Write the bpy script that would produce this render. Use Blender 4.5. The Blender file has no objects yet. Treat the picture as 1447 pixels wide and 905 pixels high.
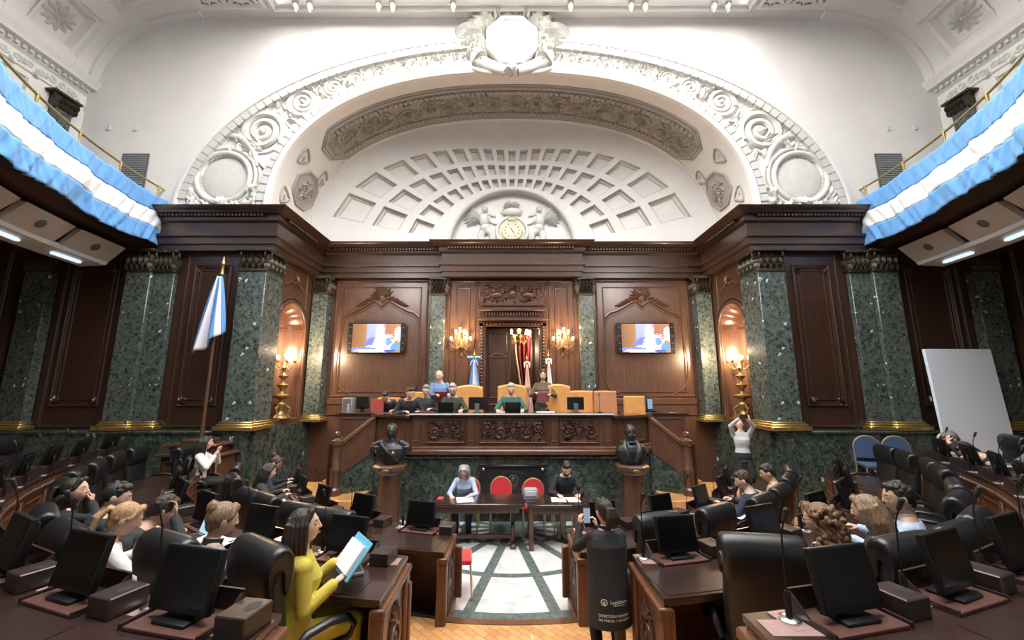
import bpy, bmesh, math, random
from mathutils import Vector, Matrix, Euler
from mathutils import noise as mnoise
from math import sin, cos, tan, pi, sqrt, atan2, radians as RAD, asin, acos, atan
rng = random.Random(11)
SC = bpy.context.scene
COL = SC.collection
V = Vector
# ------------------------------------------------------------------ camera numbers
CAMZ, PITCH, FPX = 2.74, RAD(9.68), 563.0
def ray(x, y):
    r = (x-723.5)/FPX; u = (452.5-y)/FPX
    return V((r, cos(PITCH)-u*sin(PITCH), sin(PITCH)+u*cos(PITCH)))
def at(x, y, Y=None, z=None):
    d = ray(x, y)
    t = Y/d.y if Y is not None else (z-CAMZ)/d.z
    return V((0, 0, CAMZ)) + d*t
# ------------------------------------------------------------------ materials
def newmat(name):
    m = bpy.data.materials.new(name); m.use_nodes = True
    nt = m.node_tree; b = nt.nodes['Principled BSDF']
    return m, nt, b
def N(nt, t, **k):
    n = nt.nodes.new(t)
    for a, v in k.items():
        if a in n.inputs: n.inputs[a].default_value = v
        else: setattr(n, a, v)
    return n
def ramp(nt, fac, stops):
    r = nt.nodes.new('ShaderNodeValToRGB'); e = r.color_ramp.elements
    while len(e) < len(stops): e.new(0.5)
    for i, (p, c) in enumerate(stops):
        e[i].position = p; e[i].color = (*c, 1)
    nt.links.new(fac, r.inputs[0]); return r.outputs[0]
def plain(name, col, rough=.5, metal=0, emit=None, es=0, coat=0, noise=0, nscale=8, bump=0, bscale=40, spec=None, sheen=0, trans=0):
    m, nt, b = newmat(name)
    b.inputs['Base Color'].default_value = (*col, 1)
    b.inputs['Roughness'].default_value = rough
    b.inputs['Metallic'].default_value = metal
    if coat: b.inputs['Coat Weight'].default_value = coat; b.inputs['Coat Roughness'].default_value = .15
    if spec is not None: b.inputs['Specular IOR Level'].default_value = spec
    if sheen: b.inputs['Sheen Weight'].default_value = sheen
    if trans: b.inputs['Transmission Weight'].default_value = trans
    if emit: b.inputs['Emission Color'].default_value = (*emit, 1); b.inputs['Emission Strength'].default_value = es
    tc = N(nt, 'ShaderNodeTexCoord')
    if noise:
        n = N(nt, 'ShaderNodeTexNoise', Scale=nscale, Detail=5.0); nt.links.new(tc.outputs['Object'], n.inputs['Vector'])
        lo = tuple(c*(1-noise) for c in col); hi = tuple(min(1, c*(1+noise)) for c in col)
        nt.links.new(ramp(nt, n.outputs[0], [(.3, lo), (.7, hi)]), b.inputs['Base Color'])
    if bump:
        n = N(nt, 'ShaderNodeTexNoise', Scale=bscale, Detail=4.0); nt.links.new(tc.outputs['Object'], n.inputs['Vector'])
        bp = N(nt, 'ShaderNodeBump', Strength=bump, Distance=.02); nt.links.new(n.outputs[0], bp.inputs['Height'])
        nt.links.new(bp.outputs[0], b.inputs['Normal'])
    return m
def wood(name, lo, hi, rough=.32, axis='z', scale=3.0, coat=.25):
    m, nt, b = newmat(name)
    tc = N(nt, 'ShaderNodeTexCoord'); mp = N(nt, 'ShaderNodeMapping')
    s = {'z': (9, 9, .7), 'x': (.7, 9, 9), 'y': (9, .7, 9)}[axis]
    mp.inputs['Scale'].default_value = s
    nt.links.new(tc.outputs['Object'], mp.inputs['Vector'])
    n = N(nt, 'ShaderNodeTexNoise', Scale=scale, Detail=8.0, Roughness=.62, Distortion=.6)
    nt.links.new(mp.outputs[0], n.inputs['Vector'])
    n2 = N(nt, 'ShaderNodeTexNoise', Scale=.9, Detail=3.0); nt.links.new(tc.outputs['Object'], n2.inputs['Vector'])
    mx = N(nt, 'ShaderNodeMath', operation='MULTIPLY_ADD'); mx.inputs[1].default_value = .7
    nt.links.new(n.outputs[0], mx.inputs[0])
    m3 = N(nt, 'ShaderNodeMath', operation='MULTIPLY'); m3.inputs[1].default_value = .3
    nt.links.new(n2.outputs[0], m3.inputs[0]); nt.links.new(m3.outputs[0], mx.inputs[2])
    nt.links.new(ramp(nt, mx.outputs[0], [(.3, lo), (.52, tuple((a+c)/2 for a, c in zip(lo, hi))), (.72, hi)]), b.inputs['Base Color'])
    b.inputs['Roughness'].default_value = rough
    b.inputs['Coat Weight'].default_value = coat; b.inputs['Coat Roughness'].default_value = .22
    bp = N(nt, 'ShaderNodeBump', Strength=.08, Distance=.01); nt.links.new(n.outputs[0], bp.inputs['Height']); nt.links.new(bp.outputs[0], b.inputs['Normal'])
    return m
def breccia(name, base, dark, light, scale=5, white=.5, rough=.22, vein=True):
    m, nt, b = newmat(name)
    tc = N(nt, 'ShaderNodeTexCoord')
    n = N(nt, 'ShaderNodeTexNoise', Scale=scale*1.2, Detail=9.0, Roughness=.65, Distortion=.8); nt.links.new(tc.outputs['Object'], n.inputs['Vector'])
    c1 = ramp(nt, n.outputs[0], [(.32, dark), (.5, base), (.72, light)])
    # dark pebbles
    v = N(nt, 'ShaderNodeTexVoronoi', Scale=scale*1.6); v.inputs['Randomness'].default_value = 1
    wn = N(nt, 'ShaderNodeTexNoise', Scale=scale*2.0, Detail=3.0); nt.links.new(tc.outputs['Object'], wn.inputs['Vector'])
    mxv = N(nt, 'ShaderNodeMixRGB'); mxv.inputs[0].default_value = .12
    nt.links.new(tc.outputs['Object'], mxv.inputs[1]); nt.links.new(wn.outputs['Color'], mxv.inputs[2]); nt.links.new(mxv.outputs[0], v.inputs['Vector'])
    sep = N(nt, 'ShaderNodeSeparateColor'); nt.links.new(v.outputs['Color'], sep.inputs[0])
    th = N(nt, 'ShaderNodeMath', operation='MULTIPLY'); th.inputs[1].default_value = .5; nt.links.new(sep.outputs[0], th.inputs[0])
    lt = N(nt, 'ShaderNodeMath', operation='LESS_THAN'); nt.links.new(v.outputs['Distance'], lt.inputs[0]); nt.links.new(th.outputs[0], lt.inputs[1])
    lt2 = N(nt, 'ShaderNodeMath', operation='MULTIPLY'); lt2.inputs[1].default_value = .75; nt.links.new(lt.outputs[0], lt2.inputs[0])
    m1 = N(nt, 'ShaderNodeMixRGB'); nt.links.new(lt2.outputs[0], m1.inputs[0]); nt.links.new(c1, m1.inputs[1]); m1.inputs[2].default_value = (*dark, 1)
    # white clasts
    v2 = N(nt, 'ShaderNodeTexVoronoi', Scale=scale*.9); nt.links.new(mxv.outputs[0], v2.inputs['Vector'])
    sp2 = N(nt, 'ShaderNodeSeparateColor'); nt.links.new(v2.outputs['Color'], sp2.inputs[0])
    g = N(nt, 'ShaderNodeMath', operation='GREATER_THAN'); g.inputs[1].default_value = 1-.35*white; nt.links.new(sp2.outputs[1], g.inputs[0])
    l3 = N(nt, 'ShaderNodeMath', operation='LESS_THAN'); l3.inputs[1].default_value = .24; nt.links.new(v2.outputs['Distance'], l3.inputs[0])
    mm = N(nt, 'ShaderNodeMath', operation='MULTIPLY'); nt.links.new(g.outputs[0], mm.inputs[0]); nt.links.new(l3.outputs[0], mm.inputs[1])
    m2 = N(nt, 'ShaderNodeMixRGB'); nt.links.new(mm.outputs[0], m2.inputs[0]); nt.links.new(m1.outputs[0], m2.inputs[1]); m2.inputs[2].default_value = (.55, .62, .58, 1)
    out = m2.outputs[0]
    if vein:
        n4 = N(nt, 'ShaderNodeTexNoise', Scale=scale*.35, Detail=6.0, Distortion=1.5); nt.links.new(tc.outputs['Object'], n4.inputs['Vector'])
        s4 = N(nt, 'ShaderNodeMath', operation='SUBTRACT'); s4.inputs[1].default_value = .5; nt.links.new(n4.outputs[0], s4.inputs[0])
        a4 = N(nt, 'ShaderNodeMath', operation='ABSOLUTE'); nt.links.new(s4.outputs[0], a4.inputs[0])
        l4 = N(nt, 'ShaderNodeMapRange'); l4.inputs[1].default_value = .004; l4.inputs[2].default_value = .012; l4.inputs[3].default_value = .22; l4.inputs[4].default_value = 0
        nt.links.new(a4.outputs[0], l4.inputs[0])
        m5 = N(nt, 'ShaderNodeMixRGB'); nt.links.new(l4.outputs[0], m5.inputs[0]); nt.links.new(out, m5.inputs[1]); m5.inputs[2].default_value = (.35, .42, .38, 1)
        out = m5.outputs[0]
    nt.links.new(out, b.inputs['Base Color']); b.inputs['Roughness'].default_value = rough
    return m
def hairmat(name, lo, hi, axis='z', rough=.45):
    m, nt, b = newmat(name)
    tc = N(nt, 'ShaderNodeTexCoord'); mp = N(nt, 'ShaderNodeMapping'); mp.inputs['Scale'].default_value = {'z': (60, 60, 5), 'y': (60, 5, 60)}[axis]
    nt.links.new(tc.outputs['Object'], mp.inputs['Vector'])
    n = N(nt, 'ShaderNodeTexNoise', Scale=2.2, Detail=5.0, Distortion=.5); nt.links.new(mp.outputs[0], n.inputs['Vector'])
    nt.links.new(ramp(nt, n.outputs[0], [(.32, lo), (.68, hi)]), b.inputs['Base Color'])
    bp = N(nt, 'ShaderNodeBump', Strength=.6, Distance=.01); nt.links.new(n.outputs[0], bp.inputs['Height']); nt.links.new(bp.outputs[0], b.inputs['Normal'])
    b.inputs['Roughness'].default_value = rough
    return m
M = {}
M['plaster'] = plain('plaster', (.77, .755, .73), .75, noise=.03, nscale=1.5, bump=.05, bscale=60)
M['plaster_orn'] = plain('plaster_ornament', (.60, .595, .555), .7, noise=.05, nscale=6)
M['plaster_dent'] = plain('plaster_dentil', (.58, .565, .53), .7)
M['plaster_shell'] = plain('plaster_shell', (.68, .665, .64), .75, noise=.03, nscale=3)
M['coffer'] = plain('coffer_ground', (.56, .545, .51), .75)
M['taupe'] = plain('taupe_relief', (.27, .255, .228), .75, noise=.25, nscale=9, bump=.6, bscale=9)
M['taupe_plain'] = plain('taupe_plain', (.35, .335, .305), .75)
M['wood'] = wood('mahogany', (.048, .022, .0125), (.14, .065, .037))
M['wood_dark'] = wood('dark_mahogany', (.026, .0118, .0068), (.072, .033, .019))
M['wood_x'] = wood('mahogany_long', (.05, .018, .011), (.135, .052, .029), axis='x')
M['wood_carve'] = wood('carved_mahogany', (.04, .017, .011), (.095, .042, .026), rough=.38, coat=.35)
M['desk_top'] = wood('desk_top_wood', (.021, .0108, .0085), (.052, .027, .021), rough=.2, axis='x', scale=2, coat=.5)
M['desk_pad'] = wood('desk_panel_wood', (.018, .0092, .0075), (.043, .023, .019), rough=.26, axis='x', scale=2, coat=.4)
M['desk_front'] = wood('desk_front_wood', (.062, .022, .011), (.19, .072, .03), rough=.4)
M['box_wood'] = wood('cable_box_wood', (.015, .0078, .006), (.04, .021, .017), rough=.4, axis='x')
M['tray'] = plain('tray_leather', (.095, .037, .027), .5, noise=.12, nscale=20)
M['pinkpad'] = plain('rose_leather', (.30, .19, .175), .55, noise=.08, nscale=10)
M['parquet'] = None
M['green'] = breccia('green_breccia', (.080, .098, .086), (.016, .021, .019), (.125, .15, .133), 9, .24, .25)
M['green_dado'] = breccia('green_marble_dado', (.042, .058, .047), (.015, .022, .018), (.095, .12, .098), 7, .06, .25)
M['brass'] = plain('brass', (.50, .36, .13), .35, .85, noise=.2, nscale=12)
M['brass_old'] = plain('aged_brass', (.32, .21, .09), .4, .8, noise=.3, nscale=20)
M['bronze'] = plain('bronze_capital', (.06, .047, .033), .5, .5, noise=.4, nscale=25)
M['leather'] = plain('black_leather', (.0095, .0098, .011), .36, bump=.12, bscale=120, spec=.6)
M['leather_seat'] = plain('black_leather_seat', (.015, .0138, .014), .45, bump=.15, bscale=90)
M['leather_tan'] = plain('tan_leather', (.56, .27, .085), .42, noise=.1, nscale=5, bump=.08, bscale=60)
M['leather_brown'] = plain('brown_leather', (.42, .2, .09), .45, noise=.1, nscale=5)
M['blackplastic'] = plain('black_plastic', (.006, .006, .0065), .4, spec=.35)
M['screenoff'] = plain('dark_screen', (.003, .0034, .004), .25, spec=.3)
M['grey'] = plain('grey_plastic', (.25, .27, .28), .45)
M['chrome'] = plain('chrome', (.6, .6, .62), .25, 1)
M['white'] = plain('white_paper', (.82, .82, .82), .8)
M['white_flat'] = plain('white_board', (.70, .77, .84), .6)
M['beige'] = plain('speaker_cloth', (.42, .375, .33), .85, noise=.1, nscale=120, bump=.3, bscale=200)
M['offwhite'] = plain('duct_white', (.62, .64, .66), .5)
M['darkgrey'] = plain('dark_grey', (.09, .09, .095), .6)
M['red'] = plain('red_velvet', (.55, .02, .03), .7, sheen=.3)
M['darkred'] = plain('wine_red_cloth', (.16, .012, .02), .75)
M['goldframe'] = plain('gold_tube', (.62, .48, .26), .35, .7)
M['black_stone'] = plain('black_stone', (.018, .02, .022), .25)
M['bustbronze'] = plain('dark_bronze', (.04, .041, .042), .42, .6, noise=.3, nscale=14)
M['bluechair'] = plain('blue_fabric', (.05, .085, .17), .8)
M['maroon'] = plain('maroon_folder', (.16, .02, .035), .6)
M['orange'] = plain('orange_folder', (.75, .36, .06), .6)
M['teal'] = plain('blue_folder', (.12, .42, .58), .6)
M['flag_blue'] = plain('flag_blue', (.11, .32, .67), .75, sheen=.2)
M['flag_white'] = plain('flag_white', (.80, .80, .84), .75)
M['gold'] = plain('flag_sun', (.75, .5, .1), .6)
M['bulb'] = plain('warm_bulb', (1, .8, .5), .5, emit=(1, .72, .38), es=26)
M['strip'] = plain('cool_lamp', (.8, .9, 1), .5, emit=(.72, .86, 1), es=.9)
M['black'] = plain('black', (.01, .01, .01), .6)
M['mirrorlap'] = plain('laptop_glow', (.3, .5, .6), .3, emit=(.35, .6, .75), es=.8)
def parquet():
    m, nt, b = newmat('parquet')
    tc = N(nt, 'ShaderNodeTexCoord'); mp = N(nt, 'ShaderNodeMapping'); mp.inputs['Rotation'].default_value = (0, 0, RAD(45))
    nt.links.new(tc.outputs['Object'], mp.inputs['Vector'])
    br = N(nt, 'ShaderNodeTexBrick', Scale=3.0); br.inputs['Color1'].default_value = (.46, .23, .085, 1); br.inputs['Color2'].default_value = (.62, .33, .13, 1)
    br.inputs['Mortar'].default_value = (.16, .07, .025, 1); br.inputs['Mortar Size'].default_value = .008
    nt.links.new(mp.outputs[0], br.inputs['Vector']); nt.links.new(br.outputs[0], b.inputs['Base Color'])
    b.inputs['Roughness'].default_value = .35; b.inputs['Coat Weight'].default_value = .2
    return m
M['parquet'] = parquet()
def floor_marble():
    m, nt, b = newmat('marble_inlay')
    tc = N(nt, 'ShaderNodeTexCoord'); sx = N(nt, 'ShaderNodeSeparateXYZ'); nt.links.new(tc.outputs['Object'], sx.inputs[0])
    def mth(op, a, c=None):
        n = N(nt, 'ShaderNodeMath', operation=op)
        for i, q in enumerate((a, c)):
            if q is None: continue
            if isinstance(q, (int, float)): n.inputs[i].default_value = q
            else: nt.links.new(q, n.inputs[i])
        return n.outputs[0]
    dy = mth('SUBTRACT', 8.55, sx.outputs[1]); X = sx.outputs[0]
    r = mth('SQRT', mth('ADD', mth('MULTIPLY', X, X), mth('MULTIPLY', dy, dy)))
    ang = mth('ARCTAN2', X, dy)
    q = mth('SUBTRACT', mth('FLOORED_MODULO', ang, RAD(20)), RAD(10))
    lin = mth('LESS_THAN', mth('MULTIPLY', mth('ABSOLUTE', q), r), .075)
    a1 = mth('LESS_THAN', mth('ABSOLUTE', mth('SUBTRACT', r, 2.1)), .065)
    a2 = mth('LESS_THAN', mth('ABSOLUTE', mth('SUBTRACT', r, 3.2)), .1)
    a3 = mth('LESS_THAN', mth('ABSOLUTE', mth('SUBTRACT', r, .95)), .065)
    mask = mth('MAXIMUM', mth('MAXIMUM', lin, a1), mth('MAXIMUM', a2, a3))
    n = N(nt, 'ShaderNodeTexNoise', Scale=1.6, Detail=8.0, Distortion=1.8); nt.links.new(tc.outputs['Object'], n.inputs['Vector'])
    wc = ramp(nt, n.outputs[0], [(.30, (.44, .45, .46)), (.5, (.63, .63, .63)), (.75, (.53, .535, .54))])
    n2 = N(nt, 'ShaderNodeTexNoise', Scale=14, Detail=6.0); nt.links.new(tc.outputs['Object'], n2.inputs['Vector'])
    gc = ramp(nt, n2.outputs[0], [(.3, (.05, .075, .075)), (.7, (.16, .20, .19))])
    mx = N(nt, 'ShaderNodeMixRGB'); nt.links.new(mask, mx.inputs[0]); nt.links.new(wc, mx.inputs[1]); nt.links.new(gc, mx.inputs[2])
    nt.links.new(mx.outputs[0], b.inputs['Base Color']); b.inputs['Roughness'].default_value = .3
    return m
M['floor_marble'] = floor_marble()
def tv_screen():
    m, nt, b = newmat('tv_picture')
    tc = N(nt, 'ShaderNodeTexCoord'); sx = N(nt, 'ShaderNodeSeparateXYZ'); nt.links.new(tc.outputs['Generated'], sx.inputs[0])
    gx, gz = sx.outputs[0], sx.outputs[2]
    def mth(op, a, c=None):
        n = N(nt, 'ShaderNodeMath', operation=op)
        for i, q in enumerate((a, c)):
            if q is None: continue
            if isinstance(q, (int, float)): n.inputs[i].default_value = q
            else: nt.links.new(q, n.inputs[i])
        return n.outputs[0]
    n = N(nt, 'ShaderNodeTexNoise', Scale=14, Detail=4.0); nt.links.new(tc.outputs['Generated'], n.inputs['Vector'])
    cur = ramp(nt, gx, [(0, (.32, .13, .05)), (.28, (.5, .24, .08)), (.31, (.45, .5, .85)), (.62, (.6, .62, .8)), (.70, (.5, .2, .08)), (.95, (.55, .26, .12))])
    def ell(cx, cz, rx, rz, col, cur):
        a = mth('DIVIDE', mth('SUBTRACT', gx, cx), rx); c = mth('DIVIDE', mth('SUBTRACT', gz, cz), rz)
        nn = mth('MULTIPLY', mth('SUBTRACT', n.outputs[0], .5), 3.0)
        k = mth('LESS_THAN', mth('ADD', mth('ADD', mth('MULTIPLY', a, a), mth('MULTIPLY', c, c)), nn), 1)
        mx = N(nt, 'ShaderNodeMixRGB'); nt.links.new(k, mx.inputs[0]); nt.links.new(cur, mx.inputs[1]); mx.inputs[2].default_value = (*col, 1)
        return mx.outputs[0]
    for e in [(.4, .55, .08, .16, (.45, .5, .8)), (.43, .3, .16, .2, (.2, .25, .7)), (.68, .3, .22, .34, (.75, .8, 1)), (.58, .72, .09, .22, (1, .97, .95)), (.55, .2, .25, .1, (.9, .9, 1)), (.76, .38, .07, .13, (.25, .4, .75)),
              (.2, .1, .3, .09, (.25, .3, .85)), (.35, .05, .3, .06, (.95, .95, 1)), (.95, .65, .08, .25, (.95, .95, 1)), (.9, .18, .1, .15, (.15, .4, .75)), (.8, .05, .12, .05, (.1, .15, .5))]:
        cur = ell(*e, cur)
    b.inputs['Base Color'].default_value = (.01, .01, .01, 1); b.inputs['Roughness'].default_value = .3
    nt.links.new(cur, b.inputs['Emission Color']); b.inputs['Emission Strength'].default_value = 1.3
    return m
M['tv'] = tv_screen()
# ------------------------------------------------------------------ mesh builder
class MB:
    def __init__(s): s.v = []; s.f = []; s.m = []; s.cur = 0
    def add(s, vs, fs, Mx=None):
        b = len(s.v)
        if Mx is not None: vs = [Mx @ V(v) for v in vs]
        s.v += [tuple(v) for v in vs]
        s.f += [tuple(b+i for i in f) for f in fs]; s.m += [s.cur]*len(fs)
        return s
    def box(s, x0, x1, y0, y1, z0, z1, ch=0, Mx=None, seg=1):
        if ch <= 0:
            return s.add([(x0, y0, z0), (x1, y0, z0), (x1, y1, z0), (x0, y1, z0), (x0, y0, z1), (x1, y0, z1), (x1, y1, z1), (x0, y1, z1)],
                         [(3, 2, 1, 0), (4, 5, 6, 7), (0, 1, 5, 4), (1, 2, 6, 5), (2, 3, 7, 6), (3, 0, 4, 7)], Mx)
        bm = bmesh.new(); bmesh.ops.create_cube(bm, size=1)
        for v in bm.verts: v.co = V(((x0+x1)/2+v.co.x*(x1-x0), (y0+y1)/2+v.co.y*(y1-y0), (z0+z1)/2+v.co.z*(z1-z0)))
        bmesh.ops.bevel(bm, geom=bm.edges[:], offset=min(ch, .49*min(x1-x0, y1-y0, z1-z0)), segments=seg, affect='EDGES', profile=.5)
        bm.verts.index_update()
        s.add([v.co[:] for v in bm.verts], [[v.index for v in f.verts] for f in bm.faces], Mx); bm.free(); return s
    def loft(s, rings, closed=True, caps=True, loop=False, Mx=None):
        n = len(rings[0]); vs = [p for r in rings for p in r]; fs = []
        K = len(rings)
        for i in range(K if loop else K-1):
            a, b = i*n, ((i+1) % K)*n
            for j in range(n if closed else n-1):
                k = (j+1) % n; fs.append((a+j, a+k, b+k, b+j))
        if caps and closed and not loop:
            fs.append(tuple(range(n-1, -1, -1))); fs.append(tuple((K-1)*n+j for j in range(n)))
        return s.add(vs, fs, Mx)
    def tube(s, pts, r, n=8, caps=True, Mx=None, flat=1.0, up=None):
        pts = [V(p) for p in pts]; K = len(pts)
        rr = [r]*K if isinstance(r, (int, float)) else list(r)
        T = [((pts[min(i+1, K-1)]-pts[max(i-1, 0)]).normalized() if (pts[min(i+1, K-1)]-pts[max(i-1, 0)]).length > 1e-9 else V((0, 0, 1))) for i in range(K)]
        u = up if up is not None else (V((0, 0, 1)) if abs(T[0].z) < .9 else V((0, 1, 0)))
        rings = []
        for i in range(K):
            t = T[i]; u = (u - t*u.dot(t)); u = u.normalized() if u.length > 1e-6 else t.orthogonal().normalized()
            w = t.cross(u)
            rings.append([pts[i] + (u*cos(2*pi*j/n)*flat + w*sin(2*pi*j/n))*rr[i] for j in range(n)])
        return s.loft(rings, caps=caps, Mx=Mx)
    def capsule(s, a, b, ra, rb, n=12, Mx=None):
        a, b = V(a), V(b); d = b-a; L = d.length; t = d/L if L > 1e-9 else V((0, 0, 1))
        pts, rr = [], []
        for k in range(4): q = pi/2*k/4; pts.append(a - t*ra*cos(q)); rr.append(max(ra*sin(q), ra*.08))
        pts.append(a); rr.append(ra); pts.append(b); rr.append(rb)
        for k in range(3, -1, -1): q = pi/2*k/4; pts.append(b + t*rb*cos(q)); rr.append(max(rb*sin(q), rb*.08))
        u = t.orthogonal().normalized(); w = t.cross(u)
        return s.loft([[p+(u*cos(2*pi*j/n)+w*sin(2*pi*j/n))*r for j in range(n)] for p, r in zip(pts, rr)], Mx=Mx)
    def ball(s, c, rx, ry=None, rz=None, n=16, k=10, Mx=None):
        ry = rx if ry is None else ry; rz = rx if rz is None else rz; c = V(c)
        rings = []
        for i in range(k+1):
            q = -pi/2 + pi*i/k; q = max(min(q, pi/2-.04), -pi/2+.04)
            rings.append([c+V((rx*cos(q)*cos(2*pi*j/n), ry*cos(q)*sin(2*pi*j/n), rz*sin(q))) for j in range(n)])
        return s.loft(rings, Mx=Mx)
    def lathe(s, prof, n=24, Mx=None, c=(0, 0)):
        return s.loft([[V((c[0]+max(r, .0005)*cos(2*pi*j/n), c[1]+max(r, .0005)*sin(2*pi*j/n), z)) for j in range(n)] for r, z in prof], Mx=Mx)
    def prism(s, poly, z0, z1, Mx=None):
        n = len(poly); vs = [(p[0], p[1], z0) for p in poly]+[(p[0], p[1], z1) for p in poly]
        fs = [tuple(range(n-1, -1, -1)), tuple(range(n, 2*n))]+[(i, (i+1) % n, n+(i+1) % n, n+i) for i in range(n)]
        return s.add(vs, fs, Mx)
    def build(s, name, mats, parent=None, smooth=40, recalc=True):
        me = bpy.data.meshes.new(name); me.from_pydata(s.v, [], s.f); me.validate()
        if not isinstance(mats, (list, tuple)): mats = [mats]
        for m in mats: me.materials.append(m)
        if len(mats) > 1 and len(me.polygons) == len(s.m): me.polygons.foreach_set('material_index', s.m)
        if recalc:
            bm = bmesh.new(); bm.from_mesh(me); bmesh.ops.recalc_face_normals(bm, faces=bm.faces); bm.to_mesh(me); bm.free()
        if smooth:
            me.polygons.foreach_set('use_smooth', [True]*len(me.polygons)); me.set_sharp_from_angle(angle=RAD(smooth))
        o = bpy.data.objects.new(name, me); COL.objects.link(o)
        if parent is not None: o.parent = parent
        return o
def tag(o, label=None, cat=None, group=None, kind=None):
    if label: o['label'] = label
    if cat: o['category'] = cat
    if group: o['group'] = group
    if kind: o['kind'] = kind
    return o
def thing(name, label, cat, loc=(0, 0, 0), rot=0, group=None):
    o = bpy.data.objects.new(name, None); COL.objects.link(o); o.empty_display_size = .1
    o.location = loc; o.rotation_euler = (0, 0, rot)
    return tag(o, label, cat, group)
KIDS = {}
def dup(root, loc, rot, label, group=None, name=None):
    r = root.copy(); COL.objects.link(r); r.location = loc; r.rotation_euler = (0, 0, rot)
    r['label'] = label
    if group: r['group'] = group
    for ch in list(root.children):
        c = ch.copy(); COL.objects.link(c); c.parent = r
        for g in list(ch.children):
            d = g.copy(); COL.objects.link(d); d.parent = c
    return r
def TR(x=0, y=0, z=0, rz=0, rx=0, ry=0, s=1):
    return Matrix.Translation((x, y, z)) @ Euler((rx, ry, rz)).to_matrix().to_4x4() @ Matrix.Scale(s, 4)
# moulding: profile (out, up) swept on a horizontal polyline; 'out' is to the right of travel
def sweep(mb, prof, path, closed=False, z=0):
    P = [V((p[0], p[1], 0)) for p in path]; K = len(P); rings = []
    for i in range(K):
        d0 = (P[i]-P[i-1]).normalized() if (i > 0 or closed) else None
        d1 = (P[(i+1) % K]-P[i]).normalized() if (i < K-1 or closed) else None
        if d0 is None: d0 = d1
        if d1 is None: d1 = d0
        n0, n1 = V((d0.y, -d0.x, 0)), V((d1.y, -d1.x, 0))
        nn = (n0+n1).normalized(); k = 1/max(.3, nn.dot(n0))
        rings.append([P[i]+nn*k*o+V((0, 0, z+u)) for o, u in prof])
    return mb.loft(rings, closed=True, caps=not closed, loop=closed)
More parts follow.
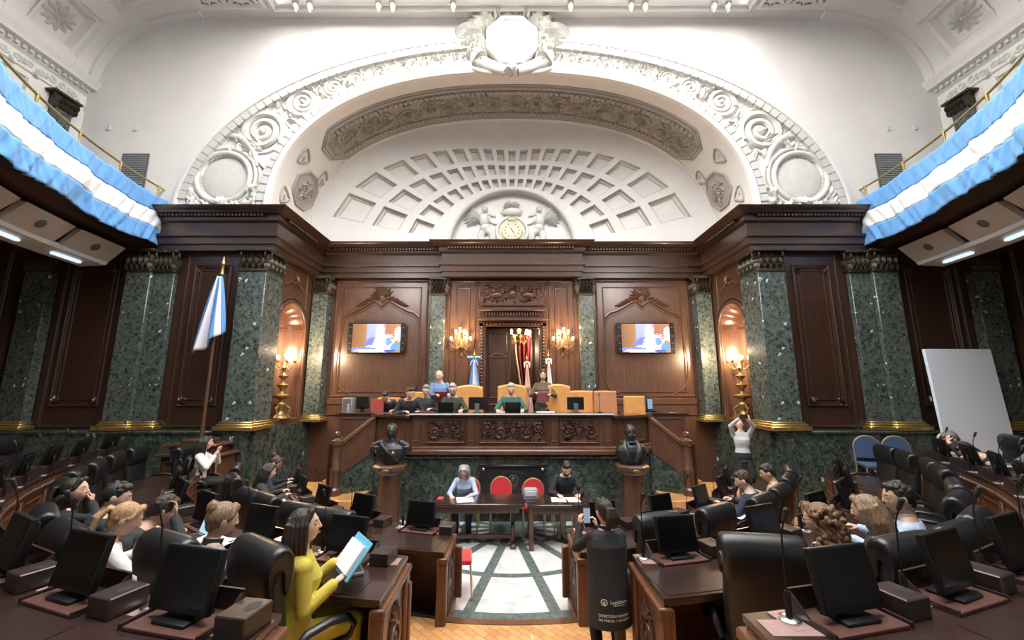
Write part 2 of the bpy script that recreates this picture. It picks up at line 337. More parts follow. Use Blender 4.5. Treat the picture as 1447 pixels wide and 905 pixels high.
# relief ornament in (u, v, w) mapped by T(u,v,w)->Vector
class Orn:
    def __init__(s, mb, T): s.mb = mb; s.T = T
    def tube(s, pts, r, n=6, flat=.8, fine=True):
        K = len(pts); rr = [r]*K if isinstance(r, (int, float)) else list(r); rings = []
        if fine and 3 <= K <= 8 and pts[0] != pts[-1]:
            P_, R_ = [], []
            for i in range(K-1):
                p0, p1, p2, p3 = pts[max(i-1, 0)], pts[i], pts[i+1], pts[min(i+2, K-1)]
                for j in range(5):
                    t = j/5
                    P_.append(tuple(.5*(2*p1[c]+(p2[c]-p0[c])*t+(2*p0[c]-5*p1[c]+4*p2[c]-p3[c])*t*t+(3*p1[c]-p0[c]-3*p2[c]+p3[c])*t**3) for c in (0, 1))); R_.append(rr[i]+(rr[i+1]-rr[i])*t)
            pts = P_+[pts[-1]]; rr = R_+[rr[-1]]; K = len(pts); n = max(n, 8)
        for i in range(K):
            a, b = V(pts[max(i-1, 0)]), V(pts[min(i+1, K-1)]); d = (b-a); d = d.normalized() if d.length > 1e-9 else V((1, 0)); nx, ny = -d.y, d.x
            rings.append([s.T(pts[i][0]+nx*cos(2*pi*j/n)*rr[i], pts[i][1]+ny*cos(2*pi*j/n)*rr[i], max(-.01, sin(2*pi*j/n)*rr[i]*flat + rr[i]*.25)) for j in range(n)])
        s.mb.loft(rings)
    def spiral(s, cx, cy, R, turns=2.2, a0=0, sgn=1, r=None, tail=None, n=6):
        r = r or R*.13; pts, rr = [], []; K = int(turns*22)
        if tail: pts += tail; rr += [r*1.05]*len(tail)
        for i in range(K+1):
            t = i/K; q = a0+sgn*2*pi*turns*t; rad = R*(1-.92*t)
            pts.append((cx+rad*cos(q), cy+rad*sin(q))); rr.append(r*(1-.45*t))
        s.tube(pts, rr, n)
    def dome(s, cx, cy, rx, ry, h, n=12, k=4, rot=0):
        rings = []
        for i in range(k+1):
            q = pi/2*i/k; c_, s_ = max(cos(q), .03), sin(q)
            ring = []
            for j in range(n):
                a = 2*pi*j/n; x, y = rx*c_*cos(a), ry*c_*sin(a)
                ring.append(s.T(cx+x*cos(rot)-y*sin(rot), cy+x*sin(rot)+y*cos(rot), h*s_-.004))
            rings.append(ring)
        s.mb.loft(rings)
    def ring(s, cx, cy, R, r, n=32, seg=6):
        rings = []
        for i in range(n):
            a = 2*pi*i/n
            rings.append([s.T(cx+(R+r*cos(2*pi*j/seg))*cos(a), cy+(R+r*cos(2*pi*j/seg))*sin(a), r*.4+r*sin(2*pi*j/seg)) for j in range(seg)])
        s.mb.loft(rings, loop=True)
    def leaf(s, cx, cy, ang, L, W, h, curl=.35):
        K, J = 7, 5; vs = []
        for i in range(K+1):
            t = i/K; wd = W*(sin(pi*min(1, t*.92+.08))**.7)*(1+.18*sin(t*17)); bend = curl*t*t*L
            for j in range(J):
                q = (j/(J-1)-.5)*2
                x, y = t*L, q*wd*.5+bend
                w = h*(1-q*q*.8)*sin(pi*min(1, t*.8+.2)) + h*.35*(1-abs(q))*(1 if j == 2 else 0)
                vs.append(s.T(cx+x*cos(ang)-y*sin(ang), cy+x*sin(ang)+y*cos(ang), w if 0 < j < J-1 else -.004))
        s.mb.add(vs, [(i*J+j, i*J+j+1, (i+1)*J+j+1, (i+1)*J+j) for i in range(K) for j in range(J-1)])
    def rosette(s, cx, cy, R, h, n=8):
        for k in range(n): s.leaf(cx+.12*R*cos(2*pi*k/n), cy+.12*R*sin(2*pi*k/n), 2*pi*k/n, R*.88, R*.66, h, 0); s.dome(cx+R*.78*cos(2*pi*k/n), cy+R*.78*sin(2*pi*k/n), R*.15, R*.15, h, 8, 3)
        for k in range(n): s.leaf(cx, cy, 2*pi*(k+.5)/n, R*.6, R*.4, h*1.35, 0)
        s.dome(cx, cy, R*.2, R*.2, h*1.9)
def scrollpanel(o, w, h, seed=1, dense=1.0, hh=.035, beasts=False):
    """symmetrical carved panel, centred on 0,0 in a w x h field"""
    r = random.Random(seed)
    o.dome(0, 0, h*.2, h*.26, hh*1.3); o.ring(0, 0, h*.27, hh*.4)
    for k in range(6): o.leaf(0, h*.1, pi/2+(k-2.5)*.45, h*.34, h*.14, hh)
    for sx in (-1, 1):
        n = max(1, int(w/2/h/.62)); step = (w/2-h*.28)/max(n, 1)
        for i in range(n):
            cx = sx*(h*.34+step*(i+.45)); cy = h*.1*(1 if i % 2 else -1); R = min(h*.33, step*.52)
            o.spiral(cx, cy, R, 1.8, r.random()*6, sx*(1 if i % 2 else -1), R*.2)
            for k in range(int(7*dense)): 
                a = r.random()*6.28; o.leaf(cx+R*.8*cos(a), min(max(cy+R*.8*sin(a), -h*.4), h*.4), a+.7, R*.55, R*.3, hh, .3*sx)
            o.dome(cx, cy, R*.25, R*.25, hh*1.6)
        if beasts:
            cx = sx*w*.26; o.dome(cx, -h*.08, w*.11, h*.16, hh*2.2); o.dome(cx-sx*w*.11, h*.12, h*.1, h*.14, hh*2.4); o.leaf(cx, h*.05, pi/2+sx*-.6, h*.4, h*.3, hh*1.5); o.tube([(cx+sx*w*.09, -h*.1), (cx+sx*w*.14, -h*.25), (cx+sx*w*.18, -h*.1), (cx+sx*w*.15, h*.12)], h*.05)
            for q in (-.07, .07): o.tube([(cx+q*w, -h*.1), (cx+q*w-sx*.02, -h*.38)], h*.06)
    for i in range(int(16*dense*w/h)):
        x, y = (r.random()-.5)*w*.94, (r.random()-.5)*h*.84
        o.leaf(x, y, r.random()*6.28, h*.17, h*.09, hh*.8, .2)
# ================================================================== ROOM
CX, CY = 0.0, 9.95           # centre of the seating rings
BC = (0.0, 9.0); BR = 8.2    # balcony circle
YF, YB, XS, XW = 8.9, 11.2, 5.6, 11.1
def pol(R, phi, z=0): return V((CX+R*sin(phi), CY-R*cos(phi), z))
def structure(o): o['kind'] = 'structure'; return o
def Tback(Y, X0=0, Z0=0): return lambda u, v, w: V((X0+u, Y-w, Z0+v))
def Tside(X, sgn, Y0=0, Z0=0): return lambda u, v, w: V((X-sgn*w, Y0+u, Z0+v))
def frame_rect(mb, T, u0, u1, v0, v1, w=.06, h=.03):
    prof = [(0, -.005), (0, h*.7), (w*.25, h), (w*.5, h*.45), (w*.8, h*.6), (w, -.005)]
    def ring(o, hh): return [(u0+o, v0+o, hh), (u1-o, v0+o, hh), (u1-o, v1-o, hh), (u0+o, v1-o, hh)]
    rr = [ring(o, hh) for o, hh in prof]
    vs = [T(*p) for r in rr for p in r]; fs = []
    for i in range(len(rr)-1):
        for j in range(4): fs.append((i*4+j, i*4+(j+1) % 4, (i+1)*4+(j+1) % 4, (i+1)*4+j))
    mb.add(vs, fs)
def arch(a, b, n, q):   # superellipse point, q from 0 (right) to pi (left)
    c, s_ = cos(q), sin(q)
    return (a*math.copysign(abs(c)**(2/n), c), b*abs(s_)**(2/n))
Z0 = 6.82
# ---------------------------------------------------------------- floor and tiers
mb = MB(); mb.box(-7, 7, 3.5, 9.6, -.1, 0)
floor = structure(mb.build('floor', M['floor_marble']))
def tier(R0, R1, z, zb, name='tier', Yc=8.9):
    mb = MB(); n = 48; rings = []
    for i in range(n+1):
        t = -1+2*i/n; ring = []
        for Rr in (R0, R1):
            ph = acos(min(1, (CY-Yc)/Rr))*t
            p = pol(Rr, ph); ring.append(p)
        a, b = ring
        rings.append([V((a.x, a.y, zb)), V((a.x, a.y, z)), V((b.x, b.y, z)), V((b.x, b.y, zb))])
    mb.loft(rings)
    o = mb.build(name, M['parquet'], floor, smooth=20); structure(o); return o
ZT = {1: .17, 2: .48, 3: .74, 4: 1.08}
tier(5.03, 6.02, ZT[1], -.1); tier(6.02, 7.55, ZT[2], -.1); tier(7.55, 9.35, ZT[3], -.1); tier(9.35, 15, ZT[4], -.1)
# wooden nosing at the aisle step
mb = MB(); mb.loft([[pol(4.98, RAD(a), .14), pol(4.98, RAD(a), .176), pol(5.08, RAD(a), .176), pol(5.08, RAD(a), .14)] for a in range(-9, 10)])
structure(mb.build('step_nosing', M['desk_front'], floor))
# ---------------------------------------------------------------- front wall, lower part
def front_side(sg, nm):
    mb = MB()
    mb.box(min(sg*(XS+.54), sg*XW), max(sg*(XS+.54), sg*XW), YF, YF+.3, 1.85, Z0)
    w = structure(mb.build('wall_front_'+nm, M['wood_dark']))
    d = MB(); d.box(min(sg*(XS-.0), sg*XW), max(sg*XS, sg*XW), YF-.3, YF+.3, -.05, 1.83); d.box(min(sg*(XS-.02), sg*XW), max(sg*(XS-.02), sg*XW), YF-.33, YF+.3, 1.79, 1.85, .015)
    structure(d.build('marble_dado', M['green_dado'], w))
    for (a, b) in ((6.26, 7.52), (8.83, 10.3)):
        x0, x1 = sorted((sg*a, sg*b))
        p = MB(); T = Tback(YF); o = Orn(p, T)
        frame_rect(p, T, x0+.02, x1-.02, 1.9, 5.8, .05, .025)
        frame_rect(p, T, x0+.2, x1-.2, 2.35, 5.55, .075, .045)
        frame_rect(p, T, x0+.33, x1-.33, 2.48, 5.42, .03, .02)
        for cx in (x0+.27, x1-.27):
            for cz, s2 in ((2.42, 1), (5.48, -1)):
                sx = 1 if cx < (x0+x1)/2 else -1
                o.spiral(cx+sx*.04, cz+s2*.05, .085, 1.5, pi*(1 if sx > 0 else 0), s2*sx, .025)
                for k in range(5): o.leaf(cx, cz, atan2(s2, sx)+(k-2)*.5, .17, .07, .04)
        structure(p.build('wall_panel', M['wood_dark'], w))
    return w
WFL, WFR = front_side(-1, 'left'), front_side(1, 'right')
# recess side walls with niche
NY, NR, NZ = 10.0, .6, 4.25
def recess_side(sg, nm):
    mb = MB(); X = sg*XS
    def P(y, z, dx=0): return (X+sg*dx, y, z)
    ya, yb = NY-NR, NY+NR
    pts = [(ya, 2.0)]+[(NY-NR*cos(pi*k/16), NZ+NR*sin(pi*k/16)) for k in range(17)]+[(yb, 2.0)]
    # wall skin around the opening
    vs, fs = [], []
    def quad(*q):
        b = len(vs); vs.extend(q); fs.append(tuple(range(b, b+len(q))))
    quad(P(YF+.3, 1.85), P(ya, 1.85), P(ya, Z0), P(YF+.3, Z0)); quad(P(yb, 1.85), P(YB, 1.85), P(YB, Z0), P(yb, Z0)); quad(P(ya, 1.85), P(yb, 1.85), P(yb, 2.0), P(ya, 2.0))
    for k in range(16):
        a, b = pts[1+k], pts[2+k]; quad(P(*a), P(*b), P(b[0], Z0), P(a[0], Z0))
    mb.add(vs, fs)
    w = structure(mb.build('wall_recess_'+nm, M['wood']))
    d = MB(); x0, x1 = sorted((X-sg*.10, X+sg*.02)); d.box(x0, x1, YF-.1, YB, -.05, 1.85); structure(d.build('marble_dado', M['green_dado'], w))
    # niche
    nb = MB(); K = 20
    col = [[P(NY-NR*cos(pi*k/K), z, .5*sin(pi*k/K)) for k in range(K+1)] for z in (2.0, NZ)]
    nb.loft(col, closed=False, caps=False)
    nb.add([P(NY-NR*cos(pi*k/K), 2.0, .5*sin(pi*k/K)) for k in range(K+1)], [tuple(range(K+1))])
    ni = structure(nb.build('niche', M['wood'], w, smooth=60))
    sh = MB(); rows = []
    for i in range(41):
        lam = pi*i/40; fl = 1-.055*abs(sin(lam*6.5))
        row = []
        for j in range(11):
            q = pi/2*j/10
            rr = NR*sin(q)*fl*.985 if j else 0.0
            row.append(P(NY-rr*cos(lam), NZ+.02+rr*sin(lam), .5*cos(q)*(.98)))
        rows.append(row)
    sh.loft(rows, closed=False, caps=False); structure(sh.build('niche_shell', M['wood_x'], w, smooth=80))
    fr = MB(); T = Tside(X, sg); oo = Orn(fr, T)
    fr2 = pts
    oo.tube([(y+(-.05 if y < NY else .05)*(1 if z < NZ else 0)+(0 if z < NZ else (y-NY)/NR*.05), z+(0 if z < NZ else (z-NZ)/NR*.05)) for y, z in fr2], .055, 8)
    oo.tube([(NY-(NR+.16)*cos(pi*k/16), NZ+(NR+.16)*sin(pi*k/16)) for k in range(17)], .03, 6)
    fr.tube([P(NY-NR*.985*cos(pi*k/20), NZ, .5*.985*sin(pi*k/20)) for k in range(21)], .03, 6)
    # carved keystone garland above
    oo.tube([(NY-.45, 5.25), (NY-.2, 5.42), (NY, 5.36), (NY+.2, 5.42), (NY+.45, 5.25)], .035)
    for k in range(7): oo.leaf(NY, 5.42, pi/2+(k-3)*.5, .2, .09, .06)
    frame_rect(fr, T, YF+.42, YB-.62, 1.95, 5.78, .04, .02)
    structure(fr.build('niche_moulding', M['wood'], w))
    return w
WSL, WSR = recess_side(-1, 'left'), recess_side(1, 'right')
# back wall
DX0, DX1, DZ0, DZ1 = -.78, .82, 1.35, 4.45
mb = MB()
for (x0, x1, z0, z1) in ((-XS, DX0, 0, Z0), (DX1, XS, 0, Z0), (DX0, DX1, DZ1, Z0)): mb.box(x0, x1, YB, YB+.3, z0, z1)
WB = structure(mb.build('wall_back', M['wood']))
p = MB(); T = Tback(YB); o = Orn(p, T)
for sg in (-1, 1):
    x0, x1 = sorted((sg*2.4, sg*5.05))
    frame_rect(p, T, x0, x1, 2.5, 5.8, .06, .03)
    p.box(x0-.05, x1+.05, YB-.06, YB+.02, 2.28, 2.46, .02); p.box(x0-.05, x1+.05, YB-.035, YB+.02, 2.0, 2.28, .01)
    xa, xb = x0+.25, x1-.25; xm = (xa+xb)/2; hw = (xb-xa)/2
    frame_rect(p, T, xa-.05, xb+.05, 2.62, 5.62, .04, .025)
    o.tube([(xa+.03, 4.72), (xa+.03, 2.72), (xb-.03, 2.72), (xb-.03, 4.72)], .022)
    crv = [(-1, 4.72), (-.93, 4.80), (-.86, 4.86), (-.72, 4.90), (-.5, 5.02), (-.3, 5.15), (-.16, 5.2), (0, 5.06), (.16, 5.2), (.3, 5.15), (.5, 5.02), (.72, 4.90), (.86, 4.86), (.93, 4.80), (1, 4.72)]
    o.tube([(xm+hw*u, z) for u, z in crv], .045, 8, .9); o.tube([(xm+hw*u*.97, z-.09) for u, z in crv], .022, 6)
    o.dome(xm, 5.27, .13, .17, .09); o.ring(xm, 5.27, .16, .03)
    for k in range(9): o.leaf(xm, 5.3, pi/2+(k-4)*.33, .34, .13, .07)
    for s2 in (-1, 1):
        for k in range(5): o.leaf(xm+s2*(.12+.1*k), 5.22-.035*k, pi/2-s2*(.9+.12*k), .26, .12, .06, -.3*s2)
        o.spiral(xm+s2*.3, 5.24, .1, 1.6, 0, s2, .03)
cz = [(-1.8, -1.0), (1.02, 1.8)]
for x0, x1 in cz:
    frame_rect(p, T, x0+.03, x1-.03, 2.0, 5.8, .05, .03); frame_rect(p, T, x0+.2, x1-.2, 2.3, 5.6, .045, .03)
structure(p.build('wall_panel', M['wood'], WB))
p = MB(); o = Orn(p, Tback(YB))
frame_rect(p, Tback(YB), -.98, 1.0, 5.05, 5.80, .06, .05); 
structure(p.build('relief_frame', M['wood'], WB))
p = MB(); o = Orn(p, Tback(YB, .01, 5.42)); scrollpanel(o, 1.8, .52, 4, 1.1, .045, True)
structure(p.build('carved_relief', M['wood_carve'], WB))
p = MB()
for (a, b, z0, z1, out) in ((-.93, .96, 4.88, 4.94, .2), (-.9, .93, 4.94, 5.0, .12), (-.98, 1.0, 4.60, 4.68, .24), (-.85, .88, 4.68, 4.88, .1)): p.box(a, b, YB-out, YB+.05, z0, z1, .012)
for k in range(20): p.tube([(-.72+k*.077, YB-.12, 4.87), (-.72+k*.077, YB-.17, 4.80), (-.72+k*.077, YB-.15, 4.72)], .022, 6)
structure(p.build('door_cornice', M['wood_carve'], WB))
# door frame with rope moulding
p = MB()
for x in (DX0-.06, DX1+.06):
    p.box(x-.1, x+.1, YB-.07, YB+.3, DZ0, DZ1+.12, .02)
    for k in range(34): p.ball((x, YB-.09, DZ0+.05+k*.092), .035, .03, .042, 8, 6)
p.box(DX0-.16, DX1+.16, YB-.07, YB+.3, DZ1, DZ1+.14, .02)
for k in range(19): p.ball((DX0+k*.089, YB-.09, DZ1+.07), .042, .03, .035, 8, 6)
structure(p.build('door_frame', M['wood_carve'], WB))
# door leaf, open into the room behind
dl = thing('door_1', None, None, (DX0+.02, YB+.2, 0)); structure(dl)
p = MB(); p.box(0, .72, 0, .06, DZ0, DZ1-.02, .006); T = lambda u, v, w: V((u, -w, v))
for (a, b) in ((1.5, 2.3), (2.45, 3.62), (3.72, 4.3)): frame_rect(p, T, .1, .62, a, b, .05, .03)
structure(p.build('door_leaf', M['wood_dark'], dl))
p = MB(); oo = Orn(p, T); oo.tube([(.12, 3.6), (.22, 3.68), (.36, 3.7), (.5, 3.68), (.6, 3.6)], .03); structure(p.build('door_moulding', M['wood_carve'], dl))
p = MB(); p.ball((.66, -.05, 2.35), .03); p.tube([(.66, 0, 2.35), (.66, -.05, 2.35)], .012); structure(p.build('door_knob', M['brass'], dl))
# room behind the door
p = MB(); p.box(-2.5, 2.5, 14.6, 14.7, 1.2, 6); p.box(-2.6, -2.5, 11.5, 14.6, 1.2, 6); p.box(2.5, 2.6, 11.5, 14.6, 1.2, 6); p.box(-2.6, 2.6, 11.5, 14.7, 1.25, 1.35); p.box(-2.6, 2.6, 11.5, 14.7, 6, 6.1)
hall = structure(p.build('wall_hall', M['wood']))
p = MB(); frame_rect(p, Tback(14.6), .75, 1.7, 2.6, 5.4, .1, .05); p.box(.5, 2.4, 14.45, 14.6, 2.3, 2.42, .02); structure(p.build('wall_panel', M['wood'], hall))
# ---------------------------------------------------------------- entablature of dark wood
prof = [(0, 0), (.16, 0), (.16, .14), (.20, .15), (.20, .30), (.25, .32), (.25, .38), (.18, .41), (.18, .66), (.24, .70), (.26, .76), (.26, .83), (.38, .84), (.40, .88), (.44, .90), (.48, .93), (.5, .97), (0, .97)]
path = [(-XW, YF), (-XS, YF), (-XS, YB), (-1.82, YB), (-1.82, YB-.16), (1.82, YB-.16), (1.82, YB), (XS, YB), (XS, YF), (XW, YF)]
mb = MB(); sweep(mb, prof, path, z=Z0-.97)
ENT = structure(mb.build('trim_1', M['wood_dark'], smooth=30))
mb = MB()
def along(path, step, off):
    for i in range(len(path)-1):
        a, b = V((*path[i], 0)), V((*path[i+1], 0)); d = (b-a); L = d.length; d.normalize(); n = V((d.y, -d.x, 0)); k = int(L/step)
        for j in range(k): yield a+d*(step*(j+.5))+n*off, d
for pnt, d in along(path, .085, .3): 
    mb.box(-.028, .028, -.045, .045, 0, .065, Mx=TR(pnt.x, pnt.y, Z0-.205, atan2(d.y, d.x)))
structure(mb.build('dentil_course', M['wood_dark'], ENT))
mb = MB()
for pnt, d in along(path, .05, .235): mb.ball((pnt.x, pnt.y, Z0-.62), .02, .02, .025, 6, 4)
structure(mb.build('bead_course', M['wood_dark'], ENT))
# ---------------------------------------------------------------- pilasters: brass base, marble shaft, bronze capital
def capital(parent, w, d, sides=(0,), z=5.36):
    """corinthian pilaster capital on a w x d block, centred, front at -d/2"""
    mb = MB()
    mb.box(-w*.42, w*.42, -d*.42, d*.5, z, z+.42)
    mb.box(-w*.62, w*.62, -d/2-.09, d*.5, z+.42, z+.49, .012)
    mb.box(-w*.53, w*.53, -d/2-.03, d*.5, z-.035, z+.02, .01)
    for (nx, W, dep) in [(0, w, d/2*.84)]+[(s, d, w*.42) for s in sides if s]:
        T = (lambda u, v, ww: V((u, -d/2*.84-ww, z+v))) if nx == 0 else ((lambda sx: lambda u, v, ww: V((sx*(w*.42+ww), u, z+v)))(nx))
        o = Orn(mb, T)
        for k in range(5): o.leaf((k-2)*W*.22, 0, pi/2, .21, W*.2, .075, 0); o.dome((k-2)*W*.22, .195, W*.055, .018, .085, 8, 3)
        for k in range(4): o.leaf((k-1.5)*W*.24, .1, pi/2, .24, W*.2, .1, 0); o.dome((k-1.5)*W*.24, .325, W*.055, .018, .105, 8, 3); o.leaf((k-1.5)*W*.24+W*.12, .16, pi/2, .26, W*.1, .06, 0)
        for s in (-1, 1):
            o.spiral(s*W*.47, .35, .085, 1.8, pi/2, -s, .022); o.spiral(s*W*.14, .36, .045, 1.4, pi/2, s, .016)
            o.tube([(s*W*.2, .1), (s*W*.3, .3), (s*W*.42, .42)], .018)
        o.dome(0, .45, .06, .05, .13, 8, 3)
    mb.build('capital', M['bronze'], parent)
def pilaster(x, y, rot, w, d, label, z0=1.855, sides=(-1, 1), grp='green marble pilasters'):
    t = thing('pilaster', label, 'pilaster', (x, y, 0), rot, grp)
    b = MB(); b.box(-w/2-.11, w/2+.11, -d/2-.11, d/2+.0, z0, z0+.09, .015); b.box(-w/2-.07, w/2+.07, -d/2-.07, d/2, z0+.09, z0+.14, .02); b.box(-w/2-.035, w/2+.035, -d/2-.035, d/2, z0+.14, z0+.18, .012)
    b.build('base', M['brass'], t)
    s = MB(); s.box(-w/2, w/2, -d/2, d/2, z0+.17, 5.34, .012); s.build('shaft', M['green'], t)
    capital(t, w, d, sides)
    return t
for sg, nm in ((-1, 'left'), (1, 'right')):
    pilaster(sg*5.82, YF+.08, 0, .62, .7, 'broad green marble pilaster at the %s corner of the recess, beside the lit niche' % nm)
    pilaster(sg*7.91, YF-.07, 0, .44, .12, 'green marble pilaster, inner one of the pair under the %s balcony end' % nm)
    pilaster(sg*8.42, YF-.12, 0, .56, .22, 'green marble pilaster, outer one of the pair under the %s balcony end' % nm)
    pilaster(sg*10.72, YF-.11, 0, .58, .2, 'shaded green marble pilaster in the far %s corner under the balcony' % nm)
    pilaster(sg*5.36, YB-.18, 0, .42, .34, 'green marble pilaster in the back %s corner of the recess past the niche' % nm)
    pilaster(sg*2.09, YB-.1, 0, .40, .18, 'slim green marble pilaster between the %s television and wall lamp' % nm, z0=1.6)
# ---------------------------------------------------------------- side walls (behind the balconies)
for sg, nm in ((-1, 'left'), (1, 'right')):
    mb = MB(); x0, x1 = sorted((sg*XW, sg*(XW+.2))); mb.box(x0, x1, -3, YF+.3, 1.85, 6.4)
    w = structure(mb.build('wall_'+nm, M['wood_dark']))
    d = MB(); x0, x1 = sorted((sg*(XW-.08), sg*(XW+.2))); d.box(x0, x1, -3, YF, -.1, 1.85); structure(d.build('marble_dado', M['green_dado'], w))
    p = MB(); T = Tside(sg*XW, sg)
    for y0 in (6.6, 4.4, 2.2, 0): frame_rect(p, T, y0, y0+1.9, 2.2, 4.0, .06, .04); frame_rect(p, T, y0, y0+1.9, 4.15, 5.9, .06, .04)
    structure(p.build('wall_panel', M['wood_dark'], w))
    # upper plaster side wall, cornice and cove
    u = MB(); XU = 10.75; x0, x1 = sorted((sg*XU, sg*(XU+.2))); u.box(x0, x1, -3, YF+.3, 6.4, 10.4)
    uw = structure(u.build('wall_upper_'+nm, M['plaster']))
    c = MB(); pr = [(0, 0), (.06, 0), (.06, .12), (.1, .14), (.1, .42), (.16, .46), (.2, .55), (.34, .58), (.36, .66), (.40, .70), (.44, .78), (0, .78)]
    pth = [(sg*XU, -3), (sg*XU, YF)] if sg < 0 else [(sg*XU, YF), (sg*XU, -3)]
    sweep(c, pr, pth, z=9.5); structure(c.build('upper_cornice', M['plaster'], uw))
    c = MB(); o = Orn(c, Tside(sg*(XU-.1), sg, 0, 9.78))
    for k in range(44):
        y = 8.6-k*.22; o.spiral(y, 0, .085, 1.6, k, 1 if k % 2 else -1, .022); o.leaf(y+.1, -.08, 1.2 if k % 2 else -1.2, .15, .07, .04)
    for k in range(80): c.box(*sorted((sg*(XU-.24), sg*(XU-.14))), 8.75-k*.13, 8.82-k*.13, 9.98, 10.05)
    structure(c.build('cornice_frieze', M['plaster_orn'], uw))
    b = MB(); x0, x1 = sorted((sg*(XU-.12), sg*XU)); b.box(x0, x1, YF-1.15, YF, 9.0, 9.5, .01); b.box(x0, x1, YF-.95, YF-.0, 6.5, 9.0, .01)
    structure(b.build('pilaster_backing', M['plaster'], uw))
    t = thing('pilaster', 'small dark green pilaster with bronze capital on the upper %s gallery wall' % nm, 'pilaster', (sg*(XU-.2), YF-.55, 0), -sg*pi/2, 'upper gallery pilasters')
    s = MB(); s.box(-.17, .17, -.1, .1, 6.6, 9.12, .01); s.build('shaft', M['green'], t)
    s = MB(); s.box(-.2, .2, -.1, .08, 9.1, 9.46); s.box(-.3, .3, -.17, .1, 9.44, 9.5, .01); o = Orn(s, lambda a, v, w_: V((a, -.1-w_, 9.1+v)))
    for k in range(5): o.leaf((k-2)*.1, 0, pi/2, .18, .1, .07, 0); o.leaf((k-2)*.1, .12, pi/2, .2, .1, .09, 0)
    for q in (-1, 1): o.spiral(q*.2, .3, .06, 1.5, 0, q, .022)
    s.build('capital', M['bronze'], t)
    # cove vault with coffers
    cv = MB(); ROS = []
    def cove(q, y, dpt=0):  # q 0..1 from cornice to ceiling
        a = q*pi/2; x = XU-.25-(XU-.25-8.0)*(1-cos(a)); z = 10.28+(12.25-10.28)*sin(a)
        nx, nz = -cos(a)*(12.25-10.28), -sin(a)*(XU-.25-8.0); L = sqrt(nx*nx+nz*nz)
        return V((sg*(x-nx/L*dpt), y, z-nz/L*dpt))
    ys = [YF, YF-.42]; y = YF-.42
    Q = [0, .1, .44, .56, .9, 1]
    def patch(q0, q1, y0, y1, d=0, n=6):
        cv.loft([[cove(q0+(q1-q0)*i/n, y0, d), cove(q0+(q1-q0)*i/n, y1, d)] for i in range(n+1)], closed=False, caps=False)
    patch(0, 1, YF, YF-.2, -.07, 14); patch(0, 1, YF-.2, YF-.5, 0, 14)
    cv.loft([[cove(i/14, YF-.2, 0), cove(i/14, YF-.2, -.07)] for i in range(15)], closed=False, caps=False)
    y = YF-.5
    while y > -2:
        y1, y2 = y-1.05, y-1.4
        patch(0, 1, y1, y2, 0, 12)
        patch(0, .1, y, y1); patch(.44, .56, y, y1); patch(.9, 1, y, y1)
        for q0, q1 in ((.1, .44), (.56, .9)):
            # recessed coffer with stepped sides
            def cnr(e, d): return [cove(q0+e*.34, y-e*1.05, d), cove(q1-e*.34, y-e*1.05, d), cove(q1-e*.34, y1+e*1.05, d), cove(q0+e*.34, y1+e*1.05, d)]
            cv.loft([cnr(0, 0), cnr(.04, .08), cnr(.1, .08), cnr(.17, .22)], caps=False); cv.add(cnr(.17, .22), [(0, 1, 2, 3)])
            ROS.append(((q0+q1)/2, (y+y1)/2))
        y = y2
    structure(cv.build('cove_vault', M['plaster'], uw, smooth=25))
    for q, yy in ROS[:8]:
        r = MB(); c0 = cove(q, yy, .22); ax = (cove(q+.01, yy, .22)-cove(q-.01, yy, .22)).normalized(); ay = V((0, 1, 0)); az = (cove(q, yy, 0)-c0).normalized()
        o = Orn(r, lambda u_, v_, w_: c0+ax*u_+ay*v_+az*w_); o.rosette(0, 0, .36, .09, 11); o.ring(0, 0, .37, .02)
        structure(r.build('coffer_rosette', M['plaster_orn'], uw))
# ---------------------------------------------------------------- ceiling with laylight
mb = MB(); ZC = 12.25
for x0, x1, y0, y1 in ((-8, -5.9, -3, YF), (5.9, 8, -3, YF), (-5.9, 5.9, 8.35, YF), (-5.9, 5.9, -3, 0)): mb.box(x0, x1, y0, y1, ZC, ZC+.15)
CEIL = structure(mb.build('ceiling', M['plaster']))
mb = MB()
def ceilframe(mb, x0, x1, y0, y1, w, h, z=ZC): frame_rect(mb, lambda u, v, ww: V((u, v, z-ww)), x0, x1, y0, y1, w, h)
ceilframe(mb, -6.0, 6.0, -.1, 8.6, .22, .2); ceilframe(mb, -5.7, 5.7, .2, 8.3, .12, .12)
structure(mb.build('laylight_frame', M['plaster'], CEIL))
mb = MB()
for sg in (-1, 1):
    for x in (1.45, 2.95, 3.3, 5.0, 5.35):
        mb.box(sg*x-.08, sg*x+.08, 8.34, 8.5, ZC-.14, ZC-.02, .02); mb.ball((sg*x, 8.42, ZC-.2), .065, .08, .11, 10, 8); mb.ball((sg*x, 8.42, ZC-.32), .03, .04, .05, 8, 6)
for k in range(150): mb.box(-5.6+k*.075, -5.56+k*.075, 8.24, 8.3, ZC-.12, ZC-.04)
structure(mb.build('laylight_brackets', M['plaster_orn'], CEIL))
mb = MB()
for sg in (-1, 1):
    x0, x1 = sorted((sg*6.15, sg*7.85))
    for y0 in (6.6, 4.4, 2.2):
        ceilframe(mb, x0, x1, y0, y0+2.0, .28, .12); 
structure(mb.build('ceiling_frames', M['plaster'], CEIL))
mb = MB()
for sg in (-1, 1):
    x0, x1 = sorted((sg*6.15, sg*7.85)); o = Orn(mb, lambda u, v, w: V((u, v, ZC-.03-w)))
    for y0 in (6.6, 4.4, 2.2):
        for k in range(12):
            o.leaf(x0+.1+k*.135, y0+.16, k, .16, .09, .05); o.leaf(x0+.1+k*.135, y0+1.84, k, .16, .09, .05); o.leaf(x0+.16, y0+.1+k*.155, k, .16, .09, .05); o.leaf(x1-.16, y0+.1+k*.155, k, .16, .09, .05)
structure(mb.build('ceiling_ornament', M['taupe'], CEIL))
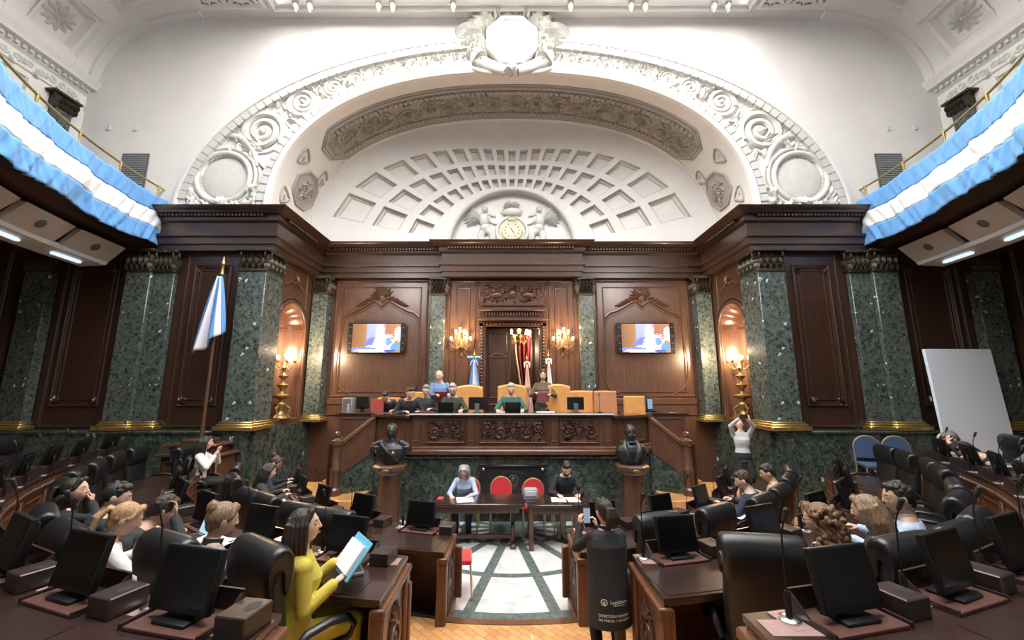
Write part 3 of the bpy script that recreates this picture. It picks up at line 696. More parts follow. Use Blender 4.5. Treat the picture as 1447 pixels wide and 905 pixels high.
m, nt, b = newmat('laylight_glass'); b.inputs['Base Color'].default_value = (.9, .9, .9, 1); b.inputs['Emission Color'].default_value = (1, .985, .96, 1); b.inputs['Emission Strength'].default_value = 10.6; M['glass'] = m
mb = MB(); mb.box(-5.9, 5.9, 0, 8.35, ZC+.12, ZC+.16); 
SKY = structure(mb.build('window_1', M['glass']))
mb = MB()
for k in range(9): mb.box(-5.9+k*1.475-.03, -5.9+k*1.475+.03, 0, 8.35, ZC+.02, ZC+.12)
for k in range(7): mb.box(-5.9, 5.9, k*1.39-.03, k*1.39+.03, ZC+.02, ZC+.12)
structure(mb.build('glazing_bars', M['plaster'], SKY))
# ---------------------------------------------------------------- big arch in the upper front wall
AO, BO, AI, BI, NI = 8.0, 4.72, 5.75, 3.75, 2.35
def outer(q): x, z = arch(AO, BO, 2.0, q); return V((x, YF, Z0+z))
def inner(q): x, z = arch(AI, BI, NI, q); return V((x, YF, Z0+z))
NQ = 96; QS = [pi*i/NQ for i in range(NQ+1)]
mb = MB(); rows = []
for q in QS:
    p = outer(q); dx, dz = p.x, p.z-Z0
    k = min((10.75/abs(dx)) if abs(dx) > 1e-6 else 1e9, (ZC-Z0)/dz if dz > 1e-6 else 1e9)
    rows.append([p, V((dx*k, YF, Z0+dz*k))])
mb.loft(rows, closed=False, caps=False)
for s in (-1, 1):   # corner triangles between ray hits
    pass
WA = structure(mb.build('wall_arch', M['plaster'], smooth=20))
# corners that the ray fan skips
mb = MB()
for i in range(NQ):
    a, b = rows[i][1], rows[i+1][1]
    if abs(abs(a.x)-10.75) < 1e-4 and abs(b.z-ZC) < 1e-4: mb.add([a, V((math.copysign(10.75, a.x), YF, ZC)), b], [(0, 1, 2)])
    if abs(abs(b.x)-10.75) < 1e-4 and abs(a.z-ZC) < 1e-4: mb.add([a, V((math.copysign(10.75, b.x), YF, ZC)), b], [(0, 1, 2)])
mb.box(-10.75, -8, YF, YF+.2, 6.3, Z0); mb.box(8, 10.75, YF, YF+.2, 6.3, Z0)
structure(mb.build('wall_corner', M['plaster'], WA))
def band(mb, prof, n=NQ):   # profile of (s across 0 inner..1 outer with absolute offset, w out)
    rings = []
    for q in QS:
        a, b = inner(q), outer(q); d = b-a; L = d.length; d = d/L
        rings.append([a+d*((o if o >= 0 else L+o))+V((0, -w, 0)) for o, w in prof])
    mb.loft(rings, closed=False, caps=False)
mb = MB(); band(mb, [(0, 0), (0, .10), (.06, .14), (.10, .14), (.12, .09), (.30, .09), (.32, .04), (.36, .0), (-.36, 0.0), (-.34, .05), (-.28, .05), (-.26, .1), (-.10, .1), (-.08, .15), (-.02, .15), (-.0001, .08), (-.0001, 0)])
structure(mb.build('archivolt', M['plaster'], WA, smooth=30))
mb = MB()
def dent(o0, o1, w0, w1, step):
    q = .06; 
    while q < pi-.06:
        a, b = inner(q), outer(q); d = (b-a); L = d.length; d /= L
        base = a if o0 >= 0 else b; 
        a2, b2 = inner(q+.001), outer(q+.001); t = ((a2 if o0 >= 0 else b2)-base); spd = t.length/.001; t.normalize()
        if o0 >= 0: nrm = d
        c = base; n_ = V((-t.z, 0, t.x)); n_ = n_ if n_.dot(d) > 0 else -n_
        vs = []
        for w in (w0, w1):
            for oo, tt in ((o0, -step*.42), (o1, -step*.42), (o1, step*.42), (o0, step*.42)): vs.append(c+n_*oo+t*tt+V((0, -w, 0)))
        mb.add(vs, [(3, 2, 1, 0), (4, 5, 6, 7), (0, 1, 5, 4), (1, 2, 6, 5), (2, 3, 7, 6), (3, 0, 4, 7)])
        q += step/spd
dent(.12, .30, .05, .125, .2); dent(-.28, -.10, .05, .14, .22)
structure(mb.build('archivolt_blocks', M['plaster_dent'], WA, smooth=0))
# scroll ornament on the band
def Tband(u, v, w): return V((u, YF-.01-w, v))
mb = MB(); o = Orn(mb, Tband)
def bandpt(q, s): a, b = inner(q), outer(q); p = a.lerp(b, s); return p, (b-a).length
for sg in (0, 1):
    q = .50; i = 0
    while q < pi/2-.06:
        p, L = bandpt(q, .5); W = L-.72; R = W*.5
        if R < .1: break
        QQ = q if not sg else pi-q; p, L = bandpt(QQ, .52)
        sgn = (1 if i % 2 else -1)*(-1 if sg else 1)
        tq = QQ+(-.12 if not sg else .12); t0, _ = bandpt(tq, .5)
        o.spiral(p.x, p.z, R*.92, 2.6, QQ+pi, sgn, R*.17); o.dome(p.x, p.z, R*.16, R*.16, .1)
        o.ring(p.x, p.z, R*.99, .025)
        nxt = bandpt(QQ+(.18 if not sg else -.18), .5)[0]
        for k in range(34):
            a = rng.random()*6.28; dq = (rng.random()-.5)*R*.48
            pp, _ = bandpt(QQ+dq, .22+.56*rng.random())
            if (V((pp.x-p.x, pp.z-p.z))).length < R*.95: continue
            o.leaf(pp.x, pp.z, a, R*.4, R*.24, .07); o.dome(pp.x, pp.z, R*.09, R*.09, .08, 8, 3)
            if k % 4 == 0: o.spiral(pp.x, pp.z, R*.18, 1.4, a, sgn, R*.055)
        pa, _ = bandpt(QQ+.001, .5); pb, _ = bandpt(QQ, .5); spd = (pa-pb).length/.001
        q += R*1.95/spd; i += 1
structure(mb.build('scroll_frieze', M['plaster_orn'], WA, smooth=50))
# roundels at the feet of the band
for sg in (-1, 1):
    mb = MB(); o = Orn(mb, Tband); cx, cz = sg*6.93, 7.72
    o.ring(cx, cz, .64, .07, 48, 8); o.ring(cx, cz, .77, .05, 48, 8)
    for k in range(56): a = 2*pi*k/56; o.dome(cx+.565*cos(a), cz+.565*sin(a), .027, .027, .055, 6, 3)
    o.dome(cx, cz, .53, .53, .05, 32, 6)
    for s2 in (-1, 1):
        ou = s2*sg > 0; lim = .84 if ou else 1.1
        o.spiral(cx+s2*lim*.86, 7.3, .19, 2, pi/2, s2, .06); o.spiral(cx+s2*.36, 6.98, .14, 1.7, pi/2, s2, .045); o.spiral(cx+s2*lim*.8, 7.0, .15, 1.7, 0, -s2, .045)
        for k in range(14): q_ = rng.random(); o.leaf(cx+s2*(.62+.22*q_*lim), 6.98+rng.random()*.42, pi/2-s2*rng.random()*.9, .24, .13, .1, .3*s2); 
        for k in range(9): o.leaf(cx+s2*(.08+.09*k), 6.92+rng.random()*.1, pi/2+(rng.random()-.5), .2, .12, .1)
        o.tube([(cx+s2*.70, 7.15), (cx+s2*.86, 7.45), (cx+s2*.86, 7.85), (cx+s2*.66, 8.3)], [.07, .065, .05, .03])
        o.leaf(cx+s2*.72, 8.0, pi/2+.2*s2, .34, .15, .07, .2*s2)
    o.dome(cx, 7.06, .15, .12, .18)
    for k in range(5): o.leaf(cx, 6.98, pi/2+(k-2)*.45, .26, .13, .12)
    o.tube([(cx-sg*.78, 8.0), (cx-sg*.62, 8.45), (cx-sg*.32, 8.75), (cx+sg*.1, 8.85)], [.06, .09, .1, .06])
    for k in range(16):
        qq, ss = .30+rng.random()*.2, .22+.56*rng.random(); pp, _ = bandpt(qq if sg > 0 else pi-qq, ss)
        if (V((pp.x-cx, pp.z-cz))).length > .82: o.leaf(pp.x, pp.z, rng.random()*6.28, .26, .14, .08)
    structure(mb.build('roundel', M['plaster_orn'], WA, smooth=50))
# reveal barrel with soffit panel
YR = 10.6
mb = MB(); mb.loft([[inner(q), inner(q)+V((0, YR-YF+.2, 0))] for q in QS], closed=False, caps=False)
structure(mb.build('barrel_vault', M['plaster_shell'], WA, smooth=40))
mb = MB(); mb.tube([inner(q)+V((0, YR-YF, 0)) for q in QS], .06, 8); structure(mb.build('vault_moulding', M['plaster_shell'], WA, smooth=60))
def Tbar(qc):   # relief on the vault: u along y, v along arc param q, w inward
    def T(u, v, w):
        p = inner(v); t = inner(v+.002)-inner(v-.002); n = V((-t.z, 0, t.x)).normalized()
        n = n if n.dot(V((-p.x, 0, Z0-.5-p.z))) > 0 else -n
        return p+V((0, u-YF, 0))+n*w
    return T
T = Tbar(0)
qa, qb = RAD(33), RAD(147); y0, y1 = 9.35, 10.42
mb = MB(); pts = []
poly = [(y0, qa+.05), (y0, qb-.05), (y0+.28, qb), (y1-.28, qb), (y1, qb-.05), (y1, qa+.05), (y1-.28, qa), (y0+.28, qa)]
n = 64; mb.loft([[T(y0+.05+max(0, (.05-(qq-qa))/.05*.23, (.05-(qb-qq))/.05*.23), qq, .03), T(y1-.05-max(0, (.05-(qq-qa))/.05*.23, (.05-(qb-qq))/.05*.23), qq, .03)] for qq in [qa+(qb-qa)*i/n for i in range(n+1)]], closed=False, caps=False)
structure(mb.build('soffit_panel', M['taupe'], WA))
mb = MB(); o = Orn(mb, T)
class OQ:  # ornament in (y, arc metres)
    pass
def arc_q(n=400):
    L = [0]; 
    for i in range(n): L.append(L[-1]+(inner(pi*(i+1)/n)-inner(pi*i/n)).length)
    return L
LQ = arc_q()
def q_of(L):
    lo, hi = 0, 400
    while hi-lo > 1:
        m_ = (lo+hi)//2
        if LQ[m_] <= L: lo = m_
        else: hi = m_
    return pi*(lo+(L-LQ[lo])/max(1e-9, LQ[hi]-LQ[lo]))/400
def L_of(q): i = q/pi*400; k = min(int(i), 399); return LQ[k]+(i-k)*(LQ[k+1]-LQ[k])
o = Orn(mb, lambda u, v, w: T(u, q_of(v), .03+w))
La, Lb = L_of(qa), L_of(qb); k = 0; s = La+.45
while s < Lb-.3:
    o.spiral((y0+y1)/2+.08*(1 if k % 2 else -1), s, .27, 2, k, 1 if k % 2 else -1, .04); o.rosette((y0+y1)/2, s, .1, .05, 6)
    for j in range(9): o.leaf(y0+.2+rng.random()*.65, s+(rng.random()-.5)*.6, rng.random()*6.28, .24, .12, .05)
    s += .6; k += 1
structure(mb.build('soffit_scrolls', M['taupe'], WA, smooth=50))
mb = MB(); o = Orn(mb, lambda u, v, w: T(u, q_of(v), w))
def edge_poly(off):
    pl = []
    m_ = 40
    for i in range(m_+1): pl.append((y0-off, La+.3+(Lb-La-.6)*i/m_))
    pl += [(y0+.28, Lb+off), (y1-.28, Lb+off)]
    for i in range(m_+1): pl.append((y1+off, Lb-.3-(Lb-La-.6)*i/m_))
    pl += [(y1-.28, La-off), (y0+.28, La-off)]
    return pl
for off, r in ((.0, .05), (.1, .03)):
    pl = edge_poly(off); pl.append(pl[0]); o.tube(pl, r, 6)
structure(mb.build('soffit_frame', M['taupe_plain'], WA, smooth=50))
mb = MB()
s = La+.35
while s < Lb-.35:
    q = q_of(s); 
    for yy in (y1-.14, y0+.1):
        mb.add([T(yy+a, q_of(s+b), w) for w in (.03, .09) for a, b in ((-.045, -.04), (.045, -.04), (.045, .04), (-.045, .04))], [(3, 2, 1, 0), (4, 5, 6, 7), (0, 1, 5, 4), (1, 2, 6, 5), (2, 3, 7, 6), (3, 0, 4, 7)])
    s += .14
structure(mb.build('soffit_dentils', M['taupe_plain'], WA, smooth=0))
# octagonal rosette coffers low on the vault
for sg in (-1, 1):
    qo = RAD(14.8) if sg > 0 else RAD(165.2); Lo = L_of(qo)
    mb = MB(); o = Orn(mb, lambda u, v, w: T(u, q_of(v), w))
    for R_, r_ in ((.52, .045), (.42, .03), (.33, .035)):
        o.tube([(10.0+R_*cos(pi/8+k*pi/4), Lo+R_*sin(pi/8+k*pi/4)) for k in range(9)], r_, 6)
    ring8 = lambda R_, w: [T(10.0+R_*cos(pi/8+k*pi/4), q_of(Lo+R_*sin(pi/8+k*pi/4)), w) for k in range(8)]
    mb.add(ring8(.52, .012), [tuple(range(8))])
    o.rosette(10.0, Lo, .3, .06, 8)
    for k in range(16): o.leaf(10.0+.2*cos(k*.39), Lo+.2*sin(k*.39), k*1.3, .16, .09, .07)
    structure(mb.build('octagon_coffer', M['taupe_plain'], WA, smooth=50))
    mb = MB(); o = Orn(mb, lambda u, v, w: T(u, q_of(v), w))
    for (uu, dl) in ((9.4, .66), (10.45, .62), (9.35, -.5)):
        dl *= (1 if sg > 0 else -1); c = Lo+dl
        tri = [(uu-.15, c-.2), (uu+.17, c), (uu-.15, c+.22)]; o.tube(tri+[tri[0], tri[1]], .032, 6); o.leaf(uu-.06, c, pi/3, .15, .09, .04)
    structure(mb.build('corner_ornament', M['taupe_plain'], WA, smooth=50))
# ---------------------------------------------------------------- coffered shell around the lunette
LR, LY = 1.85, 11.33
def shell(ph, s, w=0):
    c, s_ = cos(ph), sin(ph)
    # far end: ray with the vault curve
    lo, hi = 0.0, 12.0
    for _ in range(30):
        m_ = (lo+hi)/2
        if (abs(m_*c)/AI)**NI+(abs(m_*s_)/BI)**NI < 1: lo = m_
        else: hi = m_
    r0 = LR+.03; r = r0+(lo-r0)*s
    return V((r*c, LY-(LY-YR)*min(1, s)**1.35+w, Z0+r*s_))
offs = [3.4, 10.3, 17.4, 24.8, 32.6, 41.0, 50.0, 60.0, 71.0, 83.0]
bnd = sorted([90-o_ for o_ in offs]+[90+o_ for o_ in offs])
rm, cf = MB(), MB()
def slim(ph):
    k = min(1, abs(ph-90)/85); A = ((.05, .17), (.235, .365), (.43, .575)); B = ((.16, .32), (.39, .59), (.65, .87))
    return [(a[0]+(b[0]-a[0])*k, a[1]+(b[1]-a[1])*k) for a, b in zip(A, B)]
def pq(mbx, f0, f1, s0a, s0b, s1a, s1b, n=3):
    mbx.loft([[shell(RAD(f0), s0a+(s1a-s0a)*i/n), shell(RAD(f1), s0b+(s1b-s0b)*i/n)] for i in range(n+1)], closed=False, caps=False)
rib = 1.25
full = [0.0]+bnd+[180.0]
for i in range(len(full)-1):
    f0, f1 = full[i], full[i+1]; a, b = f0+rib*(1 if i else 0), f1-rib*(1 if i < len(full)-2 else 0)
    if i in (0, len(full)-2):
        pq(rm, f0, f1, 0, 0, 1, 1, 8); continue
    pq(rm, f0, a, 0, 0, 1, 1, 8); pq(rm, b, f1, 0, 0, 1, 1, 8)
    sa, sb = slim(f0+rib), slim(f1-rib); pa = pb = 0
    for (x0, x1), (w0, w1) in zip(sa, sb):
        pq(rm, a, b, pa, pb, x0, w0)
        cs = lambda e, d: [shell(RAD(a+(b-a)*e), x0+(x1-x0)*e, d), shell(RAD(b-(b-a)*e), w0+(w1-w0)*e, d), shell(RAD(b-(b-a)*e), w1-(w1-w0)*e, d), shell(RAD(a+(b-a)*e), x1-(x1-x0)*e, d)]
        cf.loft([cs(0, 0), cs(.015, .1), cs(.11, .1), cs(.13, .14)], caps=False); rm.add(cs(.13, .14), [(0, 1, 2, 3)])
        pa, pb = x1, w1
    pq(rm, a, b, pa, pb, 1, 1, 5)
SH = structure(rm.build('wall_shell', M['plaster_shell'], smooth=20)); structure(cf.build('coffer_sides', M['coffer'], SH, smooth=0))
# lunette
mb = MB(); n = 48
mb.add([(LR*cos(pi*i/n), LY+.22, Z0+LR*sin(pi*i/n)) for i in range(n+1)], [tuple(range(n+1))])
structure(mb.build('lunette_ground', M['plaster_shell'], SH))
mb = MB(); mb.loft([[V(((LR+a)*cos(pi*i/n), LY+d, Z0+(LR+a)*sin(pi*i/n))) for a, d in ((.0, .22), (.0, -.02), (.03, -.05), (.07, -.05), (.10, 0), (.1, .03))] for i in range(n+1)], closed=False, caps=False)
structure(mb.build('lunette_rim', M['coffer'], SH, smooth=30))
cl = thing('relief_clock', 'carved lunette clock with pink dial held by two winged plaster figures', 'clock', (0, LY+.2, Z0))
mb = MB(); TL = lambda u, v, w: V((u, -w, v)); o = Orn(mb, TL)
o.ring(0, .62, .46, .06, 40, 8); o.ring(0, .62, .38, .03, 40, 6); o.dome(0, .62, .44, .44, .06, 32, 5)
for k in range(36): a = 2*pi*k/36; o.dome(.42*cos(a), .62+.42*sin(a), .03, .03, .09, 6, 3)
o.dome(0, 1.22, .3, .17, .2); o.spiral(-.22, 1.25, .12, 1.6, 0, 1, .04); o.spiral(.22, 1.25, .12, 1.6, pi, -1, .04)
for k in range(9): o.leaf(0, 1.38, pi/2+(k-4)*.35, .26, .14, .14)
o.dome(0, 1.5, .16, .1, .2); o.dome(0, .98, .14, .07, .14)
for s in (-1, 1):
    for k in range(6): o.leaf(s*(.3+.1*k), .12, pi/2+s*-.5, .26, .14, .08, .3*s)
    o.tube([(s*.25, .1), (s*.6, .05), (s*.95, .12)], [.06, .07, .04])
mb.build('surround', M['plaster_orn'], cl, smooth=50)
mb = MB(); mb.loft([[V((r_*cos(2*pi*k/32), -d, .62+r_*sin(2*pi*k/32))) for k in range(32)] for r_, d in ((.31, .05), (.31, .12), (.28, .13), (.27, .11))]); mb.build('clock_rim', M['goldframe'], cl)
mb = MB(); mb.loft([[V((r_*cos(2*pi*k/32), -d, .62+r_*sin(2*pi*k/32))) for k in range(32)] for r_, d in ((.275, .08), (.275, .118), (.12, .12))]); mb.build('dial', plain('pink_dial', (.80, .56, .44), .5), cl)
mb = MB()
for k in range(12):
    a = 2*pi*k/12; mb.box(-.012, .012, -.125, -.119, .18, .235, Mx=Matrix.Translation((0, 0, .62)) @ Matrix.Rotation(a, 4, 'Y'))
mb.box(-.01, .01, -.131, -.125, -.03, .12, Mx=Matrix.Translation((0, 0, .62)) @ Matrix.Rotation(RAD(142), 4, 'Y')); mb.box(-.008, .008, -.134, -.13, -.03, .1, Mx=Matrix.Translation((0, 0, .62)) @ Matrix.Rotation(RAD(-30), 4, 'Y'))
mb.build('clock_hands', M['darkgrey'], cl)
for s in (-1, 1):
    mb = MB(); o = Orn(mb, TL)
    X = lambda a: s*a
    o.dome(X(.83), 1.30, .085, .11, .15, 14, 5); o.dome(X(.83), 1.37, .09, .07, .14, 12, 4)           # head, hair
    o.tube([(X(.83), 1.2), (X(.84), 1.1)], .05); o.dome(X(.85), .97, .16, .24, .17, 14, 5); o.dome(X(.82), .72, .17, .16, .16, 14, 5)  # torso
    o.tube([(X(.74), 1.1), (X(.62), .92), (X(.45), .86)], [.06, .05, .035]); o.tube([(X(.9), 1.1), (X(.78), 1.18), (X(.5), 1.12)], [.06, .05, .035])
    o.tube([(X(.8), .66), (X(.62), .55), (X(.58), .2), (X(.52), .06)], [.13, .11, .07, .05]); o.tube([(X(.9), .62), (X(.95), .4), (X(.8), .1)], [.13, .11, .07])
    for k in range(7): o.tube([(X(.82+.05*k), .72-.03*k), (X(.95+.06*k), .45-.03*k), (X(1.0+.1*k), .16-.015*k), (X(1.02+.11*k), .04)], [.04, .06, .05, .02])   # drapery
    for k in range(7): o.leaf(X(.95), 1.05, (pi/2-s*(.55+.22*k)), .62-.02*k, .17, .09, -.25*s)     # wing
    for k in range(5): o.leaf(X(1.0), .95, (pi/2-s*(.7+.25*k)), .36, .13, .12, -.25*s)
    mb.build('winged_figure', M['plaster_orn'], cl, smooth=60)
# ---------------------------------------------------------------- cartouche on top of the arch
ca = thing('plaster_cartouche', 'ornate white octagonal plaster cartouche with cornucopias above the big arch', 'ornament', (0, YF-.12, 11.35))
mb = MB(); T0 = lambda u, v, w: V((u, -w-.25*max(0, .0), v)); o = Orn(mb, T0)
oct_ = lambda r_: [(r_*cos(pi/8+k*pi/4)*.95, r_*sin(pi/8+k*pi/4)) for k in range(8)]
mb.loft([[T0(a, c, w) for a, c in oct_(r_)] for r_, w in ((.72, -.05), (.72, .16), (.66, .2), (.6, .2), (.57, .14), (.1, .14))])
mb.build('octagon_plaque', M['plaster'], ca, smooth=30)
mb = MB(); o = Orn(mb, T0)
o.tube([(-.14, .02), (.02, -.0), (.2, .03)], .02); o.tube([(-.1, .04), (-.1, .16)], .014); o.dome(.12, .1, .04, .05, .05)   # small device on the plaque
for s in (-1, 1):
    o.tube([(s*.15, -.82), (s*.5, -.72), (s*.85, -.5), (s*.9, -.22)], [.14, .16, .19, .14]); o.spiral(s*.12, -.86, .12, 1.5, 0, s, .045)
    o.tube([(s*.3, -.85), (s*.7, -.82), (s*1.05, -.68)], [.05, .08, .03])
    for k in range(16): o.dome(s*(.72+rng.random()*.35), -.28+rng.random()*.34, .07, .07, .2+rng.random()*.1, 8, 4)
    for k in range(16): o.leaf(s*(.62+rng.random()*.3), -.35+rng.random()*.9, rng.random()*6.28, .32, .15, .14, .3)
    for k in range(5): o.leaf(s*.95, .12+.1*k, pi/2-s*(1.1+.12*k), .5, .15, .1, -.2*s)
    o.spiral(s*1.28, .28, .12, 1.4, 0, s, .04); o.tube([(s*.6, .5), (s*.85, .75), (s*.95, 1.0)], .03)
    o.leaf(s*.7, .55, pi/2-s*.4, .55, .3, .14); o.leaf(s*.62, .3, pi/2-s*.6, .6, .24, .14); 
for k in range(40):
    a = -.75+rng.random()*2.2; r0 = .66+rng.random()*.2; da = (rng.random()-.5)*1.4; L_ = .26+rng.random()*.24; W_ = .13+rng.random()*.07; h_ = .12+rng.random()*.12; cu = (rng.random()-.5)*.8
    for sx in (-1, 1): o.leaf(sx*r0*cos(a), r0*sin(a)*.95, (a+da) if sx > 0 else pi-(a+da), L_, W_, h_, cu*sx)
for k in range(22):
    a = -.8+rng.random()*2.2; r0 = .78+rng.random()*.25; h_ = .16+rng.random()*.1
    for sx in (-1, 1): o.dome(sx*r0*cos(a), r0*sin(a)*.95, .055, .055, h_, 10, 4)
for k in range(7): o.leaf(0, .68, pi/2+(k-3)*.4, .34, .18, .16)
o.dome(0, -.8, .18, .12, .26); o.dome(0, .8, .14, .12, .24)
for k in range(5): o.leaf(0, -.95, pi/2+(k-2)*.5, .24, .14, .2)
mb.build('foliage', M['plaster_orn'], ca, smooth=85)
# vent grilles and small boxes on the upper wall
for sg, nm in ((-1, 'left'), (1, 'right')):
    v = thing('wall_grille', 'dark grey grille on the upper wall behind the %s balcony end' % nm, 'grille', (sg*9.15, YF, 7.65))
    g = MB(); g.box(-.33, .33, -.03, 0, -.6, .72, .01); g.build('backing', M['darkgrey'], v)
    g = MB()
    for k in range(22): g.box(-.29, .29, -.045, -.028, -.54+k*.056, -.51+k*.056)
    g.build('slats', M['grey'], v)
    for xx, w_ in ((9.95, 'outer'), (9.28, 'inner')):
        z = 9.05 if xx < 9.5 else 9.07
        g = MB(); g.box(-.05, .05, -.03, 0, -.065, .065, .01); ob = g.build('junction_box', M['offwhite']); ob.location = (sg*xx, YF, z); tag(ob, 'small white junction box on the upper %s plaster wall, %s of two' % (nm, w_), 'box', 'junction boxes')
# ================================================================== PEOPLE LIBRARY
def remesh(mb, name, mats, parent, vox=.008, it=3, smooth=True, disp=0):
    me = bpy.data.meshes.new(name); me.from_pydata(mb.v, [], mb.f)
    bm = bmesh.new(); bm.from_mesh(me); bmesh.ops.recalc_face_normals(bm, faces=bm.faces); bm.to_mesh(me); bm.free()
    o = bpy.data.objects.new('tmp', me); COL.objects.link(o)
    r = o.modifiers.new('r', 'REMESH'); r.mode = 'VOXEL'; r.voxel_size = vox; r.use_smooth_shade = True
    if it: s = o.modifiers.new('s', 'SMOOTH'); s.factor = .5; s.iterations = it
    dg = bpy.context.evaluated_depsgraph_get(); dg.update()
    m2 = bpy.data.meshes.new_from_object(o.evaluated_get(dg)); bpy.data.objects.remove(o); bpy.data.meshes.remove(me)
    m2.name = name; m2.materials.clear()
    for m in (mats if isinstance(mats, (list, tuple)) else [mats]): m2.materials.append(m)
    m2.polygons.foreach_set('use_smooth', [True]*len(m2.polygons))
    ob = bpy.data.objects.new(name, m2); COL.objects.link(ob); ob.parent = parent
    return ob
def rot(ax, deg): return Matrix.Rotation(RAD(deg), 4, ax)
def ik(S, W, l1, l2, hint):
    d = W-S; L = d.length
    if L > (l1+l2)*.995: W = S+d*((l1+l2)*.995/L); d = W-S; L = d.length
    a = (l1*l1-l2*l2+L*L)/(2*L); h = sqrt(max(0, l1*l1-a*a)); u = d/L
    p = hint-u*hint.dot(u); p = p.normalized() if p.length > 1e-5 else u.orthogonal().normalized()
    return S+u*a+p*h, W
def head_shape(mb, Mx, fem=False):
    n, k = 40, 28; rings = []
    for i in range(k+1):
        q = max(min(-pi/2+pi*i/k, pi/2-.05), -pi/2+.05); ring = []
        for j in range(n):
            a = 2*pi*j/n; dx, dy, dz = cos(q)*cos(a), cos(q)*sin(a), sin(q)
            lo = max(0, -dz)
            x = .0755*dx*(1-.26*lo**1.5)*(1+.03*max(0, dz))
            y = (.094 if dy > 0 else .100)*dy
            z = .117*dz
            if dy > 0: y += .012*lo*max(0, dy)*(1 if dz > -.9 else .5)
            else: y *= 1-.45*max(0, lo-.25)
            # eye sockets, brow, mouth
            if dy > .3:
                for sx in (-1, 1): y -= .009*math.exp(-(((x-sx*.031)/.018)**2+((z-.010)/.013)**2))
                y += .004*math.exp(-((z-.033)/.012)**2)*math.exp(-(x/.05)**2)
                y += .006*math.exp(-((z+.055)/.016)**2-(x/.022)**2); y += .006*math.exp(-((z+.098)/.016)**2-(x/.02)**2)
                for sx in (-1, 1): y += .004*math.exp(-(((x-sx*.045)/.02)**2+((z+.02)/.02)**2))
            ring.append(V((x, y, z)))
        rings.append(ring)
    mb.loft(rings, Mx=Mx)
    mb.capsule((0, .090, .022), (0, .106, -.018), .008, .0115, 10, Mx); mb.ball((-.009, .1, -.021), .008, n=8, k=6, Mx=Mx); mb.ball((.009, .1, -.021), .008, n=8, k=6, Mx=Mx)
    for sx in (-1, 1): mb.tube([(sx*.017, .083, .011), (sx*.03, .0885, .0185), (sx*.045, .0785, .0125)], [.005, .0068, .004], 8, Mx=Mx); mb.tube([(sx*.018, .083, .004), (sx*.031, .086, -.001), (sx*.044, .078, .004)], [.003, .0045, .003], 8, Mx=Mx); mb.ball((sx*.0765, -.008, -.004), .011, .021, .033, 10, 8, Mx)
def hand(mb, W, d, n, side, curl=25, thumb=True, sc=1.0):
    d = d.normalized(); n = (n-d*n.dot(d)); n = n.normalized() if n.length > 1e-5 else d.orthogonal().normalized(); l = d.cross(n)*side   # l points to the thumb side
    P = W
    mb.loft([[P+d*(t*.088*sc)+(l*cos(2*pi*j/12)*w+n*sin(2*pi*j/12)*h)*sc for j in range(12)] for t, w, h in ((-.15, .024, .02), (0, .026, .019), (.35, .036, .018), (.8, .041, .015), (1.0, .037, .011))])
    for k, (o, L) in enumerate(((.031, .066), (.0105, .075), (-.0105, .07), (-.031, .054))):
        a = P+d*.084*sc+l*o*sc; c1 = RAD(curl*(1+.12*k)); dd = (d*cos(c1)+n*sin(c1)); b = a+dd*L*.5*sc; c2 = c1+RAD(curl*1.3+8); d2 = d*cos(c2)+n*sin(c2); c = b+d2*L*.5*sc
        mb.capsule(a-d*.012, b, .0092*sc, .0086*sc, 8); mb.capsule(b, c, .0086*sc, .0072*sc, 8)
    if thumb:
        a = P+d*.022*sc+l*.026*sc; t1 = (d*.62+l*.72+n*.25).normalized(); b = a+t1*.042*sc; t2 = (d*.86+l*.22+n*.4).normalized()
        mb.capsule(a, b, .0125*sc, .0105*sc, 8); mb.capsule(b, b+t2*.032*sc, .0102*sc, .0082*sc, 8)
SKIN = {k: plain('skin_'+k, c, .5, noise=.06, nscale=14) for k, c in dict(fair=(.62, .40, .30), mid=(.52, .32, .225), tan=(.42, .24, .16)).items()}
for m_ in SKIN.values():
    b_ = m_.node_tree.nodes['Principled BSDF']; b_.inputs['Subsurface Weight'].default_value = .08; b_.inputs['Subsurface Radius'].default_value = (.02, .008, .004)
HAIR = {'black': hairmat('hair_black', (.008, .007, .006), (.03, .024, .02)), 'brown': hairmat('hair_brown', (.025, .013, .008), (.075, .042, .024)),
        'dark': hairmat('hair_dark_brown', (.012, .008, .006), (.04, .025, .017)), 'grey': hairmat('hair_grey', (.16, .16, .165), (.46, .45, .44)), 'salt': hairmat('hair_salt', (.06, .058, .055), (.25, .24, .23)),
        'blonde': hairmat('hair_blonde', (.24, .13, .055), (.55, .36, .18)), 'ash': hairmat('hair_ash_blonde', (.09, .055, .032), (.34, .22, .125)), 'curl': hairmat('hair_curly', (.04, .02, .013), (.27, .15, .075))}
EYEW = plain('eye_white', (.42, .39, .37), .35); EYED = plain('eye_iris', (.03, .02, .012), .2); LIP = plain('lips', (.42, .17, .14), .5)
_cloth = {}
def cloth(c, r=.85, bump=.25):
    k = (c, r)
    if k not in _cloth: _cloth[k] = plain('cloth_%d' % len(_cloth), c, r, noise=.1, nscale=9, bump=bump, bscale=22)
    return _cloth[k]
TORSO_M = [(-.12, .135, .105, 0), (-.04, .168, .122, -.005), (.08, .152, .112, .005), (.17, .146, .106, .008), (.28, .165, .113, .01), (.38, .182, .115, .0), (.45, .168, .095, -.012), (.495, .105, .072, -.018), (.55, .057, .058, -.012), (.60, .053, .056, -.002)]
TORSO_F = [(-.12, .14, .108, 0), (-.04, .172, .122, -.008), (.08, .138, .098, .0), (.16, .120, .088, .004), (.27, .142, .112, .02), (.34, .152, .118, .022), (.41, .148, .092, 0), (.46, .135, .078, -.012), (.50, .085, .06, -.016), (.55, .047, .05, -.01), (.60, .044, .048, 0)]
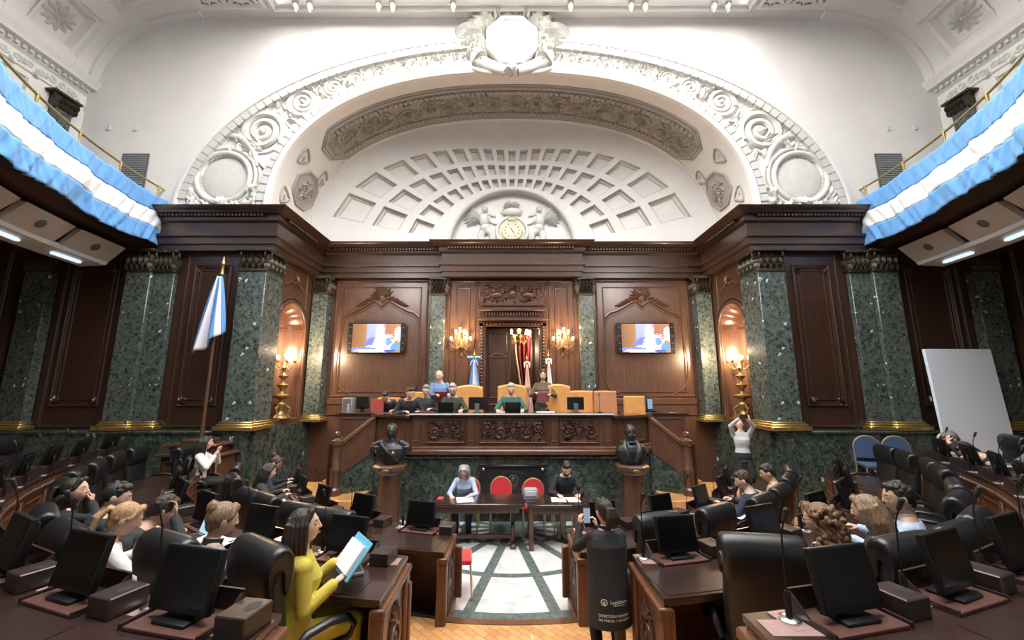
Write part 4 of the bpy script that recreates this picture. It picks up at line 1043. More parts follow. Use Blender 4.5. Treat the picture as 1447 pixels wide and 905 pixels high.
VEST = ((-.36, .218, .165), (-.2, .216, .165), (-.05, .212, .16), (.1, .205, .15), (.25, .208, .15), (.36, .212, .145), (.43, .208, .118), (.475, .18, .095), (.505, .085, .068))
def person(label, loc, rotz, pose, look, name='person', group=None):
    """local frame: x right, y forward, z up, origin on the ground under the pelvis"""
    root = thing(name, label, 'person', loc, rotz, group)
    fem = look.get('fem', False); S_ = look.get('scale', 1.0)
    sit = pose.get('mode', 'sit') == 'sit'
    pz = pose.get('pz', .56 if sit else .90)
    P = V((0, 0, pz)); Mt = Matrix.Translation(P) @ rot('Z', pose.get('twist', 0)) @ rot('Y', pose.get('side', 0)) @ rot('X', -pose.get('lean', 5))
    T = TORSO_F if fem else TORSO_M
    lean2 = pose.get('bend', 0)         # extra bend of the upper spine
    def tp(x, y, z):
        if lean2 and z > .2:
            q = RAD(lean2)*min(1, (z-.2)/.3); dz = z-.2
            return Mt @ V((x, y*cos(q)+dz*sin(q), .2+dz*cos(q)-y*sin(q)))
        return Mt @ V((x, y, z))
    shx = .150 if fem else .172; shz = .435 if fem else .445
    Sh = {s: tp(s*shx, -.012, shz) for s in (-1, 1)}
    if pose.get('shrug'): 
        for s in (-1, 1): Sh[s] = tp(s*shx*.97, 0, shz+pose['shrug'])
    Nk = tp(0, -.012, .545)
    Mh = Matrix.Translation(Nk) @ rot('Z', pose.get('twist', 0)+pose.get('hyaw', 0)) @ rot('X', -pose.get('hpitch', 0)) @ rot('Y', pose.get('hroll', 0)) @ Matrix.Translation((0, .022, .132 if not fem else .128))
    hs = look.get('head', 1.07); Mh = Mh @ Matrix.Scale((.97 if fem else 1.0)*hs, 4)
    near = look.get('near', 0); vox = (.0085, .0065, .005)[near]
    # --- joints
    arms = {}
    for s, key in ((-1, 'L'), (1, 'R')):
        W = pose.get(key)
        W = V(W) if W else (V((s*.22, .32, pz+.17)) if sit else V((s*.26, .06, pz-.05)))
        hint = V(pose.get('e'+key, (s*.6, -.35, -.7)))
        E, W = ik(Sh[s], W, .275 if fem else .295, .245 if fem else .262, hint); arms[s] = (Sh[s], E, W)
    legs = {}
    for s, key in ((-1, 'L'), (1, 'R')):
        H = Mt.to_3x3() @ V((s*.088, 0, 0)) + P; H.z = pz-.04
        if sit: K = V(pose.get('k'+key, (s*.12, .42, pz-.03))); A = V(pose.get('f'+key, (s*.12, .40, .09)))
        else: A = V(pose.get('f'+key, (s*.11, .0, .085))); K, A = ik(H, A, .42, .405, V((s*.1, 1, 0)))
        legs[s] = (H, K, A)
    # --- the body: one continuous surface
    mb = MB(); n = 20
    def torso(mb, grow=0, z0=-9, z1=9, low=None):
        rings = []
        R_ = [r for r in T if z0 <= r[0] <= z1]
        if low: R_ = low + R_
        for z, a, b, yo in R_: rings.append([tp((a+grow)*cos(2*pi*j/n), yo+(b+grow)*sin(2*pi*j/n), z) for j in range(n)])
        mb.loft(rings)
    torso(mb)
    mb.capsule(Nk-V((0, 0, .03)), Mh @ V((0, -.02, -.06)), .05 if not fem else .043, .05 if not fem else .042)
    head_shape(mb, Mh, fem)
    for s in (-1, 1):
        a, e, w = arms[s]; f = .9 if fem else 1
        mb.ball(a, .055*f, n=12, k=8); mb.capsule(a, e, .05*f, .04*f); mb.capsule(e, w, .039*f, .027*f)
        dirh = (w-e).normalized(); dirh = V(pose['d'+('L' if s < 0 else 'R')]).normalized() if pose.get('d'+('L' if s < 0 else 'R')) else dirh
        nn = V(pose.get('n'+('L' if s < 0 else 'R'), (0, 0, -1)))
        hand(mb, w, dirh, nn, -s if pose.get('flip') else s, pose.get('curl', 28), sc=.92 if fem else 1.0)
        H, K, A = legs[s]; mb.capsule(H, K, .08, .055); mb.capsule(K, A, .052, .036); mb.capsule(A, A+V((0, .1, -.04)), .034, .026)
    remesh(mb, 'body', SKIN[look.get('skin', 'fair')], root, vox, 2)
    # --- clothes
    typ = look.get('top', 'sweater'); tc = look.get('tc', (.05, .05, .05)); g = MB(); gz = {'sweater': .014, 'shirt': .012, 'jacket': .02, 'vest': .03}.get(typ, .014)
    hem = -.13 if typ in ('sweater', 'shirt') else -.2
    if sit: hem = max(hem, -.12)
    low = [(hem, (T[1][1]+.012), T[1][2]+.012, 0)] if hem < -.13 else None
    torso(g, gz, -.13, .50, low)
    if typ == 'vest': g = MB(); g.loft([[tp(a*cos(2*pi*j/n), b*sin(2*pi*j/n)-(.012 if z > .3 else 0), z) for j in range(n)] for z, a, b in VEST])
    if typ != 'vest':
        for s in (-1, 1):
            a, e, w = arms[s]; f = (.84 if fem else .96); k = gz*.75
            we = e.lerp(w, look.get('sleeve', .93)); g.ball(a-V((0, 0, .004)), .058*f+k, n=12, k=8); g.capsule(a, e, .052*f+k, .043*f+k); g.capsule(e, we, .042*f+k, .032*f+k*1.1)
    remesh(g, 'jacket' if typ == 'jacket' else typ, cloth(tc), root, max(.007, vox), 3)
    if typ == 'vest':
        g = MB(); torso(g, .012, -.13, .50)
        for s in (-1, 1):
            a, e, w = arms[s]; g.ball(a, .066, n=12, k=8); g.capsule(a, e, .06, .052); g.capsule(e, e.lerp(w, .95), .05, .038)
        remesh(g, 'sleeves', cloth(look.get('sc', (.02, .02, .022))), root, max(.007, vox), 3)
    if look.get('collar'):
        c = MB(); cc = look['collar']
        rings = []
        for z, r_, off in ((.475, .075, -.016), (.515, .066, -.012), (.545, .068, -.008)):
            rings.append([tp(r_*1.08*cos(2*pi*j/24), off+r_*sin(2*pi*j/24)+.004, z-(.03 if sin(2*pi*j/24) > .75 else 0)) for j in range(24)])
        rings2 = [[p+(tp(0, -.01, .5)-p)*.14 for p in r] for r in reversed(rings)]
        c.loft(rings+rings2, loop=True, caps=False)
        if look.get('tieless', True): c.loft([[tp(x, .118+gz*.9-.05*(z-.28)/.2-(.07 if z > .46 else 0), z) for x in (-.045*(z-.2)/.28, .045*(z-.2)/.28)] for z in (.22, .34, .42)], closed=False, caps=False) if look.get('vee') else None
        c.build('collar', cloth(cc), root)
    if look.get('lapel'):
        c = MB()
        for s in (-1, 1): c.tube([tp(s*.07, -.03, .525), tp(s*.085, .075, .43), tp(s*.055, .142, .3), tp(s*.012, .15, .17)], [.016, .026, .026, .01], 8, flat=.5)
        c.build('lapel', cloth(tc), root)
    lc = look.get('lc', (.02, .02, .025)); g = MB()
    g.loft([[Mt @ V(((a+.014)*cos(2*pi*j/n), (b+.012)*sin(2*pi*j/n), z)) for j in range(n)] for z, a, b in ((-.13, .12, .1), (-.1, .15, .115), (-.03, .17, .124), (.06, .15, .108))])
    for s in (-1, 1):
        H, K, A = legs[s]; g.ball(H, .098, n=12, k=8); g.capsule(H, K, .093, .068); g.capsule(K, K.lerp(A, .93), .066, .052)
    remesh(g, 'trousers', cloth(lc), root, .009, 3)
    for s in (-1, 1):
        H, K, A = legs[s]; sh = MB(); yaw = pose.get('toe', 8)*-s
        M2 = Matrix.Translation((A.x, A.y, A.z-.085)) @ rot('Z', yaw)
        sh.loft([[V((w*cos(2*pi*j/14)*(1 if abs(cos(2*pi*j/14)) < .9 else 1), y, max(0, h*.5+h*.55*sin(2*pi*j/14)))) for j in range(14)] for y, w, h in ((-.075, .02, .05), (-.065, .036, .085), (-.02, .04, .105), (.04, .042, .085), (.11, .046, .055), (.165, .04, .045), (.19, .018, .03))], Mx=M2)
        sh.build('shoe', cloth(look.get('shoe', (.02, .018, .017)), .5), root, smooth=60)
    # --- face
    for s in (-1, 1):
        e = MB(); e.ball((s*.031, .0755, .0085), .0112, n=14, k=10, Mx=Mh); e.cur = 1; e.ball((s*.0305, .0828, .0072), .0066, .0052, .0062, 10, 8, Mh)
        e.build('eye', [EYEW, EYED], root, 80)
    e = MB(); e.tube([(-.021, .0925, -.054), (-.008, .0995, -.0515), (0, .1, -.053), (.008, .0995, -.0515), (.021, .0925, -.054)], [.0015, .0032, .0028, .0032, .0015], 8, Mx=Mh); e.tube([(-.018, .0925, -.057), (0, .0995, -.0605), (.018, .0925, -.057)], [.0015, .004, .0015], 8, Mx=Mh)
    e.build('lips', LIP, root, 80)
    hc = HAIR[look.get('hc', 'dark')]
    e = MB()
    for s in (-1, 1): e.tube([(s*.015, .0915, .031), (s*.031, .089, .036), (s*.047, .078, .031)], [.003, .0042, .002], 6, Mx=Mh)
    e.build('eyebrows', HAIR[look.get('bc', look.get('hc', 'dark'))], root, 80)
    if look.get('beard'):
        e = MB(); e.loft([[V((.0775*k*cos(a), .012+.094*k*sin(a)+(.004 if abs(a-pi/2) < .5 else 0), z)) for a in [pi*j/16 for j in range(17)]] for z, k in ((-.03, .86), (-.06, .84), (-.09, .76), (-.113, .55))], closed=False, caps=False, Mx=Mh)
        e.ball((0, .1, -.041), .026, .008, .007, 10, 6, Mh); e.build('beard', HAIR[look.get('beard')], root, 80)
    if look.get('glasses'):
        e = MB()
        for s in (-1, 1):
            e.tube([(s*.033+.022*cos(2*pi*k/16), .1, .008+.017*sin(2*pi*k/16)) for k in range(17)], .0022, 6, Mx=Mh); e.tube([(s*.055, .099, .012), (s*.078, .06, .012), (s*.08, -.005, .008)], .002, 6, Mx=Mh)
        e.tube([(-.011, .1, .01), (.011, .1, .01)], .002, 6, Mx=Mh); e.build('glasses', M['black'], root, 80)
    # --- hair
    ht = look.get('hair', 'short'); h = MB(); r = random.Random(hash(label) % 1000 if False else len(label)*7+int(loc[0]*10))
    if ht == 'bald':
        for s in (-1, 1): h.ball((s*.062, -.03, -.005), .022, .055, .045, 12, 8, Mh)
        h.ball((0, -.075, -.02), .06, .034, .055, 12, 8, Mh)
    else:
        th = look.get('thick', 1.0)
        h.ball((0, -.020, .026), .0815*th, .0995*th, .101*th, 28, 18, Mh)
        if ht in ('short', 'tidy'):
            h.ball((0, .035, .094), .058, .042, .034, 14, 10, Mh); h.ball((0, -.075, -.025), .058, .036, .06, 14, 10, Mh)
            for k in range(26):
                a = r.random()*6.28; q = .25+r.random()*1.1; d = V((cos(q)*cos(a)*.07, -.02+cos(q)*sin(a)*.09, .035+sin(q)*.09)); h.ball(d, .018, n=8, k=6, Mx=Mh)
        if ht in ('long', 'bun', 'pony', 'curly'):
            for s in (-1, 1): h.capsule((s*.03, .055, .098), (s*.068, .035, .035), .026, .016, 10, Mh)
        if ht in ('bun', 'pony'):
            h.ball((0, -.06, -.03), .062, .045, .06, 14, 10, Mh)
            for s in (-1, 1): h.capsule((s*.07, .02, .02), (s*.06, -.05, .01), .016, .022, 10, Mh)
        if ht == 'bun':
            bz = look.get('bz', .075); h.ball((0, -.095, bz), .052, .045, .048, 16, 10, Mh)
            for k in range(10): a = k*.63; h.ball((.036*cos(a), -.105, bz+.034*sin(a)), .02, n=8, k=6, Mx=Mh)
        if ht == 'pony':
            L = look.get('pl', .28)
            for k in range(7):
                dx = (k-3)*.011; h.tube([Mh @ V(p) for p in ((dx*.4, -.09, .05), (dx, -.135, .05), (dx*1.6, -.158, -.02), (dx*1.9, -.15, -L*.6), (dx*1.3, -.135, -L))], [.014, .02, .022, .02, .006], 8)
        if ht == 'long':
            L = look.get('hl', .27); 
            for s in (-1, 1):
                for k in range(5): 
                    y0 = .035-.03*k; h.tube([Mh @ V(p) for p in ((s*.045, y0, .085), (s*.079, y0-.006, .02), (s*(.084+.004*k), y0-.012, -.08), (s*.08, y0-.02+(0 if look.get('back') else .02), -L*(.8+.05*k)))], [.018, .02, .02, .009], 8)
            for k in range(9):
                x = (k-4)*.019; h.tube([Mh @ V(p) for p in ((x, -.085, .05), (x*1.1, -.108, -.04), (x*1.2, -.112, -L*.7), (x*1.15, -.1, -L-.02*(k % 3)))], [.022, .024, .024, .008], 8)
        if ht == 'curly':
            for k in range(150):
                a = r.random()*6.28; z = .09-.40*r.random()
                if sin(a) > .45 and z < .085: continue
                rad = (.085+.045*r.random())*(1 if z > 0 else 1+.5*min(.25, -z)); rad *= (1 if z < .05 else .8)
                p = V((rad*cos(a), -.025+rad*sin(a)*1.05, z)); h.ball(p, .02+.012*r.random(), .02, .024, 8, 6, Mh)
            for k in range(26):
                a = pi*(1.0+r.random()) if k % 3 else (r.choice((0, pi))+(r.random()-.5)*.8)
                c0 = V((.1*cos(a), -.03+.105*sin(a), .02)); tw = r.random()*6
                h.tube([Mh @ (c0+V((.016*cos(tw+t*1.3), .016*sin(tw+t*1.3)-.004*t*.3, -.03*t))) for t in range(11)], [.013]*10+[.004], 6)
    remesh(h, 'hair', hc, root, .0075 if near < 2 else .0055, 4 if ht != 'curly' else 1)
    root['_h'] = 0; del root['_h']
    root.scale = (S_, S_, S_)
    return root, dict(arms=arms, Mh=Mh, Mt=Mt, tp=tp, root=root)
def wpos(info, p):   # local point of a person -> world
    r = info['root']; return Matrix.Translation(r.location) @ Euler(r.rotation_euler).to_matrix().to_4x4() @ Matrix.Scale(r.scale[0], 4) @ V(p)
# ================================================================== ROSTRUM
PZ = 1.35
mb = MB(); poly = [(-3.15, 9.45), (-2.15, 8.87), (2.15, 8.87), (3.15, 9.45), (3.15, 10.15), (4.35, 10.15), (4.35, YB-.01), (-4.35, YB-.01), (-4.35, 10.15), (-3.15, 10.15)]
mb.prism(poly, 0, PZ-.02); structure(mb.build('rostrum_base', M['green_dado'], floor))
mb = MB(); mb.prism(poly, PZ-.02, PZ); structure(mb.build('rostrum_floor', M['parquet'], floor))
mb = MB(); sweep(mb, [(0, 0), (.05, 0), (.07, .03), (.05, .06), (0, .06)], [(-3.15, 9.45), (-2.15, 8.87), (2.15, 8.87), (3.15, 9.45)], z=PZ-.085); structure(mb.build('rostrum_ledge', M['green_dado'], floor))
# landings and small flights of steps at both ends
for sg in (-1, 1):
    mb = MB()
    def sb(x0, x1, y0, y1, z): mb.box(*sorted((sg*x0, sg*x1)), y0, y1, 0, z, .01)
    sb(3.18, 5.48, 8.5, 10.14, .5); sb(3.18, 3.98, 8.2, 8.5, .34); sb(3.18, 3.9, 7.9, 8.2, .17)
    structure(mb.build('landing', M['parquet'], floor))
    mb = MB()
    for k in range(5): mb.box(*sorted((sg*(3.17), sg*(4.3-.22*k))), 9.5, 10.14, .5, .5+.17*(k+1), .01)
    st = thing('stair', 'short wooden stair rising to the %s end of the rostrum behind its rail' % ('left' if sg < 0 else 'right'), 'stairs', (0, 0, 0)); mb.build('steps', M['parquet'], st)
    # solid wooden balustrade
    a, b = V((sg*3.72, 8.98)), V((sg*3.14, 9.42)); dr = (b-a); n_ = V((dr.y, -dr.x)).normalized()*.05
    r_ = MB()
    def slab(mbx, za0, za1, zb0, zb1, t): 
        q = V((dr.y, -dr.x)).normalized()*t
        mbx.add([(a.x+q.x, a.y+q.y, za0), (b.x+q.x, b.y+q.y, zb0), (b.x+q.x, b.y+q.y, zb1), (a.x+q.x, a.y+q.y, za1), (a.x-q.x, a.y-q.y, za0), (b.x-q.x, b.y-q.y, zb0), (b.x-q.x, b.y-q.y, zb1), (a.x-q.x, a.y-q.y, za1)], [(0, 1, 2, 3), (7, 6, 5, 4), (0, 4, 5, 1), (1, 5, 6, 2), (2, 6, 7, 3), (3, 7, 4, 0)])
    slab(r_, .88, 1.5, 1.34, 2.06, .035); slab(r_, .88, .98, 1.34, 1.44, .05); slab(r_, 1.4, 1.46, 1.96, 2.02, .05); r_.build('rail_panel', M['wood'], st)
    r_ = MB(); slab(r_, 1.5, 1.57, 2.06, 2.13, .075); r_.build('handrail', M['wood'], st)
    r_ = MB(); slab(r_, .45, .88, .45, 1.34, .03); r_.build('marble_string', M['green_dado'], st)
    nw = MB(); nw.lathe([(.14, .5), (.14, .62), (.1, .66), (.1, .95), (.12, .98), (.12, 1.02), (.095, 1.06), (.09, 1.5), (.13, 1.54), (.13, 1.62), (.06, 1.65), (.045, 1.68), (.07, 1.72), (.06, 1.78), (.02, 1.81), (0, 1.815)], 20, c=(sg*3.77, 8.93)); nw.build('newel_post', M['wood'], st)
    nw = MB(); nw.box(*sorted((sg*3.83, sg*3.98)), 8.95, 9.06, .5, 1.56, .02); nw.build('side_post', M['wood_dark'], st)
# the long desk of the rostrum
rd = thing('rostrum_desk', 'long carved dark wooden presiding desk on the green marble rostrum', 'desk', (0, 8.85, PZ))
def L0(x, y, z): return (x, y-8.85, z-PZ)
mb = MB()
for x0, x1, y0, y1, z1 in ((-2.15, 2.15, 8.85, 8.95, 2.17),): mb.box(*L0(x0, y0, 0)[:1], x1, 0, .1, 0, .83)
mb.build('front_panel', M['wood'], rd)
mb = MB(); P3 = [(-3.15, 9.45-8.85), (-2.15, -.0), (2.15, 0), (3.15, 9.45-8.85)]
sweep(mb, [(0, 0), (.1, 0), (.1, .07), (.07, .1), (.07, .13), (.03, .16), (0, .16)], P3, z=0)
mb.build('plinth_moulding', M['wood'], rd, 30)
mb = MB(); sweep(mb, [(-.55, 0), (.1, 0), (.12, .02), (.1, .05), (-.55, .05)], [(-2.2, 0), (2.2, 0)], z=.80)
for sg in (-1, 1):
    a, b = V((sg*2.15, 0)), V((sg*3.2, .62)); q = (b-a).normalized(); nn = V((q.y, -q.x))*(1 if sg > 0 else -1)
    poly = [a+nn*.08, b+nn*.08, b-nn*.5, a-nn*.5]; mb.prism([(p.x, p.y) for p in poly], .74, .79)
mb.build('desk_top', M['desk_top'], rd, 30)
for sg in (-1, 1):
    a, b = V((sg*2.15, 0)), V((sg*3.15, .6)); q = (b-a).normalized(); nn = V((q.y, -q.x))*(1 if sg > 0 else -1)
    mb = MB(); mb.prism([(p.x, p.y) for p in (a, b, b-nn*.07, a-nn*.07)], 0, .75)
    T = lambda u, v, w: V((a.x+q.x*u+nn.x*w, a.y+q.y*u+nn.y*w, v)); frame_rect(mb, T, .2, 1.0, .22, .68, .05, .03)
    mb.build('side_panel', M['wood'], rd)
mb = MB(); T = lambda u, v, w: V((u, -w, v))
for c, w_ in ((-1.42, .84), (0.02, 1.46), (1.44, .84)): frame_rect(mb, T, c-w_/2, c+w_/2, .22, .76, .06, .04)
for x in (-2.05, -.88, .9, 2.05): mb.box(x-.1, x+.1, -.03, .02, .16, .8, .012); frame_rect(mb, lambda u, v, w: V((u, -.03-w, v)), x-.07, x+.07, .26, .72, .025, .015)
mb.build('panel_frame', M['wood'], rd)
for c, w_, s in ((-1.42, .72, 5), (.02, 1.34, 9), (1.44, .72, 14)):
    mb = MB(); o = Orn(mb, lambda u, v, w: V((c+u, -.005-w, .49+v))); scrollpanel(o, w_, .42, s, 1.6, .04); mb.build('carved_panel', M['wood_carve'], rd, 60)
# counters behind the stairs
for sg, nm in ((-1, 'left'), (1, 'right')):
    t = thing('side_counter', 'plain wooden counter at the back %s end of the rostrum behind the stair' % nm, 'counter', (sg*3.55, 10.2, PZ))
    mb = MB(); mb.box(-.78, .78, 0, .06, 0, .74, .008); mb.box(-.78, .78, .26, .31, 0, .74, .008); mb.build('cabinet', M['wood'], t)
    mb = MB(); T = lambda u, v, w: V((u, -w, v)); frame_rect(mb, T, -.7, -.05, .15, .66, .05, .03); frame_rect(mb, T, .05, .7, .15, .66, .05, .03); mb.build('front_moulding', M['wood'], t)
    mb = MB(); mb.box(-.84, .84, -.06, .36, .74, .785, .012); mb.build('counter_top', M['desk_top'], t)
# name plaque of black stone on the marble front
pq_ = thing('plaque', 'black stone plaque with worn gilt lettering on the green marble rostrum front', 'plaque', (.02, 8.87, .72))
mb = MB(); mb.box(-.68, .68, -.04, 0, -.5, .42, .01); mb.build('slab', M['black_stone'], pq_)
mb = MB(); frame_rect(mb, lambda u, v, w: V((u, -.04-w, v)), -.64, .64, -.46, .36, .03, .02); mb.box(-.6, .6, -.075, -.04, .37, .41, .008)
for s in (-1, 1): mb.box(s*.64-.1, s*.64+.1, -.09, -.03, .41, .445, .006); mb.box(s*.64-.06, s*.64+.06, -.08, -.03, -.5, .41, .006)
mb.build('border', M['black_stone'], pq_)
for s in (-1, 1):
    mb = MB(); mb.ball((s*.62, -.1, .33), .035); mb.build('boss', M['chrome'], pq_)
mb = MB(); o = Orn(mb, lambda u, v, w: V((u, -.042-w*.4, v))); o.ring(0, .1, .1, .014, 24); o.leaf(-.02, -.08, 2.2, .2, .06, .02); o.leaf(.02, -.08, .9, .2, .06, .02); o.dome(0, .1, .05, .07, .03)
for k in range(13):
    a = pi*(.18+.64*k/12); x, z = .42*cos(a), -.02+.3*sin(a); o.tube([(x-.014, z-.012), (x, z+.014), (x+.014, z-.012)], .004)
    a2 = pi*(1.25+.5*k/12); x, z = .34*cos(a2), .18+.3*sin(a2); o.tube([(x-.012, z-.01), (x+.012, z+.01)], .004)
mb.build('gilt_lettering', plain('worn_gilt', (.10, .085, .055), .5, .4), pq_)
# ================================================================== BUSTS
def bust(x, y, label, plabel, general):
    p = thing('pedestal', plabel, 'pedestal', (x, y, 0), 0, 'bust pedestals')
    mb = MB(); mb.lathe([(.27, 0), (.27, .12), (.23, .16), (.22, .2), (.2, 1.0), (.2, 1.06), (.25, 1.12)], 8, Mx=rot('Z', 22.5)); mb.build('shaft', M['wood'], p, 20)
    mb = MB(); mb.lathe([(.25, 1.10), (.34, 1.16), (.345, 1.22), (.30, 1.25)], 8, Mx=rot('Z', 22.5)); mb.build('cap', M['wood'], p, 20)
    mb = MB(); mb.box(-.06, .06, -.335, -.31, 1.155, 1.195, .004); mb.build('brass_plate', M['brass'], p)
    b = thing('bust', label, 'bust', (x, y, 1.25), 0, 'bronze busts')
    mb = MB(); n = 24
    if general:
        mb.loft([[V((a*cos(2*pi*j/n), yo+c*sin(2*pi*j/n), z)) for j in range(n)] for z, a, c, yo in ((0, .15, .12, 0), (.04, .17, .14, 0), (.1, .24, .16, 0), (.2, .30, .18, 0), (.3, .30, .17, 0), (.37, .24, .14, .01), (.41, .13, .11, .01), (.45, .095, .1, 0), (.50, .08, .085, -.005))])
    else:
        mb.loft([[V((a*cos(2*pi*j/n), yo+c*sin(2*pi*j/n), z)) for j in range(n)] for z, a, c, yo in ((0, .22, .14, 0), (.04, .24, .15, 0), (.14, .29, .17, 0), (.26, .315, .18, 0), (.34, .28, .16, 0), (.39, .2, .13, .01), (.43, .11, .1, .01), (.48, .085, .09, 0), (.52, .078, .085, 0))])
    head_shape(mb, TR(0, 0, .615, pi, 0, 0, 1.32)); mb.capsule((0, 0, .44), (0, -.01, .56), .085, .08)
    Hh = TR(0, 0, .615, pi, 0, 0, 1.32)
    if general:
        mb.ball((0, -.018, .03), .082, .1, .1, 20, 12, Hh)
        for s in (-1, 1): mb.capsule((s*.072, .02, .01), (s*.068, .035, -.045), .014, .01, 8, Hh); mb.capsule((s*.2, 0, .40), (s*.33, 0, .34), .075, .07); 
    else:
        for s in (-1, 1): mb.ball((s*.062, -.03, 0), .024, .055, .05, 12, 8, Hh)
        mb.loft([[V((.066*k*cos(a), .03+.085*k*sin(a), z)) for a in [2*pi*j/16 for j in range(16)]] for z, k in ((-.03, .95), (-.07, .98), (-.115, .8), (-.15, .4))], Mx=Hh); mb.capsule((-.03, .1, -.04), (.03, .1, -.04), .013, .013, 8, Hh)
    remesh(mb, 'figure', M['bustbronze'], b, .008, 2)
    mb = MB()
    if general:
        for s in (-1, 1):
            mb = MB(); mb.lathe([(.0, .36), (.09, .355), (.105, .335), (.1, .315)], 18, c=(s*.305, 0))
            for k in range(18): a = 2*pi*k/18; mb.capsule((s*.305+.09*cos(a), .09*sin(a), .325), (s*.305+.105*cos(a), .105*sin(a), .235), .014, .010, 6)
            mb.build('epaulette', M['bustbronze'], b)
        mb = MB(); mb.tube([(-.19, -.13, .40), (-.08, -.185, .3), (.06, -.195, .17), (.18, -.15, .06)], .035, 8, flat=.35, up=V((0, 1, 0))); mb.build('sash', M['bustbronze'], b)
        mb = MB(); st = [(.055*(1 if k % 2 else .45)*cos(pi*k/8), .055*(1 if k % 2 else .45)*sin(pi*k/8)) for k in range(16)]; mb.prism(st, 0, .015, Matrix.Translation((.1, -.2, .24)) @ rot('X', 90)); mb.ball((.1, -.212, .24), .022); mb.build('star_medal', plain('silver_gilt', (.7, .62, .42), .3, .9), b)
        mb = MB(); 
        for k in range(5): mb.ball((0, -.185+.0*k, .1+.06*k), .013, n=8, k=6)
        mb.build('tunic_buttons', M['bustbronze'], b)
    else:
        for s in (-1, 1): mb.tube([(s*.1, -.02, .455), (s*.13, -.13, .36), (s*.1, -.19, .2), (s*.04, -.175, .05)], [.03, .055, .06, .03], 8, flat=.4, up=V((0, 1, 0)))
        mb.build('lapels', M['bustbronze'], b)
        mb = MB(); mb.capsule((-.05, -.13, .43), (.05, -.13, .43), .028, .028, 8); mb.ball((0, -.145, .43), .02)
        for k in range(4): mb.ball((0, -.19, .1+.07*k), .012, n=8, k=6)
        mb.build('bow_tie', M['bustbronze'], b)
bust(-2.42, 8.3, 'dark bronze bust of a uniformed general with epaulettes and a bright star', 'octagonal wooden pedestal under the bust of the general', True)
bust(2.38, 8.3, 'dark bronze bust of a bearded bald man in a coat', 'octagonal wooden pedestal under the bearded bust', False)
for x, lab in ((-2.98, 'small white card on the marble ledge left of the general bust'), (2.98, 'small brown tag on the marble ledge right of the bearded bust')):
    mb = MB(); mb.box(-.07, .07, -.03, .03, 0, .07, .005); ob = mb.build('ledge_card', M['white'] if x < 0 else M['tray']); ob.location = (x*1.0, 9.24, PZ-.02); tag(ob, lab, 'card')
# ================================================================== STENOGRAPHERS' TABLES AND RED CHAIRS
t = thing('stenographer_table', 'dark wooden trestle table with carved lyre legs, left of the pair before the rostrum', 'table', (-.6, 7.7, 0), 0, 'stenographer tables')
mb = MB(); mb.box(-.85, .83, -.35, .35, .70, .75, .012); mb.build('table_top', M['desk_top'], t)
for y0 in (-.29, .25): mb = MB(); mb.box(-.75, .73, y0, y0+.04, .58, .70, .006); mb.build('apron', M['wood'], t)
for x in (-.5, .62):
    mb = MB(); o = Orn(mb, lambda u, v, w: V((x+w-.03, u, v)))
    for w0 in (0,):
        for s in (-1, 1): o.tube([(s*.05, .05), (s*.2, .14), (s*.12, .3), (s*.05, .36), (s*.12, .46), (s*.2, .58)], .045, 8, 1); o.spiral(s*.14, .16, .08, 1.4, 0, s, .03)
    mb.box(x-.05, x+.05, -.3, .3, 0, .07, .015); mb.box(x-.045, x+.045, -.26, .26, .56, .6, .01); mb.build('leg', M['wood_carve'], t)
mb = MB(); mb.box(-.5, .62, -.03, .03, .08, .15, .01); mb.build('stretcher', M['wood'], t)
t2 = thing('stenographer_table', 'plain dark wooden table with straight legs, right of the pair before the rostrum', 'table', (.83, 7.68, 0), 0, 'stenographer tables')
mb = MB(); mb.box(-.57, .57, -.38, .35, .70, .75, .012); mb.build('table_top', M['desk_top'], t2)
for y0 in (-.33, .27): mb = MB(); mb.box(-.52, .52, y0, y0+.035, .58, .70, .006); mb.build('apron', M['wood'], t2)
for x in (-.5, .5):
    for y in (-.31, .28): mb = MB(); mb.box(x-.04, x+.04, y-.04, y+.04, 0, .7, .008); mb.build('leg', M['wood'], t2)
def banquet_chair(label, loc, rz, fab, group, round_=True):
    c = thing('banquet_chair', label, 'chair', loc, rz, group)
    mb = MB(); mb.box(-.21, .21, -.2, .22, .43, .5, .03, seg=2); mb.build('seat', fab, c)
    mb = MB(); K = 24; pts = [(-.19, .56)]+[(.2*cos(pi-pi*k/K), .74+.2*sin(pi-pi*k/K)) for k in range(K+1)]+[(.19, .56)]
    mb.prism([(x, z) for x, z in pts], .195, .235, Matrix(((1, 0, 0, 0), (0, 0, -1, 0), (0, 1, 0, 0), (0, 0, 0, 1)))); mb.build('backrest', fab, c)
    mb = MB(); pts3 = [(-.2, -.215, .5)]+[(x*1.05, -.215, (z-.74)*1.05+.74) for x, z in pts]+[(.2, -.215, .5)]; mb.tube(pts3, .014, 8); mb.build('back_frame', M['goldframe'], c)
    for sx in (-1, 1):
        mb = MB(); mb.tube([(sx*.2, .2, .44), (sx*.2, .23, 0)], .012, 8); mb.build('leg', M['goldframe'], c)
        mb = MB(); mb.tube([(sx*.2, -.215, .55), (sx*.2, -.2, .44), (sx*.2, -.24, 0)], .012, 8); mb.build('leg', M['goldframe'], c)
    return c
bc0 = banquet_chair('red gold-framed banquet chair, empty, behind the middle of the left table', (-.22, 8.36, 0), pi, M['red'], 'red banquet chairs')
dup(bc0, (.42, 8.2, 0), pi, 'red gold-framed banquet chair, empty, behind the grey device')
dup(bc0, (-.86, 8.32, 0), pi, 'red gold-framed banquet chair under the grey-haired woman in pale blue')
dup(bc0, (1.0, 8.3, 0), pi, 'red gold-framed banquet chair under the man writing at the right table')
dup(bc0, (-.77, 5.9, 0), RAD(-84), 'red gold-framed banquet chair beside the end of the inner desk, left of the aisle')
